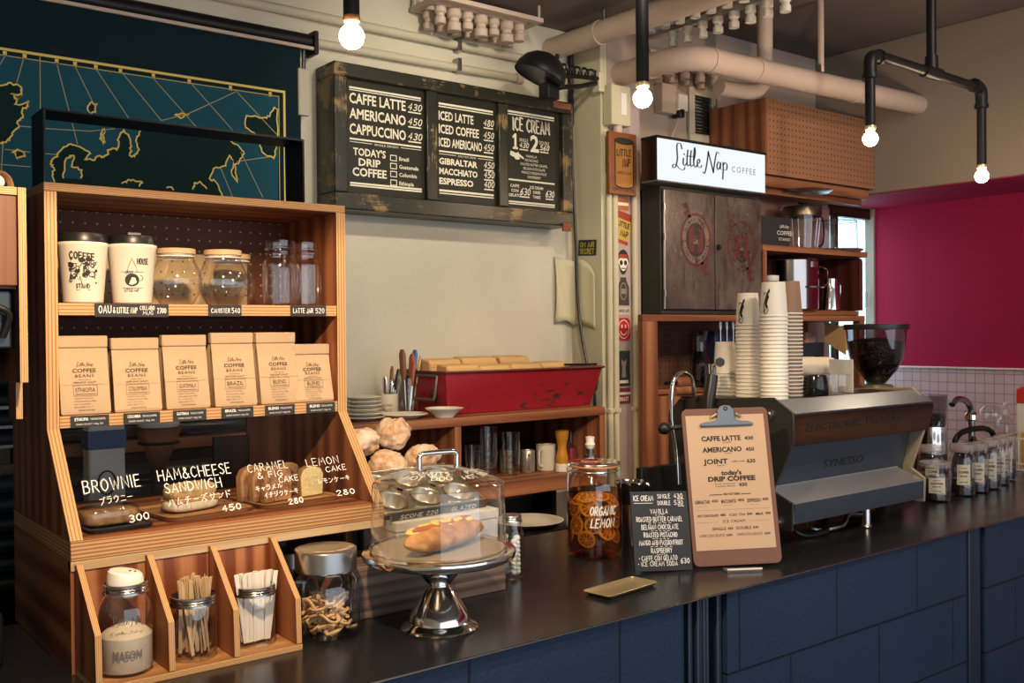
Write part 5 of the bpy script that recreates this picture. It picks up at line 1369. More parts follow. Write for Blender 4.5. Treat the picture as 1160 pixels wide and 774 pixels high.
# jar of beans behind the stand
def bean_jar(x, y, lab):
    o = thing('preserve_jar', lab, 'jar', (x, y, 1.0))
    MB().lathe([(0, .004), (.024, 0), (.028, .004), (.029, .012), (.029, .105), (.026, .120), (.022, .130), (.022, .148)], 28).build('glass_body', M['clear_glass'], o, local=True)
    ring(MB(), .0235, .138, .156, 28).build('screw_lid', M['steel'], o, local=True); MB().lathe([(0, .1555), (.0225, .1555)], 24).build('lid_disc', M['steel'], o, local=True)
bean_jar(1.498, 1.915, 'slim screw lidded glass jar of white sweets behind the dome')
bean_jar(1.455, 1.975, 'slim screw lidded glass jar standing further back behind the dome')
sw0 = None
for i in range(26):
    if sw0 is None:
        sw0 = MB().ball((0, 0, 0), .0088, 12, 8, sz=.7).build('white_sweet', M['ceramic'], None); tag(sw0, 'round white sweet inside the slim jar behind the dome', 'sweet', 'white sweets in the slim jar'); o = sw0
    else: o = sw0.copy(); COL.objects.link(o)
    a = i * 2.1; o.location = (1.498 + .0165 * math.cos(a), 1.915 + .0165 * math.sin(a), 1.012 + .0035 * i); o.rotation_euler = (rd.uniform(-1, 1), rd.uniform(-1, 1), 0)
# ------------------------------------------------------------------ things along the bar to the right
# lemon jar
LX, LY = 1.832, 1.978
lj = thing('clip_top_jar', 'large clip top glass jar of amber liquid and lemon slices on the bar', 'jar', (LX, LY, 1.0))
jr = .0745
MB().lathe([(0, .006), (jr * .90, 0), (jr * .98, .006), (jr, .02), (jr, .165), (jr * .97, .188), (jr * .88, .210), (jr * .80, .222), (jr * .80, .232), (jr * .86, .235), (jr * .86, .240)], 56).build('glass_body', M['clear_glass'], lj, local=True)
MB().lathe([(jr * .90, .2415), (jr * .92, .244), (jr * .92, .249), (jr * .88, .2515), (jr * .5, .2525), (jr * .45, .256), (0, .2575)], 48).build('glass_lid', M['thin_glass'], lj, local=True)
MB().tube([(jr * .89 * math.cos(R(a)), jr * .89 * math.sin(R(a)), .2405) for a in range(0, 360, 8)], .0030, 8, closed=True).build('rubber_gasket', plain('gasket', (.55, .24, .10), .5), lj, local=True)
wm = MB()
wm.tube([(jr * .84 * math.cos(R(a)), jr * .84 * math.sin(R(a)), .227) for a in range(0, 360, 8)], .0018, 6, closed=True)
wm.tube([(jr * .95 * math.cos(R(a)), jr * .95 * math.sin(R(a)), .2475) for a in range(0, 360, 8)], .0015, 6, closed=True)
for a0 in (-20, 160):
    ca, sa = math.cos(R(a0)), math.sin(R(a0))
    wm.tube([(jr * .84 * ca, jr * .84 * sa, .227), (jr * 1.02 * ca, jr * 1.02 * sa, .222), (jr * 1.06 * ca, jr * 1.06 * sa, .236), (jr * .96 * ca, jr * .96 * sa, .2475)], .0018, 6)
    wm.tube([(jr * 1.02 * ca, jr * 1.02 * sa, .222), (jr * 1.05 * ca, jr * 1.05 * sa, .19), (jr * 1.03 * ca, jr * 1.03 * sa, .175)], .0018, 6)
wm.build('wire_clasp', M['steel'], lj, local=True)
t = NT('lemon_tea')
zz = t.n('SeparateXYZ', Vector=t.n('TexCoord').outputs['Object']).outputs[2]
lw = t.n('LayerWeight', Blend=.45).outputs['Facing']
tr = t.n('BsdfTransparent', Color=t.mix(lw, (.88, .62, .33), (.52, .25, .08))); df = t.n('BsdfPrincipled', Roughness=.08); df.inputs['Base Color'].default_value = (.10, .022, .006, 1)
mx = t.n('MixShader', Fac=.05); t.l(tr.outputs[0], mx.inputs[1]); t.l(df.outputs[0], mx.inputs[2]); t.l(mx.outputs[0], t.out.inputs[0]); M['lemon_tea'] = t.m
lq = one(MB().lathe([(0, .008), (jr * .88, .007), (jr * .965, .022), (jr * .965, .163), (jr * .95, .175), (0, .175)], 48), 'lemon_drink', M['lemon_tea'], 'amber lemon drink filling the clip top jar', 'drink', (LX, LY, 1.0), local=True)
lq['kind'] = 'stuff'
m = MB(); fa = math.atan2(-LY, -LX)
m.hand('ORGANIC', XY, -.016, .118, .022, .0034, width=.070, shear=.25, seed=2); m.hand('LEMON', XY, -.014, .086, .022, .0034, width=.062, shear=.25, seed=3)
wrap(m, (0, 0, 0), fa + .05, lambda y: jr, .0012); m.build('lettering', M['chalk'], lj, local=True)
plain('lemon_rind', (.74, .55, .18), .5, var=.1); plain('lemon_pith', (.78, .66, .38), .6, var=.06); plain('lemon_flesh', (.34, .15, .035), .35, var=.2, scale=60)
ls0 = None
spots = [(-58, .132, .1), (-14, .136, .15), (33, .120, -.5), (-50, .085, .1), (-3, .088, -.3), (34, .070, .5), (-22, .050, -.35), (70, .125, .2), (62, .060, .3), (-80, .060, 0), (62, .100, .3), (-25, .160, 1.1), (20, .163, 1.2), (60, .150, .8), (120, .10, 0), (180, .09, .2), (240, .11, -.2), (150, .05, 0), (210, .05, .1), (-52, .155, .9)]
for i, (da, z, tl) in enumerate(spots):
    if ls0 is None:
        ls0 = thing('lemon_slice', 'thin round lemon slice steeping in the clip top jar', 'lemon slice', group='lemon slices in the clip top jar')
        MB().lathe([(.0225, -.002), (.0250, -.0015), (.0256, 0), (.0250, .0015), (.0225, .002), (.0225, -.002)], 28).build('rind', M['lemon_rind'], ls0, local=True)
        MB().lathe([(0, -.0017), (.0226, -.0018), (.0226, .0018), (0, .0017)], 28).build('pith', M['lemon_pith'], ls0, local=True)
        fm = MB()
        for q in range(9):
            a0, a1 = R(q * 40 + 4), R(q * 40 + 36)
            for zz_ in (.0021, -.0021): fm.poly([(.003 * math.cos((a0 + a1) / 2), .003 * math.sin((a0 + a1) / 2))] + [(.0195 * math.cos(a0 + (a1 - a0) * k / 4), .0195 * math.sin(a0 + (a1 - a0) * k / 4)) for k in range(5)], XY, dz=zz_)
        fm.build('flesh', M['lemon_flesh'], ls0, local=True); o = ls0
    else: o = dup(ls0, (0, 0, 0))
    a = fa + R(da); rr = jr * (.86 - .22 * abs(tl))
    nrm = Vector((math.cos(a) * math.cos(tl), math.sin(a) * math.cos(tl), math.sin(tl)))
    o.location = (LX + rr * math.cos(a), LY + rr * math.sin(a), 1.0 + z); o.rotation_euler = nrm.to_track_quat('Z', 'Y').to_euler()
# bottle with a pump behind the jar
sb = thing('syrup_bottle', 'amber syrup bottle with a white pump showing above the clip top jar', 'bottle', (2.035, 2.215, 1.0))
MB().lathe([(0, .003), (.033, 0), (.036, .004), (.036, .14), (.030, .165), (.014, .185), (.014, .215)], 28).build('glass_body', M['amber_glass'], sb, local=True)
MB().lathe([(.016, .205), (.016, .230), (.011, .233), (.011, .250), (.0, .250)], 20).build('pump_collar', M['zinc'], sb, local=True)
MB().lathe([(.0105, .248), (.0135, .256), (.0155, .262), (.012, .268), (.0135, .284), (.0, .287)], 20).build('pump_head', M['white_plastic'], sb, local=True)
# steel cup stack
tc = thing('steel_shaker', 'steel shaker cup with a flared black upper cup resting in it, behind the lemon jar', 'cup', (1.995, 2.005, 1.0))
MB().lathe([(0, .001), (.028, 0), (.030, .003), (.035, .115), (.0355, .117)], 32).build('steel_cup', M['steel'], tc, local=True)
MB().lathe([(.026, .10), (.033, .122), (.040, .172)], 32).build('black_band', M['black_plastic'], tc, local=True)
MB().lathe([(.040, .170), (.0425, .173), (.0425, .177), (.040, .179), (.037, .175), (.030, .13), (0, .125)], 32).build('upper_cup', M['chrome'], tc, local=True)
# chalk menu card
def leaning(name, lab, cat, bx, by, yaw, th, ph, w, h, lift=.0):
    u = Vector((math.cos(yaw), math.sin(yaw), 0)); b = Vector((-math.sin(yaw), math.cos(yaw), 0))
    v = math.sin(th) * b + math.cos(th) * Vector((0, 0, 1)); U = math.cos(ph) * u + math.sin(ph) * v; V_ = -math.sin(ph) * u + math.cos(ph) * v
    o = Vector((bx, by, 1.0 + .5 * w * abs(math.sin(ph)) + lift)) - U * w / 2
    return thing(name, lab, cat, (bx, by, 1.0)), frame(o, U, V_), u, b
ch, F, u, b = leaning('chalk_card', 'small dark ice cream chalkboard leaning beside the lemon jar', 'menu board', 1.823, 1.716, -.4063, .2488, -.0368, .1546, .1976)
CW, CH = .1546, .1976
MB().box(0, CW, 0, CH, -.006, 0, T=F).build('board', plain('chalk_board', (.010, .012, .017), .6, var=.15, scale=6), ch, bevel=.001)
m = MB()
def cl_(s, x, f, h, w, al='L', pen=None, sd=1): m.hand(s, F, x * CW, (1 - f) * CH, h, pen or h * .12, width=w * CW, align=al, seed=sd)
cl_('ICE CREAM', .05, .12, .0125, .34); m.line(.05 * CW, .38 * CW, (1 - .15) * CH, .0012, F)
cl_('SINGLE', .47, .09, .010, .22, sd=2); cl_('430', .76, .09, .011, .15, sd=2); m.line(.82 * CW, .93 * CW, (1 - .10) * CH, .0014, F)
cl_('DOUBLE', .47, .175, .010, .22, sd=3); cl_('530', .76, .175, .011, .15, sd=3); m.line(.82 * CW, .93 * CW, (1 - .19) * CH, .0014, F)
for i, (s, w) in enumerate((('VANILLA', .30), ('ROASTED BUTTER CARAMEL', .80), ('BELGIAN CHOCOLATE', .64), ('ROASTED PISTACHIO', .58), ('MANGO AND PASSIONFRUIT', .76), ('RASPBERRY', .36))):
    cl_(s, .48, .285 + .098 * i, .0115, w, 'C', .0012, i); cl_('-----' if i else '---', .48, .315 + .098 * i, .004, w * .5, 'C', .0009)
cl_('* CAFFE CON GELATO', .08, .868, .0115, .66, pen=.0012, sd=4); cl_('* ICE CREAM SODA', .06, .935, .0105, .68, pen=.0012, sd=5); cl_('630', .80, .91, .012, .15, sd=6)
m.build('lettering', M['chalk'], ch)
MB().box(CW * .3, CW * .7, .02, CH * .7, -.010, -.0065, T=F).build('back_strut', M['black_card'], ch)
# clipboard menu
CLIP = (1.9983, 1.6255, -.5444, .2154, .0137, .2319, .4001)
cbp, F, u, b = leaning('clipboard', 'brown clipboard with a printed kraft drinks menu propped against the espresso machine', 'clipboard', *CLIP, lift=.006)
CW, CH = CLIP[-2], CLIP[-1]
cbp_b = MB(); r_ = .016
rc = [(sx * (CW / 2 - r_) + CW / 2 + r_ * math.cos(R(a)), sy * (CH / 2 - r_) + CH / 2 + r_ * math.sin(R(a))) for sx, sy, a0 in ((1, 1, 0), (-1, 1, 90), (-1, -1, 180), (1, -1, 270)) for a in range(a0, a0 + 91, 15)]
cbp_b.prism(rc, -.004, 0, 'z', T=F); cbp_b.build('board', plain('hardboard', (.135, .052, .030), .5, var=.15, scale=30), cbp, bevel=.0008)
px0, px1, py0, py1 = CW * .040, CW * .945, CH * .098, CH * .955
pp = MB().box(px0, px1, py0, py1, .0006, .0014, T=F); pap = pp.build('menu_sheet', plain('menu_paper', (.47, .325, .215), .75, var=.05, scale=8), cbp)
PF = F @ Matrix.Translation((px0, py0, .0016)); pw, ph = px1 - px0, py1 - py0
m = MB(); Yc = lambda f: ph * (1 - f)
def pt(s, x, f, h, w, al='L', bold=.03): m.text(s, PF, x * pw, Yc(f), h, al, bold=bold, width=w * pw, dz=.0003)
for s, f, w, p in (('CAFFE LATTE', .195, .50, '430'), ('AMERICANO', .279, .50, '450'), ('JOINT', .367, .31, '630')):
    pt(s, .18, f, .0175, w, bold=.035); pt(p, .73, f, .0135, .11, bold=.03)
pt('espresso & milk', .50, f - .155, .005, .10, 'C', 0); pt('hot water', .50, f - .072, .005, .09, 'C', 0); pt('caffe latte', .54, .358, .006, .17, 'L', 0); pt('double shot', .40, .385, .005, .10, 'C', 0)
pt("today's", .52, .452, .016, .26, 'C', .04); pt('DRIP COFFEE', .52, .497, .0165, .60, 'C', .05); pt('Brazil  Guatemala', .30, .522, .0055, .26, 'L', 0); pt('Colombia  Ethiopia', .30, .540, .0055, .26, 'L', 0); pt('430', .60, .540, .012, .11, 'L', .04)
m.line(.22 * pw, .38 * pw, Yc(.597), .002, PF, dz=.0003); m.line(.62 * pw, .74 * pw, Yc(.597), .002, PF, dz=.0003); pt('ONLY HOT DRINK', .50, .602, .008, .22, 'C')
for s, x, w, p, xp in (('GIBRALTAR', .03, .19, '450', .24), ('MACCHIATO', .36, .19, '450', .57), ('ESPRESSO', .69, .17, '400', .88)):
    pt(s, x, .660, .0125, w, bold=.02); pt(p, xp, .652, .0095, .08); pt('------', x + .02, .682, .006, .12, 'L', 0)
for i in range(40): m.line((.03 + i * .0235) * pw, (.041 + i * .0235) * pw, Yc(.709), .0009, PF, dz=.0003)
pt('HOT CHOCOLATE', .05, .757, .0085, .26); pt('480', .33, .755, .0085, .07); pt('ICED TEA', .45, .757, .0085, .20, bold=.01); pt('500', .67, .755, .0085, .07); pt('MILK', .78, .757, .0085, .10); pt('300', .90, .755, .0085, .07)
for i in range(12): m.line((.03 + i * .0235) * pw, (.041 + i * .0235) * pw, Yc(.798), .0009, PF, dz=.0003); m.line((.68 + i * .0235) * pw, (.691 + i * .0235) * pw, Yc(.798), .0009, PF, dz=.0003)
pt('ICE CREAM', .50, .804, .0095, .28, 'C', .0); pt('SINGLE', .22, .857, .0105, .17, bold=.01); pt('430', .41, .855, .008, .07); pt('DOUBLE', .52, .857, .0105, .19, bold=.01); pt('530', .73, .855, .008, .07)
pt('CAFFE CON GELATO', .05, .903, .0095, .32, bold=.0); pt('630', .39, .902, .008, .07); pt('CAFFE CON GELATO', .52, .903, .0095, .32, bold=.0); pt('630', .87, .902, .008, .07)
m.build('printed_lettering', M['black_ink'], pap)
CF = F @ Matrix.Translation((CW * .5, CH, .0016))
sh = [(a_, b_ * .74) for a_, b_ in [(-.070, -.062), (.070, -.062), (.071, -.056), (.060, -.050), (.030, -.046), (.023, -.036), (.022, -.008), (.013, .006), (.0, .010), (-.013, .006), (-.022, -.008), (-.023, -.036), (-.030, -.046), (-.060, -.050), (-.071, -.056)]]
c = MB(); c.prism(sh, .004, .0075, 'z', T=CF); c.tube([CF @ Vector((-.070, -.045, .004)), CF @ Vector((.070, -.045, .004))], .0035, 8)
c.build('clip', plain('clip_steel', (.16, .18, .21), .35, .7), cbp, bevel=.0012)
MB().tube([CF @ Vector((.0045 * math.cos(R(a)), -.002 + .0045 * math.sin(R(a)), .0078)) for a in range(0, 360, 24)], .0015, 6, closed=True).build('clip_eyelet', M['black_metal'], cbp)
for q in (-1, 1): MB().tube([CF @ Vector((q * .040, -.024, .003)), CF @ Vector((q * .024, -.016, .006))], .004, 8).build('clip_spring', M['brass_tray'], cbp)
es = thing('acrylic_easel', 'small clear acrylic easel foot under the clipboard', 'stand', (CLIP[0], CLIP[1], 1.0))
E0 = frame((CLIP[0] - u.x * .045 - b.x * .045, CLIP[1] - u.y * .045 - b.y * .045, 1.0), u, b)
e = MB(); e.box(0, .09, 0, .035, .0005, .0045, T=E0); e.box(0, .09, 0, .004, .0045, .010, T=E0); e.build('foot_plate', M['thin_glass'], es)
e = MB(); e.box(0, .09, -.001, .0, .006, .010, T=E0); e.build('polished_edge', M['white_plastic'], es)
# brass tray
gt = thing('cash_tray', 'small shallow brass coin tray lying on the bar', 'tray', (1.62, 1.662, 1.0), R(7))
def rr(w, d, r): return [(sx * (w - r) + r * math.cos(R(a)), sy * (d - r) + r * math.sin(R(a))) for sx, sy, a0 in ((1, 1, 0), (-1, 1, 90), (-1, -1, 180), (1, -1, 270)) for a in range(a0, a0 + 91, 22)]
A = rr(.083, .033, .008); B = rr(.093, .041, .012); C_ = rr(.0915, .0395, .011); n = len(A)
V = [(p[0], p[1], .0008) for p in A] + [(p[0], p[1], .009) for p in B] + [(p[0], p[1], .0098) for p in C_] + [(p[0] * .995, p[1] * .99, .0022) for p in A]
fs = [list(range(n))[::-1], list(range(3 * n, 4 * n))] + [[i * n + k, i * n + (k + 1) % n, (i + 1) * n + (k + 1) % n, (i + 1) * n + k] for i in range(3) for k in range(n)]
MB().add(V, fs).build('tray_body', M['brass_tray'], gt, local=True)
# knock box
kb = thing('splash_panel', 'glossy black panel standing behind the chalkboard left of the espresso machine', 'panel', (2.18, 2.07, 1.0))
MB().box(2.095, 2.280, 2.060, 2.084, 1.0, 1.200).build('panel_body', plain('gloss_black', (.010, .010, .011), .12), kb, bevel=.004)
MB().ball((2.108, 2.050, 1.15), .011, 12, 8).build('chrome_knob', M['chrome'], kb)

# ------------------------------------------------------------------ espresso machine
MX0, MX1, MY1 = 2.292, 3.022, 2.09
plain('dark_steel', (.065, .066, .058), .36, .6, .12, 8)
plain('blue_steel', (.105, .135, .185), .32, .85, .1, 5)
plain('bevel_steel', (.20, .235, .29), .34, .8, .1, 5)
plain('bright_edge', (.46, .47, .50), .42, .7, .05)
plain('beige_steel', (.50, .42, .29), .35, .5, .08)
em = thing('espresso_machine', 'steel and dark wood espresso machine with its lettered back to the room', 'espresso machine', (2.66, 1.88, 1.0))
epl = [(2.135, 1.345), (2.09, 1.392), (1.738, 1.412), (1.672, 1.372), (1.672, 1.290), (1.742, 1.150), (1.676, 1.122), (1.680, 1.045), (2.135, 1.045)]
MB().prism(epl, MX0, MX0 + .008, 'x').build('end_plate', M['dark_steel'], em, bevel=.001)
MB().prism([(y + (.02 if y < 1.7 else 0), z) for y, z in epl], MX1 - .012, MX1, 'x').build('end_plate', M['beige_steel'], em, bevel=.001)
MB().prism([(MY1, 1.06), (MY1, 1.378), (1.742, 1.392), (1.742, 1.275), (1.770, 1.152), (1.770, 1.06)], MX0 + .009, MX1 - .013, 'x').build('machine_body', M['blue_steel'], em, bevel=.001)
MB().box(MX0 + .009, MX1 + .010, 1.75, MY1, 1.393, 1.400).build('top_tray', M['walnut'], em, bevel=.001)
MB().prism([(1.742, 1.402), (1.738, 1.404), (1.678, 1.369), (1.682, 1.362), (1.742, 1.392)], MX0 + .009, MX1 + .012, 'x').build('top_bevel', M['bevel_steel'], em)
wd = MB(); wd.T = Matrix.Identity(4)
wp = wd.prism([(1.741, 1.390), (1.680, 1.362), (1.678, 1.362), (1.676, 1.355), (1.694, 1.276), (1.741, 1.270)], MX0 + .009, MX1 + .012, 'x')
for k in range(len(wd.uv)):
    wd.uv[k] = [(wd.v[i].x, wd.v[i].z + wd.v[i].y) for i in wd.f[k]]
wpo = wp.build('wood_panel', M['walnut'], em, bevel=.0015)
for yy, z in ((1.7665, 1.1555), (1.6815, 1.1225), (1.679, 1.0655)): MB().tube([(MX0 + .010, yy, z), (MX1 - .052, yy, z)], .0018, 6).build('shelf_edge', M['bright_edge'], em)
WF = frame((MX0, 1.6755, 1.355), (1, 0, 0), Vector((0, -.018, .079)).normalized())
m = MB(); m.text('ELECTRONIC', WF, .075, -.038, .030, bold=.02, width=.27, dz=.0012); m.build('lettering', M['black_ink'], wpo)
m = MB(); m.text('PRESSURE', WF, .37, -.036, .030, bold=.02, width=.20, dz=.0012)
m.build('lettering', M['black_ink'], wpo)
SF = frame((MX0, 1.770, 1.152), (1, 0, 0), Vector((0, -.028, .123)).normalized())
m = MB(); m.text('SYNESSO', SF, .268, .038, .034, bold=.0, width=.205, dz=.0015); m.build('lettering', M['black_ink'], em)
MB().prism([(1.768, 1.1545), (1.768, 1.150), (1.684, 1.118), (1.684, 1.066), (1.680, 1.066), (1.680, 1.121), (1.683, 1.1245)], MX0 + .009, MX1 - .050, 'x').build('drip_shelf', M['bright_edge'], em)
MB().prism([(1.6795, 1.119), (1.6795, 1.064), (1.677, 1.064), (1.677, 1.119)], MX0 + .012, MX1 - .052, 'x').build('shelf_apron', M['blue_steel'], em)
for x in (2.706,):
    lgm = MB().lathe([(.014, 0), (.016, .003), (.012, .010), (.011, .070)], 18, (x, 1.712, 1.0)); lgm.build('leg', M['steel'], em)
for x, yy in ((2.37, 1.85), (2.95, 1.85), (2.37, 2.03), (2.95, 2.03)): MB().lathe([(.014, 0), (.016, .003), (.012, .010), (.011, .065)], 18, (x, yy, 1.0)).build('leg', M['black_metal'], em)
MB().tube(sm3([(2.55, 1.80, 1.06), (2.50, 1.76, 1.014), (2.60, 1.73, 1.014), (2.70, 1.77, 1.03), (2.80, 1.78, 1.02), (2.84, 1.82, 1.06)]), .008, 8).build('drain_hose', M['zinc'], em)
MB().tube(sm3([(2.40, 1.80, 1.06), (2.42, 1.74, 1.012), (2.50, 1.72, 1.012), (2.56, 1.75, 1.013)]), .008, 8).build('drain_hose', M['black_plastic'], em)
for (yy, z) in ((1.752, 1.364), (1.722, 1.066)):
    MB().tube([(MX0, yy, z), (MX0 - .006, yy, z)], .016, 18).build('bolt', M['steel'], em); MB().tube([(MX0 - .006, yy, z), (MX0 - .014, yy, z)], .009, 12).build('bolt', M['chrome'], em)
# taps and the levers at the left end
MB().tube(sm3([(2.185, 2.0, 1.15), (2.178, 2.0, 1.25), (2.160, 2.0, 1.34), (2.163, 2.0, 1.43), (2.180, 2.0, 1.465), (2.212, 2.0, 1.478), (2.245, 2.0, 1.462), (2.256, 2.0, 1.43), (2.262, 2.0, 1.40)]), .0062, 10).build('hot_water_tap', M['chrome'], em)
MB().tube([(2.186, 2.0, 1.23), (2.192, 2.0, 1.15)], .009, 10).build('tap_grip', M['black_plastic'], em)
MB().ball((2.13, 2.0, 1.318), .018, 14, 9, sx=1.2).build('steam_knob', M['black_plastic'], em)
MB().tube([(2.15, 2.0, 1.318), (2.30, 2.0, 1.318)], .008, 8).build('knob_stem', M['zinc'], em)
MB().tube([(2.225, 2.05, 1.42), (2.30, 2.05, 1.418)], .014, 12, ).build('wood_grip', M['red_pine'], em)
MB().tube([(2.262, 1.95, 1.335), (2.268, 1.95, 1.40), (2.284, 1.95, 1.47)], [.014, .019, .017], 14).build('lever_handle', M['black_plastic'], em)
MB().tube([(2.284, 1.95, 1.468), (2.290, 1.955, 1.50)], .011, 12).build('lever_neck', M['chrome'], em)
g = MB(); g.T = frame((2.292, 1.93, 1.508), (.82, -.57, 0), (0, 0, 1)); g.lathe([(0, 0), (.013, 0), (.014, .006), (.0125, .010), (.011, .008), (0, .008)], 24); g.build('pressure_gauge', M['zinc'], em)
g = MB(); g.T = frame((2.292, 1.93, 1.508), (.82, -.57, 0), (0, 0, 1)); g.lathe([(0, .0083), (.0108, .0083), (.0108, .0092), (0, .0092)], 20); g.build('gauge_face', M['black_card'], em)

# ------------------------------------------------------------------ stacked paper cups on the machine
MTZ = 1.4004
plain('cup_shadow', (.60, .55, .46), .6)
def cup_proto(name, lab, grp, x, y, rr, rb, h, m, mrim):
    o = thing(name, lab, 'paper cup', (x, y, MTZ), 0, grp)
    MB().lathe([(rr * .965, .002), (rb, h - .004), (rb * .98, h), (rb * .93, h), (rb * .92, h - .004), (0, h - .004)], 32).build('cup_wall', m, o, local=True)
    MB().lathe([(rr * .955, .0005), (rr, 0), (rr * 1.02, .002), (rr, .0045), (rr * .965, .0045)], 32).build('rolled_rim', mrim, o, local=True)
    return o
def cup_print(o, rb, rr, h, s, x, y):
    k = lambda z: rr + (rb - rr) * z / h
    m = MB()
    body = [(-.004, .030), (-.007, .045), (-.003, .058), (.001, .068), (.005, .078), (.009, .080), (.009, .071), (.005, .064), (.008, .056), (.004, .047), (.002, .036), (.005, .028), (.001, .024)]
    m.poly([(p[0] * s, p[1] * s) for p in body], XY); m.ribbon([(-.005 * s, .044 * s), (-.010 * s, .034 * s), (-.007 * s, .022 * s), (-.009 * s, .012 * s)], .0022, XY)
    m.ribbon([(.003 * s, .03 * s), (.006 * s, .018 * s), (.002 * s, .010 * s), (-.004 * s, .008 * s), (-.006 * s, .016 * s), (-.001 * s, .022 * s)], .0018, XY)
    m.ribbon([(.0 * s, .066 * s), (-.008 * s, .070 * s), (-.010 * s, .062 * s)], .002, XY)
    wrap(m, (0, 0, 0), math.atan2(-y, -x) - .55, k); m.build('printed_figure', M['black_ink'], o, local=True)
def cup_stack(x, y, n, rr, rb, h, pitch, m, lab_in, lab_top, grp, prn=True, wob=.00005):
    p = cup_proto('paper_cup', lab_in, grp, x, y, rr, rb, h, m, M['paper_cup'])
    for i in range(1, n):
        q = (x + rd.uniform(-wob, wob), y + rd.uniform(-wob, wob), MTZ + pitch * i)
        o = dup(p, q)
    o['label'] = lab_top
    if prn: cup_print(o, rb, rr, h, 1.0, x, y)
cup_stack(2.432, 2.025, 7, .0375, .030, .098, .0113, M['paper_cup'], 'upside down cream paper cup in the short left stack on the espresso machine', 'topmost plain cream paper cup of the short left stack', 'paper cups in the short stack', False)
cup_stack(2.418, 1.925, 20, .0385, .031, .098, .0113, M['paper_cup'], 'upside down cream paper cup inside the second stack from the left on the machine', 'topmost cream paper cup with a black figure on the second stack from the left', 'paper cups in the second stack')
cup_stack(2.384, 1.805, 22, .0405, .0335, .100, .0114, M['paper_cup'], 'upside down cream paper cup inside the tallest front stack on the machine', 'topmost cream paper cup with a black figure on the tallest front stack', 'paper cups in the tallest front stack')
cup_stack(2.545, 1.870, 23, .0405, .0325, .100, .0113, M['brown_cup'], 'upside down brown paper cup in the right hand stack on the machine', 'topmost brown paper cup of the right hand stack', 'brown paper cups in the right stack', True)
# small things on the machine
bm_ = thing('black_mug', 'glossy black mug upside down on the machine beside the brown cup stack', 'mug', (2.60, 1.815, MTZ))
MB().lathe([(.036, 0), (.038, .003), (.036, .045), (.033, .060), (.028, .064), (0, .065)], 32).build('mug_body', M['gloss_black'], bm_, local=True)
MB().tube(sm3([(.034, .0, .012), (.052, 0, .018), (.054, 0, .040), (.034, 0, .052)]), .004, 8).build('mug_handle', M['gloss_black'], bm_, local=True)
def tumbler_glass(x, y, z, r, h, lab, group=None, facets=10, name='tumbler_glass'):
    o = thing(name, lab, 'glass', (x, y, z), 0, group)
    MB().lathe([(0, .006), (r * .75, .001), (r * .82, 0), (r * .88, .01), (r * .97, h * .55), (r, h)], facets).build('glass_body', M['clear_glass'], o, local=True, angle=20)
    MB().tube([(r * math.cos(R(a)), r * math.sin(R(a)), h) for a in range(0, 360, 15)], .0007, 6, closed=True).build('glass_rim', M['thin_glass'], o, local=True)
    return o
tumbler_glass(2.688, 1.795, MTZ, .036, .062, 'faceted clear glass on the machine between the black mug and the grinder')
tumbler_glass(2.715, 1.862, MTZ, .034, .060, 'second faceted clear glass just behind the one beside the black mug')
cl = thing('folded_cloth', 'crumpled beige cloth lying on the machine behind the black mug', 'cloth', (2.795, 1.982, MTZ))
lump('cloth_fold', plain('beige_cloth', (.62, .53, .40), .9, var=.06, bump=.2), cl, .115, .060, .034, .14, 31, (-.01, .0, .078), 22, 12, .8)
lump('cloth_fold', M['beige_cloth'], cl, .095, .052, .036, .12, 32, (-.01, .015, .045), 22, 12, .7)
lump('cloth_fold', M['beige_cloth'], cl, .055, .040, .018, .16, 33, (.060, -.012, .092), 18, 10, .8)
one(MB().box(2.795, 2.80, 1.815, 1.90, MTZ, MTZ + .105), 'white_card', M['white_card'], 'upright white card on the machine right of the faceted glasses', 'card', (2.797, 1.85, MTZ))
# grinder
GX, GY = 3.318, 2.055
gr = thing('coffee_grinder', 'black coffee grinder with a smoked hopper full of dark beans behind the machine', 'coffee grinder', (GX, GY, 1.0))
MB().box(GX - .095, GX + .095, GY - .10, GY + .11, 1.0, 1.06).build('grinder_base', M['black_plastic'], gr, bevel=.006)
MB().box(GX - .07, GX + .07, GY - .07, GY + .09, 1.06, 1.375).build('grinder_body', M['black_plastic'], gr, bevel=.01)
MB().lathe([(.060, .370), (.062, .388), (.055, .397), (.030, .400)], 32, (GX, GY, 1.0)).build('collar', plain('olive_metal', (.16, .15, .07), .3, .5), gr)
MB().lathe([(.030, .398), (.034, .405), (.050, .425), (.075, .455), (.094, .495), (.1005, .53), (.107, .596), (.108, .602)], 40, (GX, GY, 1.0)).build('hopper', M['smoke'], gr)
MB().lathe([(.1075, .600), (.1135, .600), (.1145, .604), (.1145, .617), (.110, .620), (0, .621)], 40, (GX, GY, 1.0)).build('hopper_lid', M['black_plastic'], gr)
t = NT('beans'); vz = t.n('TexVoronoi', Vector=t.ob(), Scale=95.0)
t.bsdf(t.mix(vz.outputs[0], (.030, .014, .008), (.006, .003, .002)), .35, 0, .5, t.bump(vz.outputs[0], 1.0, .004)); M['beans'] = t.m
o = one(MB().lathe([(0, .404), (.029, .404), (.047, .4255), (.0715, .456), (.090, .496), (.0965, .53), (.100, .556), (.06, .566), (0, .570)], 36), 'coffee_beans', M['beans'], 'dark roasted coffee beans filling the grinder hopper', 'coffee beans', (GX, GY, 1.0), local=True); o['kind'] = 'stuff'

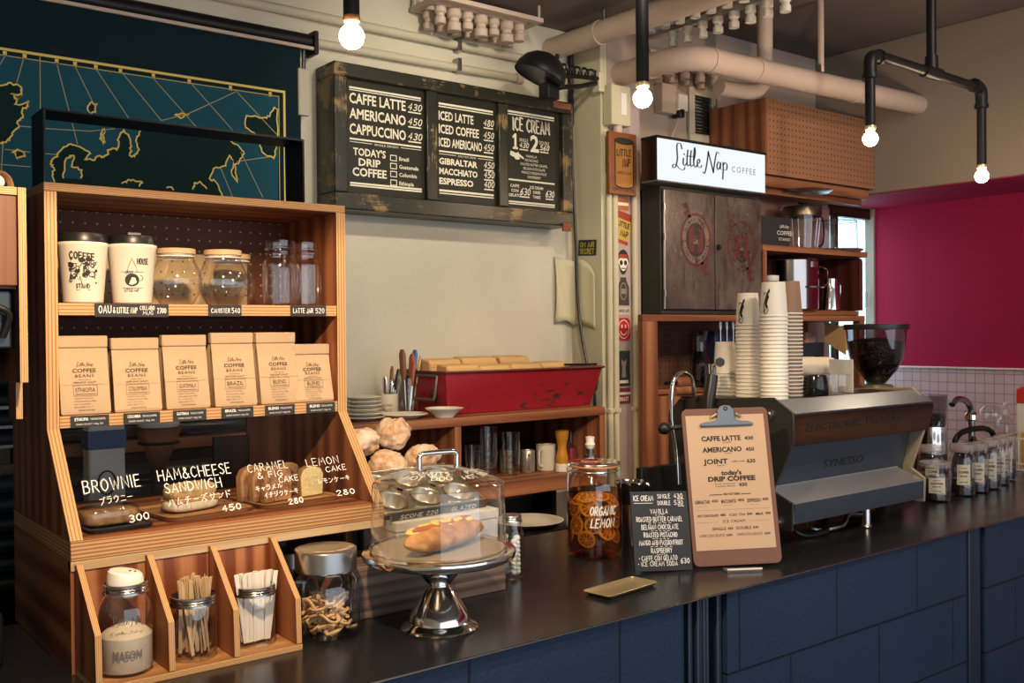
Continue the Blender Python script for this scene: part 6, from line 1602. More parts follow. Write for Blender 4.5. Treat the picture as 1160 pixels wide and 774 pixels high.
# ------------------------------------------------------------------ labelled coffee jars on the right of the bar
plain('label_paper', (.62, .54, .42), .7, var=.05)
t = NT('lid_glass'); a_ = t.n('BsdfTransparent', Color=c4((.92, .88, .86))); b_ = t.n('BsdfPrincipled', Roughness=.25); b_.inputs['Base Color'].default_value = (.50, .44, .43, 1)
x_ = t.n('MixShader', Fac=.45); t.l(a_.outputs[0], x_.inputs[1]); t.l(b_.outputs[0], x_.inputs[2]); t.l(x_.outputs[0], t.out.inputs[0]); M['lid_glass'] = t.m
def coffee_jar(x, y, r, h, fill, lab, blab):
    o = thing('coffee_jar', lab, 'jar', (x, y, 1.0)); f = math.atan2(-y, -x)
    MB().lathe([(0, .004), (r * .88, 0), (r, .006), (r, h * .68), (r * .90, h * .78), (r * .82, h * .81), (r * .82, h * .84)], 40).build('glass_body', M['clear_glass'], o, local=True)
    MB().lathe([(r * .86, h * .83), (r * .98, h * .835), (r * 1.0, h * .85), (r * 1.0, h * .95), (r * .95, h * .97), (r * .4, h * .975), (r * .36, h), (0, h * 1.005)], 36).build('glass_lid', M['lid_glass'], o, local=True)
    wm = MB(); wm.tube([(r * .84 * math.cos(R(a)), r * .84 * math.sin(R(a)), h * .825) for a in range(0, 360, 12)], .0016, 6, closed=True)
    wm.tube([(r * .84 * math.cos(f + .7), r * .84 * math.sin(f + .7), h * .825), (r * 1.08 * math.cos(f + .7), r * 1.08 * math.sin(f + .7), h * .80), (r * 1.08 * math.cos(f + .7), r * 1.08 * math.sin(f + .7), h * .90)], .0016, 6); wm.build('wire_clasp', M['steel'], o, local=True)
    lb = MB(); lw = r * 1.05; z0, z1 = h * .22, h * .60
    nn = 10
    for k in range(nn):
        a, b_ = -lw / 2 + lw * k / nn, -lw / 2 + lw * (k + 1) / nn
        lb.poly([(a, z0), (b_, z0), (b_, z1), (a, z1)], XY)
    wrap(lb, (0, 0, 0), f + .12, lambda q: r, .0004); lo = lb.build('paper_label', M['label_paper'], o, local=True)
    m = MB(); hh = z1 - z0
    m.text('LITTLE NAP', XY, 0, z0 + hh * .80, hh * .09, 'C', width=lw * .45, bold=.02); m.text('COFFEE', XY, 0, z0 + hh * .58, hh * .16, 'C', width=lw * .72, bold=.03); m.text('BEANS', XY, 0, z0 + hh * .40, hh * .12, 'C', width=lw * .5, bold=.02)
    m.line(-lw * .32, lw * .32, z0 + hh * .28, .0007, XY); m.text('single origin', XY, 0, z0 + hh * .13, hh * .09, 'C', width=lw * .62, bold=.01)
    wrap(m, (0, 0, 0), f + .12, lambda q: r, .0008); m.build('label_lettering', M['black_ink'], lo, local=True)
    q = one(MB().lathe([(0, .006), (r * .85, .006), (r * .95, .012), (r * .95, fill * h), (0, fill * h + .004)], 30), 'coffee_beans', M['beans'], blab, 'coffee beans', (x, y, 1.0), local=True); q['kind'] = 'stuff'
coffee_jar(3.318, 1.830, .052, .140, .55, 'squat labelled coffee jar nearest the espresso machine, front of the row', 'dark beans in the squat jar nearest the machine')
coffee_jar(3.490, 1.822, .043, .190, .32, 'tall labelled coffee jar just behind the squat one', 'dark beans in the tall jar just behind the squat one')
coffee_jar(3.600, 1.824, .040, .185, .33, 'third labelled coffee jar from the espresso machine', 'dark beans in the third jar from the machine')
coffee_jar(3.712, 1.835, .043, .190, .28, 'fourth labelled coffee jar from the espresso machine', 'dark beans in the fourth jar from the machine')
coffee_jar(3.838, 1.862, .041, .185, .16, 'fifth labelled coffee jar from the machine, nearly empty', 'few dark beans in the fifth, nearly empty jar')
coffee_jar(3.965, 1.895, .040, .180, .45, 'last labelled coffee jar at the right end of the row', 'dark beans in the last jar of the row')
coffee_jar(3.46, 1.925, .045, .178, .40, 'coffee jar half hidden behind the squat and tall front jars', 'dark beans in the half hidden jar')
# brewer
bw = thing('drip_brewer', 'brewer with a smoked cup over a chrome drum behind the coffee jars', 'brewer', (3.65, 2.03, 1.0))
MB().lathe([(.0, .0), (.085, 0), (.088, .01), (.080, .03), (.062, .045), (.058, .12)], 36, (3.65, 2.03, 1.0)).build('brewer_base', M['black_plastic'], bw)
MB().lathe([(.058, .12), (.0585, .225), (.0, .228)], 36, (3.65, 2.03, 1.0)).build('chrome_drum', M['chrome'], bw)
MB().lathe([(.052, .226), (.056, .23), (.0625, .340), (.0635, .345)], 36, (3.65, 2.03, 1.0)).build('smoked_cup', M['smoke'], bw)
MB().lathe([(.0, .228), (.052, .228), (.057, .27), (.0, .272)], 30, (3.65, 2.03, 1.0)).build('ground_coffee', M['beans'], bw)
gn = thing('swan_neck_tap', 'grey ribbed swan neck tap standing behind the brewer', 'tap', (4.14, 2.12, 1.0))
MB().tube(sm3([(4.14, 2.12, 1.0), (4.14, 2.12, 1.22), (4.125, 2.12, 1.275), (4.08, 2.12, 1.300), (4.02, 2.12, 1.305), (3.98, 2.12, 1.285)]), .013, 12).build('tap_neck', M['zinc'], gn)
MB().lathe([(.022, .21), (.026, .215), (.026, .235), (.018, .245)], 20, (4.14, 2.12, 1.0)).build('tap_collar', M['chrome'], gn)
MB().lathe([(.03, 0), (.03, .01), (.016, .02), (.014, .05)], 20, (4.14, 2.12, 1.0)).build('tap_foot', M['chrome'], gn)
kt = thing('black_kettle', 'black kettle with an arched handle behind the right coffee jars', 'kettle', (3.98, 2.03, 1.0))
MB().lathe([(0, .001), (.07, 0), (.085, .01), (.082, .06), (.060, .12), (.045, .135), (0, .14)], 32, (3.98, 2.03, 1.0)).build('kettle_body', M['black_metal'], kt)
MB().tube(sm3([(3.91, 2.03, 1.10), (3.835, 2.03, 1.140), (3.865, 2.03, 1.176), (3.95, 2.03, 1.190), (4.08, 2.03, 1.186), (4.145, 2.03, 1.155), (4.12, 2.03, 1.10), (4.06, 2.03, 1.06)]), .0115, 10, ).build('kettle_handle', M['black_metal'], kt)
MB().ball((3.98, 2.03, 1.148), .014, 12, 8).build('lid_knob', M['black_plastic'], kt)
sp_ = thing('soap_bottle', 'clear pump bottle standing by the tiled wall behind the jars', 'bottle', (4.46, 2.13, 1.0))
MB().lathe([(0, .003), (.036, 0), (.040, .006), (.040, .17), (.032, .195), (.014, .21), (.013, .222)], 28).build('bottle_body', M['clear_glass'], sp_, local=True)
MB().lathe([(.015, .218), (.015, .240), (.006, .243), (.006, .262), (.0, .262)], 18).build('pump_collar', M['white_plastic'], sp_, local=True)
MB().tube([(-.028, -.01, .262), (.012, .004, .266)], .007, 10).build('pump_spout', M['white_plastic'], sp_, local=True)
MB().lathe([(0, .004), (.037, .005), (.037, .10), (0, .10)], 24).build('liquid_soap', M['thin_glass'], sp_, local=True)
cf = thing('glass_server', 'small round glass server beside the pump bottle', 'carafe', (4.33, 2.13, 1.0))
MB().lathe([(0, .004), (.04, 0), (.05, .01), (.052, .05), (.040, .10), (.026, .125), (.024, .15), (.036, .19), (.046, .215), (.044, .245), (.03, .262), (0, .266)], 32).build('glass_body', M['clear_glass'], cf, local=True)
bs = thing('wire_basket', 'white wire basket at the far right end of the bar', 'basket', (4.40, 1.98, 1.0))
for z in (1.004, 1.03, 1.135): MB().tube([(4.255, 1.90, z), (4.56, 1.90, z), (4.56, 2.08, z), (4.255, 2.08, z)], .004, 8, closed=True).build('basket_hoop', M['white_plastic'], bs)
w_ = MB()
for i in range(13):
    x = 4.255 + i * .0254; w_.tube([(x, 1.90, 1.135), (x, 1.90, 1.004), (x, 2.08, 1.004), (x, 2.08, 1.135)], .0022, 6)
for i in range(8):
    yy = 1.90 + i * .0257; w_.tube([(4.255, yy, 1.135), (4.255, yy, 1.004), (4.56, yy, 1.004), (4.56, yy, 1.135)], .0022, 6)
w_.build('basket_wires', M['white_plastic'], bs)
MB().box(4.262, 4.553, 1.907, 2.073, 1.007, 1.012).build('basket_liner', M['kraft'], bs)
pb_ = thing('paper_carton', 'white carton with a red top standing in the wire basket', 'carton', (4.43, 2.0, 1.0125))
MB().box(4.388, 4.478, 1.955, 2.045, 1.0125, 1.275).build('carton_body', M['white_card'], pb_, bevel=.002)
MB().prism([(4.386, 1.275), (4.480, 1.275), (4.480, 1.31), (4.433, 1.345), (4.386, 1.335)], 1.953, 2.047, 'y').build('carton_top', plain('carton_red', (.55, .03, .025), .5), pb_, bevel=.002)
one(MB().box(4.325, 4.372, 1.935, 2.00, 1.0125, 1.155), 'sponge', plain('sponge', (.55, .34, .06), .9, var=.2, scale=90, bump=.3), 'yellow sponge standing in the wire basket beside the carton', 'sponge', (4.35, 1.97, 1.0125), bevel=.004)
for i in range(4):
    one(MB().box(4.490 + i * .012, 4.495 + i * .012, 1.92 + .01 * i, 2.04, 1.0125, 1.15 + .02 * (i % 2)), 'menu_leaflet', M[('white_card', 'kraft', 'white_card', 'paper_cup')[i]], ('white leaflet standing in the wire basket next to the carton', 'brown leaflet standing in the wire basket', 'second white leaflet behind the brown one in the wire basket', 'cream leaflet furthest right in the wire basket')[i], 'leaflet', (4.492 + i * .012, 1.98, 1.0125))
# ------------------------------------------------------------------ back bar on the left bay
bb_ = thing('back_bar', 'low black back bar running under the wooden wall cabinet', 'counter', (1.5, 2.7, 0))
MB().box(-1.2, 2.66, 2.44, W - .002, .93, .965).build('worktop', M['gloss_black'], bb_, bevel=.003)
MB().box(-1.2, 2.66, 2.48, W - .002, 0, .93).build('cabinet_body', M['black_card'], bb_)
wc = thing('wooden_shelf_cabinet', 'open red pine cabinet on the back wall under the red enamel box', 'cabinet', (2.0, 2.8, 1.05))
CFY = 2.62; CT = 1.330; x0, x1 = .60, 2.482
MB().box(x0, x1, CFY, W - .002, CT - .030, CT, edge=None).build('top_board', M['red_pine'], wc, bevel=.002)
MB().box(x0, x1, CFY, W - .002, 1.052, 1.097).build('bottom_board', M['red_pine'], wc, bevel=.002)
MB().box(x1 - .026, x1, CFY, W - .002, 1.097, CT - .03, grain='z').build('end_panel', M['red_pine'], wc, bevel=.0015)
MB().box(1.824, 1.848, CFY + .002, W - .002, 1.097, CT - .03, grain='z').build('divider', M['red_pine'], wc, bevel=.0015)
MB().box(x0, x1 - .026, W - .012, W - .003, 1.097, CT - .03).build('back_panel', M['walnut'], wc)
for x in (.62, 1.3, 2.46): MB().box(x - .01, x + .01, 2.88, W - .003, .9655, 1.0515, grain='z').build('bracket', M['black_metal'], wc)

# red enamel box
t = NT('red_enamel')
chip = t.ramp(t.math('ADD', t.math('MULTIPLY', t.noise(t.ob(), 9, 6, .65), .7), t.math('MULTIPLY', t.noise(t.ob((1, 1, 3)), 30, 4), .3)), [(.585, 0), (.615, 1)])
M['red_enamel'] = t.bsdf(t.mix(chip, t.mix(t.noise(t.ob(), 5, 3), (.20, .006, .014), (.29, .012, .022)), (.035, .02, .02)), .38, 0, .5, t.bump(chip, .3, .001))
plain('worn_metal', (.16, .13, .11), .5, .7, .3, 30)
rbx = thing('enamel_box', 'long red chipped enamel box full of kraft packets on the wooden cabinet', 'box', (2.15, 2.78, CT))
bz0, bz1 = CT + .0005, CT + .142
def pan(x0, x1, y0, y1, z0, z1, fl):
    return [(x0 + fl, y0 + fl, z0), (x1 - fl, y0 + fl, z0), (x1 - fl, y1 - fl, z0), (x0 + fl, y1 - fl, z0), (x0, y0, z1), (x1, y0, z1), (x1, y1, z1), (x0, y1, z1)]
ox0, ox1, oy0, oy1 = 1.822, 2.520, 2.672, 2.955
FX = [(0, 1, 5, 4), (1, 2, 6, 5), (2, 3, 7, 6), (3, 0, 4, 7), (3, 2, 1, 0)]
MB().add(pan(ox0, ox1, oy0, oy1, bz0, bz1, .034), FX).build('box_body', M['red_enamel'], rbx, solid=.003, bevel=.012)
rm = MB(); rm.tube([(ox0 - .003, oy0 - .003, bz1), (ox1 + .003, oy0 - .003, bz1), (ox1 + .003, oy1 + .003, bz1), (ox0 - .003, oy1 + .003, bz1)], .0055, 8, closed=True, flat=.8); rm.build('rolled_rim', plain('dark_red', (.10, .012, .014), .45), rbx)
for sx, xe in ((-1, ox0), (1, ox1)):
    h = MB(); yy0, yy1 = oy0 + .045, oy1 - .06; ztop = bz1 - .012
    h.tube(sm3([(xe + sx * .002, yy0, ztop), (xe + sx * .010, yy0 - .004, ztop - .03), (xe + sx * .012, yy0 + .004, ztop - .07), (xe + sx * .012, yy0 + .03, ztop - .078), (xe + sx * .012, yy1 - .03, ztop - .078), (xe + sx * .012, yy1 - .004, ztop - .07), (xe + sx * .010, yy1 + .004, ztop - .03), (xe + sx * .002, yy1, ztop)], 4), .0055, 8)
    h.tube([(xe + sx * .004, yy0, ztop), (xe + sx * .004, yy1, ztop)], .005, 8)
    h.build('wire_handle', M['worn_metal'], rbx)
pk_spots = [(1.932, 2.758, .155, 'kraft packet at the front left of the red enamel box'), (2.067, 2.756, .150, 'kraft packet second along the front of the red box'), (2.203, 2.757, .152, 'kraft packet third along the front of the red box'), (2.340, 2.758, .154, 'kraft packet at the front right of the red box'),
            (1.935, 2.868, .172, 'kraft packet at the back left of the red box'), (2.082, 2.868, .176, 'long kraft packet in the middle of the back row of the red box'), (2.24, 2.868, .176, 'kraft packet at the back right of the red box')]
for i, (x, y, h, lab) in enumerate(pk_spots):
    o = thing('kraft_packet', lab, 'packet', (x, y, CT + .012), 0, 'kraft packets in the red enamel box')
    w_ = .066 if i != 5 else .075
    MB().prism([(-.035, 0), (.035, 0), (.038, h * .8), (.030, h), (-.030, h * .97), (-.038, h * .8)], -w_, w_, 'x').build('packet_body', plain('packet_kraft', (.58, .36, .15), .7, var=.08), o, local=True, bevel=.006)
    MB().box(-w_ * .98, w_ * .98, -.0385, -.034, h * .82, h * .90).build('folded_flap', M['packet_kraft'], o, local=True, bevel=.002)
one(MB().tube(sm3([(2.36, 2.70, bz1 + .012), (2.46, 2.72, bz1 + .010), (2.55, 2.74, bz1 + .008), (2.60, 2.80, bz1 + .004)]), .004, 6), 'whisk_handle', M['black_metal'], 'thin black rod lying across the right rim of the red box', 'rod', (2.46, 2.72, bz1))

# plates, canister, bottle with utensils
def plate(x, y, z, r, h, lab, group=None, deep=False):
    o = thing('plate', lab, 'plate', (x, y, z), 0, group)
    pr = [(0, .001), (r * .55, 0), (r * .60, .002), (r * .97, h - .001), (r, h), (r * .985, h + .0015), (r * .62, .006), (0, .005)]
    MB().lathe(pr, 44).build('plate_body', M['ceramic'], o, local=True)
    MB().tube([(r * .995 * math.cos(R(a)), r * .995 * math.sin(R(a)), h) for a in range(0, 360, 10)], .0012, 6, closed=True).build('plate_rim', M['ceramic'], o, local=True)
    return o
for i in range(6):
    r = .062 if i > 1 else .072
    plate(1.555, 2.745, CT + .0005 + .0125 * i, r, .011, ('white plate at the bottom of the stack beside the display cabinet', 'white plate second from the bottom of the stack', 'white plate third from the bottom of the stack', 'white plate fourth from the bottom of the stack', 'white plate next to the top of the stack', 'white plate on top of the stack beside the display cabinet')[i], 'stacked plates on the wooden cabinet')
plate(1.690, 2.715, CT + .0005, .077, .014, 'single cream plate lying between the plate stack and the saucer bowl')
sb_ = thing('shallow_bowl', 'shallow cream bowl on the wooden cabinet against the red box', 'bowl', (1.806, 2.656, CT + .0005))
MB().lathe([(a_ * .86, b_) for a_, b_ in [(0, .001), (.036, 0), (.038, .004), (.055, .018), (.070, .027), (.073, .029), (.070, .030), (.052, .022), (.03, .008), (0, .007)]], 44).build('bowl_body', M['ceramic'], sb_, local=True)
cn = thing('utensil_canister', 'cream stoneware canister with faint lettering holding cutlery', 'canister', (1.718, 2.862, CT + .0005))
MB().lathe([(0, .002), (.034, 0), (.036, .003), (.036, .068), (.0375, .071), (.034, .071), (.033, .01), (0, .008)], 36).build('canister_body', plain('stoneware', (.62, .56, .44), .45, var=.05), cn, local=True)
m = MB(); m.text('HOMES', XY, 0, .030, .012, 'C', bold=.02, width=.034); m.text('JUICE', XY, 0, .014, .012, 'C', bold=.02, width=.030)
wrap(m, (0, 0, 0), math.atan2(-2.862, -1.718), lambda z: .036); m.build('lettering', plain('grey_ink', (.25, .22, .18), .6), cn, local=True)
bt = thing('glass_bottle_jar', 'clear glass jar of knives and tongs beside the cream canister', 'jar', (1.788, 2.845, CT + .0005))
MB().lathe([(0, .004), (.03, 0), (.034, .005), (.034, .07), (.028, .095), (.026, .12)], 28).build('glass_body', M['clear_glass'], bt, local=True)
def utensil(lab, name, x, y, z, L, tx, ty_, m, mh, r=.006, cat='utensil'):
    o = thing(name, lab, cat, (x, y, z)); o.rotation_euler = (ty_, tx, .3)
    MB().tube([(0, 0, 0), (0, 0, L * .55)], r * .55, 8, flat=.5).build('shaft', M[mh], o, local=True)
    MB().tube([(0, 0, L * .5), (0, 0, L * .62), (0, 0, L * .92), (0, 0, L)], [r * .7, r * 1.2, r * 1.3, r * .7], 10, flat=.55).build('handle', m, o, local=True)
zc = CT + .013
red_h = plain('red_handle', (.26, .06, .03), .5); blue_h = plain('blue_handle', (.03, .10, .26), .5); brown_h = plain('brown_handle', (.17, .07, .035), .5)
utensil('brown handled knife leaning in the cream canister', 'knife', 1.722, 2.862, zc, .150, .14, 0, brown_h, 'steel', .006)
utensil('black handled knife leaning furthest right in the cream canister', 'knife', 1.728, 2.852, zc, .142, .20, .05, M['black_plastic'], 'steel', .006)
utensil('steel spoon standing at the left of the cream canister', 'spoon', 1.705, 2.855, zc, .115, -.05, .05, M['steel'], 'steel', .007)
utensil('steel fork standing in the middle of the cream canister', 'fork', 1.715, 2.850, zc, .105, .05, .08, M['steel'], 'steel', .006)
utensil('steel spoon with a slanted bowl at the right of the cream canister', 'spoon', 1.733, 2.872, zc, .100, .18, 0, M['chrome'], 'steel', .006)
utensil('large brown wooden handled knife standing in the clear utensil jar', 'knife', 1.776, 2.845, zc, .205, -.06, 0, brown_h, 'steel', .011)
utensil('red handled tool standing in the middle of the clear utensil jar', 'knife', 1.790, 2.840, zc, .190, .05, .03, red_h, 'steel', .009)
utensil('blue handled knife standing in the clear utensil jar', 'knife', 1.796, 2.850, zc, .205, .16, 0, blue_h, 'steel', .010)
utensil('thin pale stick standing rightmost in the clear utensil jar', 'stick', 1.802, 2.84, zc, .185, .19, .04, M['pale_wood'], 'pale_wood', .004)
utensil('dark red wooden handle standing low in the clear utensil jar', 'knife', 1.781, 2.83, zc, .165, .10, .05, red_h, 'steel', .009)

# glasses, mugs and sauces in the wooden cabinet
SZ = 1.0975
def stack_glass(x, y, n, r, h, pitch, lab, grp):
    p = tumbler_glass(x, y, SZ, r, h, lab, grp, 20, 'stacked_glass')
    for i in range(1, n): dup(p, (x, y, SZ + pitch * i))
stack_glass(2.020, 2.80, 3, .028, .075, .019, 'clear glass in the short stack by the cabinet divider', 'glasses in the short stack')
stack_glass(2.090, 2.80, 5, .031, .085, .022, 'clear glass in the tall stack second from the divider', 'glasses in the left tall stack')
stack_glass(2.158, 2.76, 4, .033, .085, .022, 'clear glass in the tall stack beside the small mug', 'glasses in the right tall stack')
def mug(x, y, r, h, lab, m, hang=200, nm='mug'):
    o = thing(nm, lab, 'mug', (x, y, SZ))
    MB().lathe([(0, .002), (r * .95, 0), (r, .003), (r, h), (r * .97, h + .001), (r * .93, h - .002), (r * .92, .006), (0, .005)], 32).build('mug_body', m, o, local=True)
    T = Matrix.Rotation(R(hang), 4, 'Z'); hm = MB(); hm.T = T
    hm.tube(sm3([(r * .98, 0, h * .82), (r * 1.5, 0, h * .80), (r * 1.65, 0, h * .5), (r * 1.45, 0, h * .22), (r * .98, 0, h * .2)]), .0042, 8); hm.build('mug_handle', m, o, local=True)
mug(2.258, 2.79, .026, .078, 'small steel mug between the stacked glasses and the white mug', plain('mug_grey', (.42, .40, .36), .3, .6), 240)
mug(2.205, 2.85, .026, .075, 'grey steel mug tucked behind the stacked glasses', M['mug_grey'], 240)
mug(2.345, 2.79, .037, .092, 'white enamel mug in the wooden cabinet left of the yellow mill', M['ceramic'], 205)
ml = thing('pepper_mill', 'waisted yellow pepper mill with a white foot in the wooden cabinet', 'mill', (2.366, 2.725, SZ))
MB().lathe([(0, 0), (.0245, .0), (.0245, .026), (.022, .028), (0, .028)], 28).build('mill_foot', M['white_plastic'], ml, local=True)
MB().lathe([(.022, .028), (.0235, .034), (.021, .060), (.0155, .080), (.0165, .098), (.0225, .118), (.0245, .134), (.024, .146), (.020, .149), (0, .149)], 28).build('mill_body', plain('yellow_gloss', (.52, .25, .03), .25), ml, local=True)
for x, y, lab, c, rm_ in ((2.420, 2.735, 'clear mill half full of red pepper beside the yellow mill', (.22, .01, .03), 'red_pepper'), (2.428, 2.81, 'clear mill of grey peppercorns behind the red one', (.16, .13, .13), 'grey_pepper')):
    o = thing('pepper_mill', lab, 'mill', (x, y, SZ))
    MB().lathe([(0, 0), (.024, 0), (.024, .024), (0, .026)], 26).build('mill_foot', M['white_plastic'], o, local=True)
    MB().lathe([(.022, .026), (.023, .05), (.017, .085), (.018, .10), (.0225, .125), (.022, .145), (0, .148)], 26).build('mill_body', M['clear_glass'], o, local=True)
    MB().lathe([(0, .027), (.0205, .027), (.021, .05), (.0165, .078), (0, .08)], 22).build('peppercorns', plain(rm_, c, .5, var=.4, scale=150), o, local=True)
bp = thing('plate', 'white plate lying on the low black back bar', 'plate', (2.05, 2.53, .9655))
MB().lathe([(0, .001), (.06, 0), (.066, .003), (.112, .020), (.115, .022), (.111, .023), (.066, .008), (0, .006)], 44).build('plate_body', M['ceramic'], bp, local=True)

# what shows through the display cabinet's glass
lv = thing('louvred_appliance', 'dark steel appliance with a louvred front seen through the display cabinet', 'appliance', (.85, 2.62, .9655))
MB().box(.30, 1.36, 2.600, 2.615, .9655, 1.297).build('appliance_body', M['gloss_black'], lv)
plain('louvre', (.030, .042, .058), .3, .3)
for i in range(6):
    z = 1.0 + i * .047
    MB().add([(.31, 2.585, z), (1.35, 2.585, z), (1.35, 2.599, z + .038), (.31, 2.599, z + .038)], [[0, 1, 2, 3]]).build('louvre', M['louvre'], lv, solid=.002)
lv2 = thing('louvred_appliance', 'dark cabinet with slatted front standing on the wooden cabinet behind the display', 'appliance', (.85, 2.8, CT))
MB().box(.30, 1.36, 2.66, 2.9, CT + .0005, 1.62).build('appliance_body', M['gloss_black'], lv2)
for i in range(6):
    z = CT + .01 + i * .047
    MB().add([(.31, 2.645, z), (1.35, 2.645, z), (1.35, 2.659, z + .038), (.31, 2.659, z + .038)], [[0, 1, 2, 3]]).build('louvre', M['louvre'], lv2, solid=.002)
dp = thing('coffee_dripper', 'wooden coffee dripper stand with a paper filter behind the cabinet glass', 'dripper', (.835, 2.44, .9655))
MB().lathe([(0, .0), (.05, 0), (.05, .012), (.0, .012)], 28, (.835, 2.50, .9655)).build('stand_foot', M['black_metal'], dp)
MB().tube([(.835, 2.535, .97), (.835, 2.535, 1.34)], .006, 8).build('stand_rod', M['black_metal'], dp)
MB().tube([(.835 + .047 * math.cos(R(a)), 2.49 + .047 * math.sin(R(a)), 1.335) for a in range(0, 360, 15)], .004, 6, closed=True).build('stand_ring', M['black_metal'], dp)
MB().lathe([(.010, 1.265), (.05, 1.36), (.055, 1.375)], 10, (.835, 2.49, 0)).build('dripper_cone', M['red_pine'], dp, solid=.003, angle=10)
MB().lathe([(.008, 1.28), (.048, 1.37), (.058, 1.42)], 14, (.835, 2.49, 0)).build('paper_filter', M['paper_cup'], dp, solid=.001)
pbag = thing('paper_bag', 'white paper bag with a blue band behind the cabinet glass', 'bag', (.70, 2.50, .9655))
MB().box(.665, .750, 2.475, 2.53, .966, 1.43).build('bag_body', M['white_card'], pbag, bevel=.006)
MB().box(.663, .752, 2.473, 2.532, 1.33, 1.375).build('blue_band', plain('blue_print', (.03, .11, .22), .6), pbag)
MB().tube([(.705 + .02 * math.cos(R(a)), 2.4715, 1.25 + .028 * math.sin(R(a))) for a in range(0, 360, 20)], .002, 6, closed=True).build('bag_print', M['black_ink'], pbag)

# ------------------------------------------------------------------ left edge: wooden box cabinet on a black grinder
lgz = thing('black_grinder', 'black machine under the wooden box at the left edge of the bar', 'coffee grinder', (.28, 2.08, 1.0))
MB().box(.02, .385, 1.99, 2.25, 1.0, 1.10).build('machine_base', M['black_metal'], lgz, bevel=.01)
MB().box(.06, .372, 2.01, 2.20, 1.40, 1.452).build('filter_tray', M['black_metal'], lgz, bevel=.004)
MB().box(.06, .352, 2.05, 2.22, 1.10, 1.40).build('machine_body', M['gloss_black'], lgz, bevel=.006)
MB().box(.10, .360, 2.03, 2.20, 1.452, 1.545).build('smoked_hopper', M['smoke'], lgz, bevel=.004)
MB().box(.05, .378, 1.97, 2.20, 1.545, 1.5795).build('hopper_frame', M['black_metal'], lgz, bevel=.006)
MB().box(.22, .392, 1.93, 2.16, 1.580, 1.684).build('machine_head', plain('ink_blue', (.012, .022, .035), .25), lgz, bevel=.004)
MB().tube(sm3([(.375, 1.92, 1.60), (.384, 1.91, 1.64), (.36, 1.91, 1.655)]), .006, 8).build('lever', M['black_metal'], lgz)
wbx2 = thing('wooden_box', 'old brown wooden box with plywood edges at the left edge of the picture', 'box', (.28, 2.0, 1.685))
wood('worn_box', (.075, .028, .016), (.14, .05, .025), (.21, .085, .042), rough=.55, rings=7, flame=.3)
MB().box(.02, .397, 1.905, 1.918, 1.690, 1.848, grain='z').build('front_panel', M['worn_box'], wbx2, bevel=.002)
MB().box(.02, .397, 1.900, 2.16, 1.848, 1.862, edge='z').build('top_board', [M['worn_box'], M['ply_edge']], wbx2, bevel=.001)
MB().box(.02, .397, 1.919, 2.16, 1.685, 1.690).build('bottom_board', M['worn_box'], wbx2)
MB().box(.398, .4115, 1.900, 2.17, 1.520, 1.862, grain='z', edge='x').build('side_panel', [M['worn_box'], M['ply_edge']], wbx2, bevel=.001)
MB().box(.403, .4145, 1.96, 2.02, 1.452, 1.519, grain='z', edge='x').build('lower_strip', [M['worn_box'], M['ply_edge']], wbx2, bevel=.001)
for yy in (1.96, 2.05): MB().tube(sm3([(.360, yy, 1.862), (.366, yy, 1.885), (.385, yy + .01, 1.895), (.40, yy + .02, 1.885), (.405, yy + .02, 1.862)]), .006, 8, flat=.5).build('bentwood_loop', M['board_wood'], wbx2)
kn = MB().ball((.372, 1.93, 1.873), .012, 12, 8).build('white_knob', M['white_plastic'], wbx2)

# ------------------------------------------------------------------ right: shelf frame, locker, lit sign
sf = thing('alcove_shelf_unit', 'red pine shelf unit in the alcove with a pegboard back', 'shelf unit', (3.5, 2.85, .9))
SY = 2.70
def brd(nm, x0, x1, y0, y1, z0, z1, g='x', m='red_pine'): return MB().box(x0, x1, y0, y1, z0, z1, grain=g).build(nm, M[m], sf, bevel=.002)
brd('post', 2.760, 2.842, SY, SY + .028, .0, 1.640, 'z')
brd('post', 4.225, 4.262, SY, SY + .04, .0, 1.640, 'z')
brd('shelf', 2.760, 4.265, SY, SY + .028, 1.640, 1.666); brd('shelf', 2.895, 4.265, SY + .028, W - .003, 1.640, 1.666)
brd('shelf', 3.495, 4.290, SY, W - .003, 1.945, 1.971)
brd('shelf', 3.495, 4.262, SY + .03, W - .003, 1.667, 1.690)
brd('inner_post', 3.497, 3.525, SY + .002, SY + .045, 1.691, 1.945, 'z')
pr = [(SY + .012, 1.691), (W - .004, 1.691), (W - .004, 1.944), (SY + .03, 1.944), (SY + .016, 1.938), (SY + .012, 1.925)]
MB().prism(pr, 4.245, 4.268, 'x').build('end_panel', wood('dark_red', (.05, .010, .008), (.085, .018, .013), (.12, .028, .02), rough=.45), sf, bevel=.002)
brd('shelf', 2.895, 4.22, SY + .08, W - .003, 1.345, 1.365)
MB().box(2.895, 4.22, W - .012, W - .003, 1.366, 1.639).build('pegboard_back', M['peg_brown'], sf)
MB().box(3.53, 4.243, W - .012, W - .003, 1.691, 1.944).build('back_panel', M['dark_red'], sf)
brd('lower_panel', 2.843, 4.22, SY + .03, SY + .05, .95, 1.344, 'z', 'red_pine')
brd('upper_rail', 3.50, 4.30, 2.735, 2.76, 2.198, 2.222)
MB().box(3.50, 4.40, W - .016, W - .003, 1.972, 2.221).build('upper_back', plain('dusty_pink', (.34, .20, .16), .7), sf)
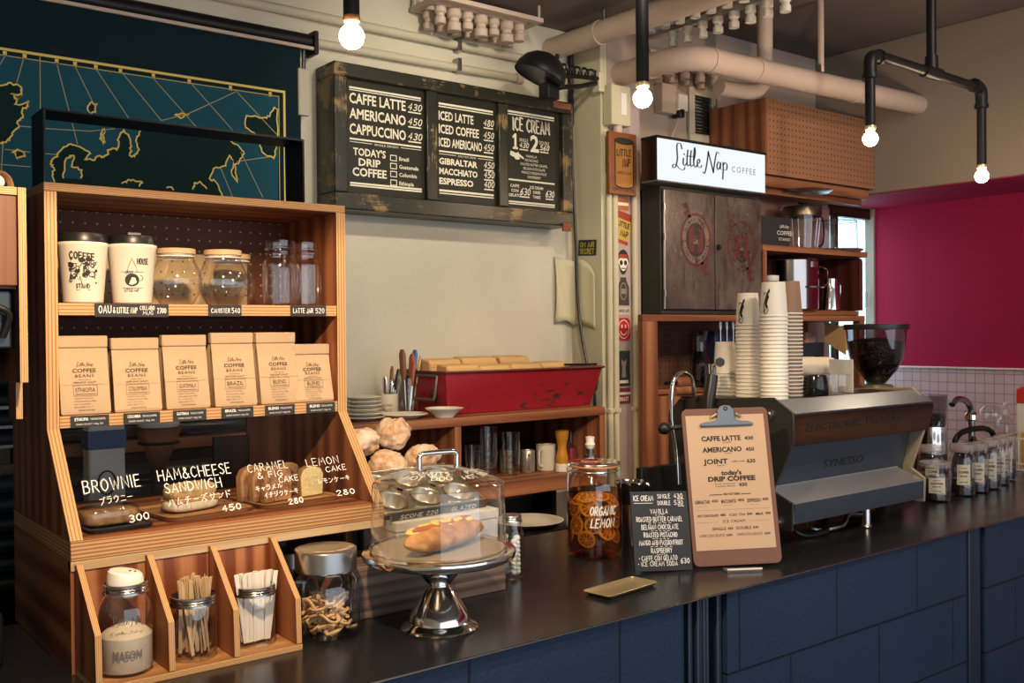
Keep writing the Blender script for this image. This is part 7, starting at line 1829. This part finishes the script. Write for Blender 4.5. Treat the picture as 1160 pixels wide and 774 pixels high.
# pegboard box above
pbx = thing('pegboard_cabinet', 'overhead cabinet with an orange pegboard front and wooden side', 'cabinet', (3.9, 2.8, 2.27))
PY = 2.672
MB().box(3.492, BX - .003, PY, PY + .008, 2.270, 2.594).build('pegboard_front', M['peg_orange'], pbx)
MB().box(3.480, 3.492, PY - .001, W - .020, 2.270, 2.594, grain='z').build('side_panel', M['red_pine'], pbx)
MB().box(3.492, BX - .003, PY + .0085, W - .020, 2.270, 2.285).build('bottom_board', M['old_wood'], pbx)
MB().box(3.492, BX - .003, PY + .0085, W - .020, 2.582, 2.594).build('top_board', M['old_wood'], pbx)
MB().box(3.50, BX - .004, PY + .03, W - .020, 2.223, 2.269, grain='x').build('hanging_rail', M['red_pine'], pbx, bevel=.002)
lp_ = thing('ceiling_lamp', 'flat round dish under the pegboard cabinet', 'lamp', (3.75, 2.72, 2.25))
MB().lathe([(.13, .012), (.11, .0), (0, -.004)], 36, (3.78, 2.70, 2.208)).build('dish', M['steel'], lp_)
MB().tube([(3.78, 2.70, 2.205), (3.78, 2.70, 2.2225)], .01, 10).build('dish_stem', M['steel'], lp_)

# old metal locker with painted emblems
lk = thing('metal_locker', 'old rusty two door metal locker with faded red emblems under the lit sign', 'locker', (3.18, 2.85, 1.6665))
t = NT('locker_metal')
n1 = t.noise(t.ob(), 5, 8, .7); n2 = t.noise(t.ob((1, 1, .3)), 26, 5, .7); dr = t.noise(t.uv((30, 2.0, 1)), 3, 5)
c = t.ramp(n1, [(.3, (.065, .048, .043)), (.5, (.13, .102, .09)), (.7, (.22, .18, .16))])
c = t.mix(t.ramp(n2, [(.50, 0), (.66, .85)]), c, (.055, .030, .025)); c = t.mix(t.ramp(dr, [(.5, 0), (.75, .6)]), c, (.10, .06, .05))
scr = t.ramp(t.noise(t.ob((1, 1, .55)), 48, 6, .8), [(.60, 0), (.70, .75)])
c = t.mix(scr, c, (.40, .35, .31))
M['locker_metal'] = t.bsdf(c, t.ramp(n1, [(.3, .28), (.7, .5)]), .35, .5, t.bump(n2, .25, .002))
plain('locker_side', (.030, .030, .022), .5, .2, .3, 6)
KX0, KX1, KZ0, KZ1 = 2.876, 3.490, 1.668, 2.174
MB().box(KX0, KX1, SY + .014, SY + .118 if False else 2.815, KZ0, KZ1).build('locker_body', M['locker_side'], lk, bevel=.003)
MB().box(2.90, KX1, 2.816, W - .004, KZ0, KZ1).build('locker_body', M['locker_side'], lk, bevel=.003)
def worn(base, thr):
    nm = 'worn_%s_%s' % (base[0], thr)
    t = NT(nm); k = t.ramp(t.math('ADD', t.math('MULTIPLY', t.noise(t.ob(), 22, 6, .75), .7), t.math('MULTIPLY', t.noise(t.ob(), 6, 4), .3)), [(thr, 1), (thr + .05, 0)])
    tr = t.n('BsdfTransparent'); d = t.n('BsdfPrincipled', Roughness=.5); d.inputs['Base Color'].default_value = c4(base)
    mx = t.n('MixShader', Fac=k); t.l(tr.outputs[0], mx.inputs[1]); t.l(d.outputs[0], mx.inputs[2]); t.l(mx.outputs[0], t.out.inputs[0]); return t.m
for k, (a, b_) in enumerate(((KX0 + .012, 3.181), (3.187, KX1 - .006))):
    dr_ = MB().box(a, b_, SY, SY + .013, KZ0 + .020, KZ1 - .016).build('locker_door', M['locker_metal'], lk, bevel=.002)
    cx, cz = (3.066, 1.968) if k == 0 else (3.352, 1.955)
    F = fxz(cx, SY - .0008, cz)
    red = worn((.12, .020, .022), .555 if k == 0 else .50); crm = worn((.21, .155, .105), .525 if k == 0 else .42); blk = worn((.035, .018, .015), .56 if k == 0 else .44)
    cc = lambda r: [(r * math.cos(R(q)) * .92, r * math.sin(R(q)) * 1.1) for q in range(0, 360, 10)]
    m = MB(); m.ribbon(cc(.094), .010, F, dz=.0002, closed=True)
    m.poly([(-.085, .135), (-.05, .15), (-.03, .105), (-.045, .11), (-.01, .075), (-.075, .10), (-.055, .118)][::1], F, dz=.0002)
    m.poly([(.085, -.135), (.05, -.15), (.03, -.105), (.045, -.11), (.01, -.075), (.075, -.10), (.055, -.118)], F, dz=.0002)
    m.build('painted_ring', red, dr_)
    m = MB(); m.ribbon(cc(.076), .022, F, dz=.0003, closed=True); m.build('painted_band', crm, dr_)
    m = MB(); m.poly(cc(.062), F, dz=.0003); m.build('painted_disc', blk, dr_)
    m = MB(); m.poly([(-.042, -.045), (-.014, -.052), (-.014, .052), (-.042, .045)], F, dz=.0005); m.poly([(.042, -.045), (.014, -.052), (.014, .052), (.042, .045)], F, dz=.0005); m.build('painted_letters', red, dr_)
    m = MB(); m.text('&', F, 0, -.016, .045, 'C', bold=.03, dz=.0007); m.build('painted_ampersand', crm, dr_)
    m = MB()
    for txt, a0, da in (('MARINE', 125, -14), ('IGNITION MAGS', 205, 11.5)):
        for i, chh in enumerate(txt):
            if chh == ' ': continue
            q = R(a0 + da * i); s_ = 1 if da < 0 else -1
            Fc = F @ Matrix.Translation((.076 * math.cos(q) * .92, .076 * math.sin(q) * 1.1, .0006)) @ Matrix.Rotation(q - s_ * PI / 2, 4, 'Z')
            m.text(chh, Fc, 0, -.007, .018, 'C', bold=.03)
    m.build('painted_lettering', blk, dr_)
MB().box(KX0 + .005, KX0 + .011, SY - .001, SY + .004, KZ0 + .02, KZ1 - .02).build('door_edge', M['bright_edge'], lk)
MB().tube([(3.205, SY - .006, 1.945), (3.205, SY, 1.945)], .012, 14).build('door_knob', M['black_metal'], lk)
for z in (1.75, 1.97, 2.09): MB().tube([(KX0 + .006, SY - .003, z - .012), (KX0 + .006, SY - .003, z + .012)], .005, 8).build('hinge', M['zinc'], lk)
# lit sign box
sg_ = thing('light_box_sign', 'lit white box sign with black script lettering on top of the locker', 'sign', (3.11, 2.68, 2.175))
GY0 = 2.64; gx0, gx1, gz0, gz1 = 2.787, 3.435, 2.180, 2.338
MB().box(gx0 - .002, gx1 + .012, GY0 + .001, 2.728, gz1, gz1 + .012).build('top_edge', M['black_metal'], sg_, bevel=.001)
MB().box(gx0 - .002, gx1 + .012, GY0 + .001, 2.728, gz0 - .0055, gz0).build('bottom_edge', plain('grey_edge', (.12, .125, .13), .4), sg_, bevel=.001)
MB().box(gx0, gx0 + .006, GY0 + .004, 2.728, gz0, gz1, grain='z').build('side_panel', M['walnut'], sg_)
MB().box(gx1 - .004, gx1, GY0 + .004, 2.728, gz0, gz1, grain='z').build('side_panel', M['walnut'], sg_)
MB().box(gx0 + .006, gx1 - .004, 2.70, 2.728, gz0, gz1).build('back_board', M['walnut'], sg_)
M['sign_face'] = emit('sign_face', (.90, .95, 1.0), 1.02)
fc = MB().box(gx0, gx1, GY0, GY0 + .004, gz0, gz1).build('lit_face', M['sign_face'], sg_)
F = fxz(gx0, GY0 - .001, gz0); m = MB(); gw = gx1 - gx0
script_name(m, F, gw * .125, .048, gw * .50, pen=.46, n=7)
m.build('script_lettering', plain('sign_black', (.035, .045, .06), .6), fc)
m = MB(); m.text('COFFEE', F, gw * .665, .068, .034, width=gw * .235, spacing=1.35); m.build('plain_lettering', plain('sign_grey', (.16, .17, .18), .6), fc)

# things on the alcove shelves
SA = 1.9712; SB = 1.6903; SC_ = 1.3652
cb = thing('card_box', 'black card box with white lettering on the upper alcove shelf', 'box', (3.66, 2.80, SA))
MB().box(3.545, 3.760, 2.755, 2.90, SA, SA + .128).build('box_base', M['black_card'], cb, bevel=.002)
MB().box(3.543, 3.762, 2.753, 2.902, SA + .100, SA + .132).build('box_lid', M['black_card'], cb, bevel=.002)
F = fxz(3.60, 2.7545, SA); m = MB(); script_name(m, F, .085, .085, .065, pen=.5); m.text('COFFEE', F, .065, .055, .026, width=.11, bold=.01); m.text('STAND', F, .078, .030, .018, width=.08, bold=.01, spacing=1.2); m.build('lettering', M['white_ink'], cb)
gj = thing('storage_jar', 'ribbed glass storage jar with a dark metal lid on the upper alcove shelf', 'jar', (3.93, 2.81, SA))
pr = [(0, .005), (.060, 0), (.066, .004), (.082, .150), (.083, .156)]
MB().lathe(pr, 40).build('glass_body', M['clear_glass'], gj, local=True)
rb_ = MB()
for k in range(16):
    a = 2 * PI * k / 16; rb_.tube([(.0665 * math.cos(a), .0665 * math.sin(a), .012), (.0815 * math.cos(a), .0815 * math.sin(a), .145)], .0022, 6)
rb_.build('glass_ribs', M['thin_glass'], gj, local=True)
MB().lathe([(.083, .154), (.0875, .155), (.0885, .160), (.0885, .196), (.085, .202), (.02, .206), (0, .206)], 40).build('metal_lid', plain('bronze', (.16, .13, .09), .28, .9), gj, local=True)
MB().lathe([(.008, .205), (.006, .212), (.022, .218), (.024, .222), (.0, .225)], 20).build('lid_knob', M['bronze'], gj, local=True)
MB().tube(sm3([(.085, -.03, .165), (.115, -.03, .150), (.125, -.03, .11), (.118, -.03, .04), (.085, -.03, .02)]), .004, 8).build('wire_handle', M['black_metal'], gj, local=True)
cd = thing('glass_cloche', 'clear cloche on a metal tray at the end of the upper alcove shelf', 'cloche', (4.17, 2.80, SA))
MB().lathe([(0, .001), (.115, 0), (.130, .006), (.132, .012), (.125, .010), (.0, .006)], 44).build('metal_tray', M['steel'], cd, local=True)
MB().lathe([(.108, .010), (.104, .140), (.098, .152), (.05, .158), (0, .160)], 44).build('clear_cover', M['acrylic'], cd, local=True)
for z, r in ((.012, .108), (.146, .102)): MB().tube([(r * math.cos(R(a)), r * math.sin(R(a)), z) for a in range(0, 360, 8)], .0016, 6, closed=True).build('cover_edge', plain('cover_edge', (.10, .11, .13), .2), cd, local=True)
MB().tube(sm3([(-.022, 0, .158), (-.022, 0, .185), (-.014, 0, .195), (.014, 0, .195), (.022, 0, .185), (.022, 0, .158)]), .0035, 8).build('cover_handle', M['black_metal'], cd, local=True)
pt_ = thing('steel_pot', 'large steel pot with a side handle on the middle alcove shelf', 'pot', (3.86, 2.82, SB))
MB().lathe([(0, .002), (.112, 0), (.120, .006), (.122, .228), (.126, .232), (.122, .236), (.118, .232), (.116, .01), (0, .008)], 48).build('pot_body', plain('pot_steel', (.42, .39, .38), .13, 1.0, .05), pt_, local=True)
MB().tube(sm3([(.10, -.07, .205), (.135, -.095, .19), (.135, -.098, .155), (.10, -.12, .125), (.055, -.135, .108), (.0, -.142, .105), (-.05, -.13, .105)]), .0042, 8).build('bail_handle', M['chrome'], pt_, local=True)
MB().box(-.012, .012, -.132, -.118, .195, .22).build('handle_lug', M['steel'], pt_, local=True)
sb2 = thing('small_bottle', 'small bottle with a white cap behind the tallest cup stack on the middle alcove shelf', 'bottle', (3.60, 2.735, SB))
MB().lathe([(0, .001), (.026, 0), (.028, .004), (.028, .12), (.018, .135), (.018, .15)], 24).build('bottle_body', M['smoke'], sb2, local=True)
MB().lathe([(.03, .125), (.032, .128), (.032, .150), (.0, .153)], 24).build('bottle_cap', M['white_plastic'], sb2, local=True)
pi = thing('milk_pitcher', 'steel milk pitcher with a loop handle on the middle alcove shelf', 'pitcher', (4.085, 2.765, SB))
MB().lathe([(0, .002), (.043, 0), (.046, .004), (.045, .02), (.036, .10), (.033, .135), (.034, .150), (.032, .148), (.031, .135), (.034, .10), (.043, .02), (0, .006)], 40).build('pitcher_body', M['chrome'], pi, local=True)
MB().tube(sm3([(.033, 0, .128), (.065, 0, .130), (.074, 0, .115), (.070, 0, .07), (.050, 0, .025), (.042, 0, .022)]), .0048, 8, flat=.6).build('pitcher_handle', M['chrome'], pi, local=True)
bx_ = thing('blue_crate', 'dark blue box of odds and ends on the lower alcove shelf', 'box', (4.0, 2.86, SC_))
c = MB()
x0, x1, y0, y1 = 3.93, 4.125, 2.83, 2.965
MB().add(pan(x0, x1, y0, y1, SC_ + .0005, SC_ + .175, .004), FX).build('box_body', plain('crate_blue', (.018, .035, .055), .5), bx_, solid=.003)
for i, (x, y, c_, lab) in enumerate(((3.97, 2.88, (.45, .36, .28), 'pale round tin poking out of the dark blue box'), (4.03, 2.87, (.35, .12, .08), 'reddish round tin in the middle of the dark blue box'), (4.09, 2.89, (.30, .24, .18), 'brown round tin at the right of the dark blue box'))):
    one(MB().lathe([(0, .001), (.026, 0), (.028, .003), (.028, .185 + .02 * (i == 1)), (.024, .20 + .02 * (i == 1)), (0, .202 + .02 * (i == 1))], 20), 'round_tin', plain('tin_%d' % i, c_, .4), lab, 'tin', (x, y, SC_ + .0045), local=True)
one(MB().prism([(2.715, 1.48), (2.830, 1.545), (2.830, 1.639), (2.715, 1.610)], 4.128, 4.131, 'x'), 'hanging_note', M['packet_kraft'], 'kraft calendar sheet hanging from the shelf unit behind the grinder', 'paper', (4.13, 2.77, 1.48))
one(MB().box(4.16, 4.215, 2.76, 2.763, 1.50, 1.62), 'hanging_note', M['packet_kraft'], 'second kraft sheet hanging deeper behind the grinder hopper', 'paper', (4.19, 2.76, 1.50))
jg = thing('glass_jug', 'ribbed dark glass jug on the lower alcove shelf left of the short cup stack', 'jug', (3.20, 2.80, SC_))
MB().lathe([(0, .004), (.036, 0), (.040, .006), (.042, .10), (.030, .150), (.030, .20), (.036, .235)], 16).build('glass_body', M['smoke'], jg, local=True, angle=10)
MB().ball((0, 0, .07), .032, 14, 9, sz=1.5, wob=.2).build('dark_contents', M['beans'], jg, local=True)
cp_ = thing('fork_holder', 'dark blue holder of steel forks behind the short cup stack', 'holder', (3.40, 2.85, SC_))
MB().box(3.315, 3.50, 2.815, 2.885, SC_ + .0003, SC_ + .235).build('holder_body', plain('holder_blue', (.02, .03, .08), .4), cp_, bevel=.003)
for i in range(4):
    o = thing('steel_fork', ('steel fork at the left of the dark blue holder', 'steel fork second from the left in the blue holder', 'steel fork third from the left in the blue holder', 'steel fork at the right of the dark blue holder')[i], 'fork', (3.34 + i * .042, 2.806, SC_ + .13))
    fk = MB(); fk.tube([(0, 0, 0), (0, 0, .125)], .003, 6)
    for dx in (-.006, 0, .006): fk.tube([(0, 0, .105), (dx, 0, .115), (dx, 0, .145)], .0016, 6)
    fk.build('fork_body', M['steel'], o, local=True)
rp = thing('rolling_pin', 'small wooden rolling pin on the lower alcove shelf behind the tap', 'rolling pin', (3.10, 2.81, SC_))
MB().tube([(3.05, 2.80, SC_ + .024), (3.06, 2.80, SC_ + .024), (3.14, 2.81, SC_ + .024), (3.15, 2.81, SC_ + .024)], [.015, .023, .023, .015], 16).build('pin_body', M['red_pine'], rp)
MB().tube([(2.98, 2.79, SC_ + .024), (3.05, 2.80, SC_ + .024)], .008, 10).build('pin_handle', M['black_metal'], rp)
# ------------------------------------------------------------------ light
def area(name, loc, target, size, power, col, sy=None, spread=180):
    d = bpy.data.lights.new(name, 'AREA'); d.energy = power; d.color = col; d.shape = 'RECTANGLE' if sy else 'SQUARE'; d.size = size; d.size_y = sy or size; d.spread = R(spread)
    o = bpy.data.objects.new(name, d); COL.objects.link(o); o.location = loc
    o.rotation_euler = (Vector(target) - Vector(loc)).to_track_quat('-Z', 'Y').to_euler(); return o
def spot(name, loc, target, power, col, angle, blend=.5, r=.04):
    d = bpy.data.lights.new(name, 'SPOT'); d.energy = power; d.color = col; d.spot_size = R(angle); d.spot_blend = blend; d.shadow_soft_size = r
    o = bpy.data.objects.new(name, d); COL.objects.link(o); o.location = loc
    o.rotation_euler = (Vector(target) - Vector(loc)).to_track_quat('-Z', 'Y').to_euler(); return o
WARM = (1.0, .71, .43); SOFTW = (1.0, .80, .58); COOL = (.62, .80, 1.0)
# the shaded bulb over the bar that lights the display cabinet, just above the frame
spot('pendant_light_cabinet', (.47, 1.10, 2.125), (.50, 1.14, 1.0), 84, WARM, 150, .12, .03)
spot('added_spot_menu', (1.7, 1.5, 2.78), (2.15, 2.95, 2.2), 88, (1.0, .86, .63), 70, .9, .06)  # added spot for the floodlight's glow on the menu wall
spot('ceiling_spot_bar', (1.35, .3, 2.90), (1.6, 1.8, 1.1), 80, SOFTW, 60, .8, .06)
spot('ceiling_spot_machine', (2.0, .2, 2.90), (2.5, 1.9, 1.3), 92, SOFTW, 52, .8, .06)
spot('ceiling_spot_shelves', (2.7, .4, 2.92), (3.5, 2.7, 1.9), 78, (1.0, .76, .64), 62, .8, .06)
spot('added_spot_pink', (3.9, .6, 2.92), (4.84, 1.75, 1.85), 62, (1.0, .66, .5), 64, 1.0, .06)  # unseen spot added to brighten the pink wall towards the right
# unseen front fill added behind the camera; daylight for the alcove window
area('front_fill_light', (2.0, -2.9, 1.55), (2.2, 1.8, 1.2), 7.0, 115, (.82, .91, 1.0), 2.7)
area('alcove_window_daylight', (4.63, 3.35, 1.8), (4.62, 2.9, 1.75), .5, 9, (.72, .90, 1.0), 1.1)
wd = bpy.data.worlds.new('world'); SC.world = wd; wd.use_nodes = True
bg = wd.node_tree.nodes['Background']; bg.inputs[0].default_value = (.70, .64, .58, 1); bg.inputs[1].default_value = .14

# ------------------------------------------------------------------ camera
cam = bpy.data.cameras.new('camera'); cam.sensor_width = 36; cam.sensor_fit = 'HORIZONTAL'; cam.lens = 36 * 1128 / 1160
co = bpy.data.objects.new('camera', cam); COL.objects.link(co)
yaw, pit, rol = R(38.138), R(-.503), R(-.5126)
fwd = Vector((math.sin(yaw) * math.cos(pit), math.cos(yaw) * math.cos(pit), math.sin(pit)))
rgt = Vector((math.cos(yaw), -math.sin(yaw), 0)); up = rgt.cross(fwd)
r_ = rgt * math.cos(rol) + up * math.sin(rol); u_ = r_.cross(fwd)
mw = Matrix.Identity(4)
for i in range(3): mw[i][0], mw[i][1], mw[i][2] = r_[i], u_[i], -fwd[i]
mw.translation = Vector((0, 0, 1.6))
co.matrix_world = mw
cam.clip_start = .05
SC.camera = co
vs = SC.view_settings
vs.view_transform = 'Standard'; vs.look = 'None'; vs.gamma = 1.0; vs.exposure = 0.0
try: vs.use_curve_mapping = False
except Exception: pass
SC.cycles.use_denoising = True
SC.cycles.max_bounces = 12; SC.cycles.transparent_max_bounces = 24; SC.cycles.glossy_bounces = 4; SC.cycles.diffuse_bounces = 4
SC.cycles.sample_clamp_indirect = 6.0
SC.cycles.caustics_reflective = False; SC.cycles.caustics_refractive = False
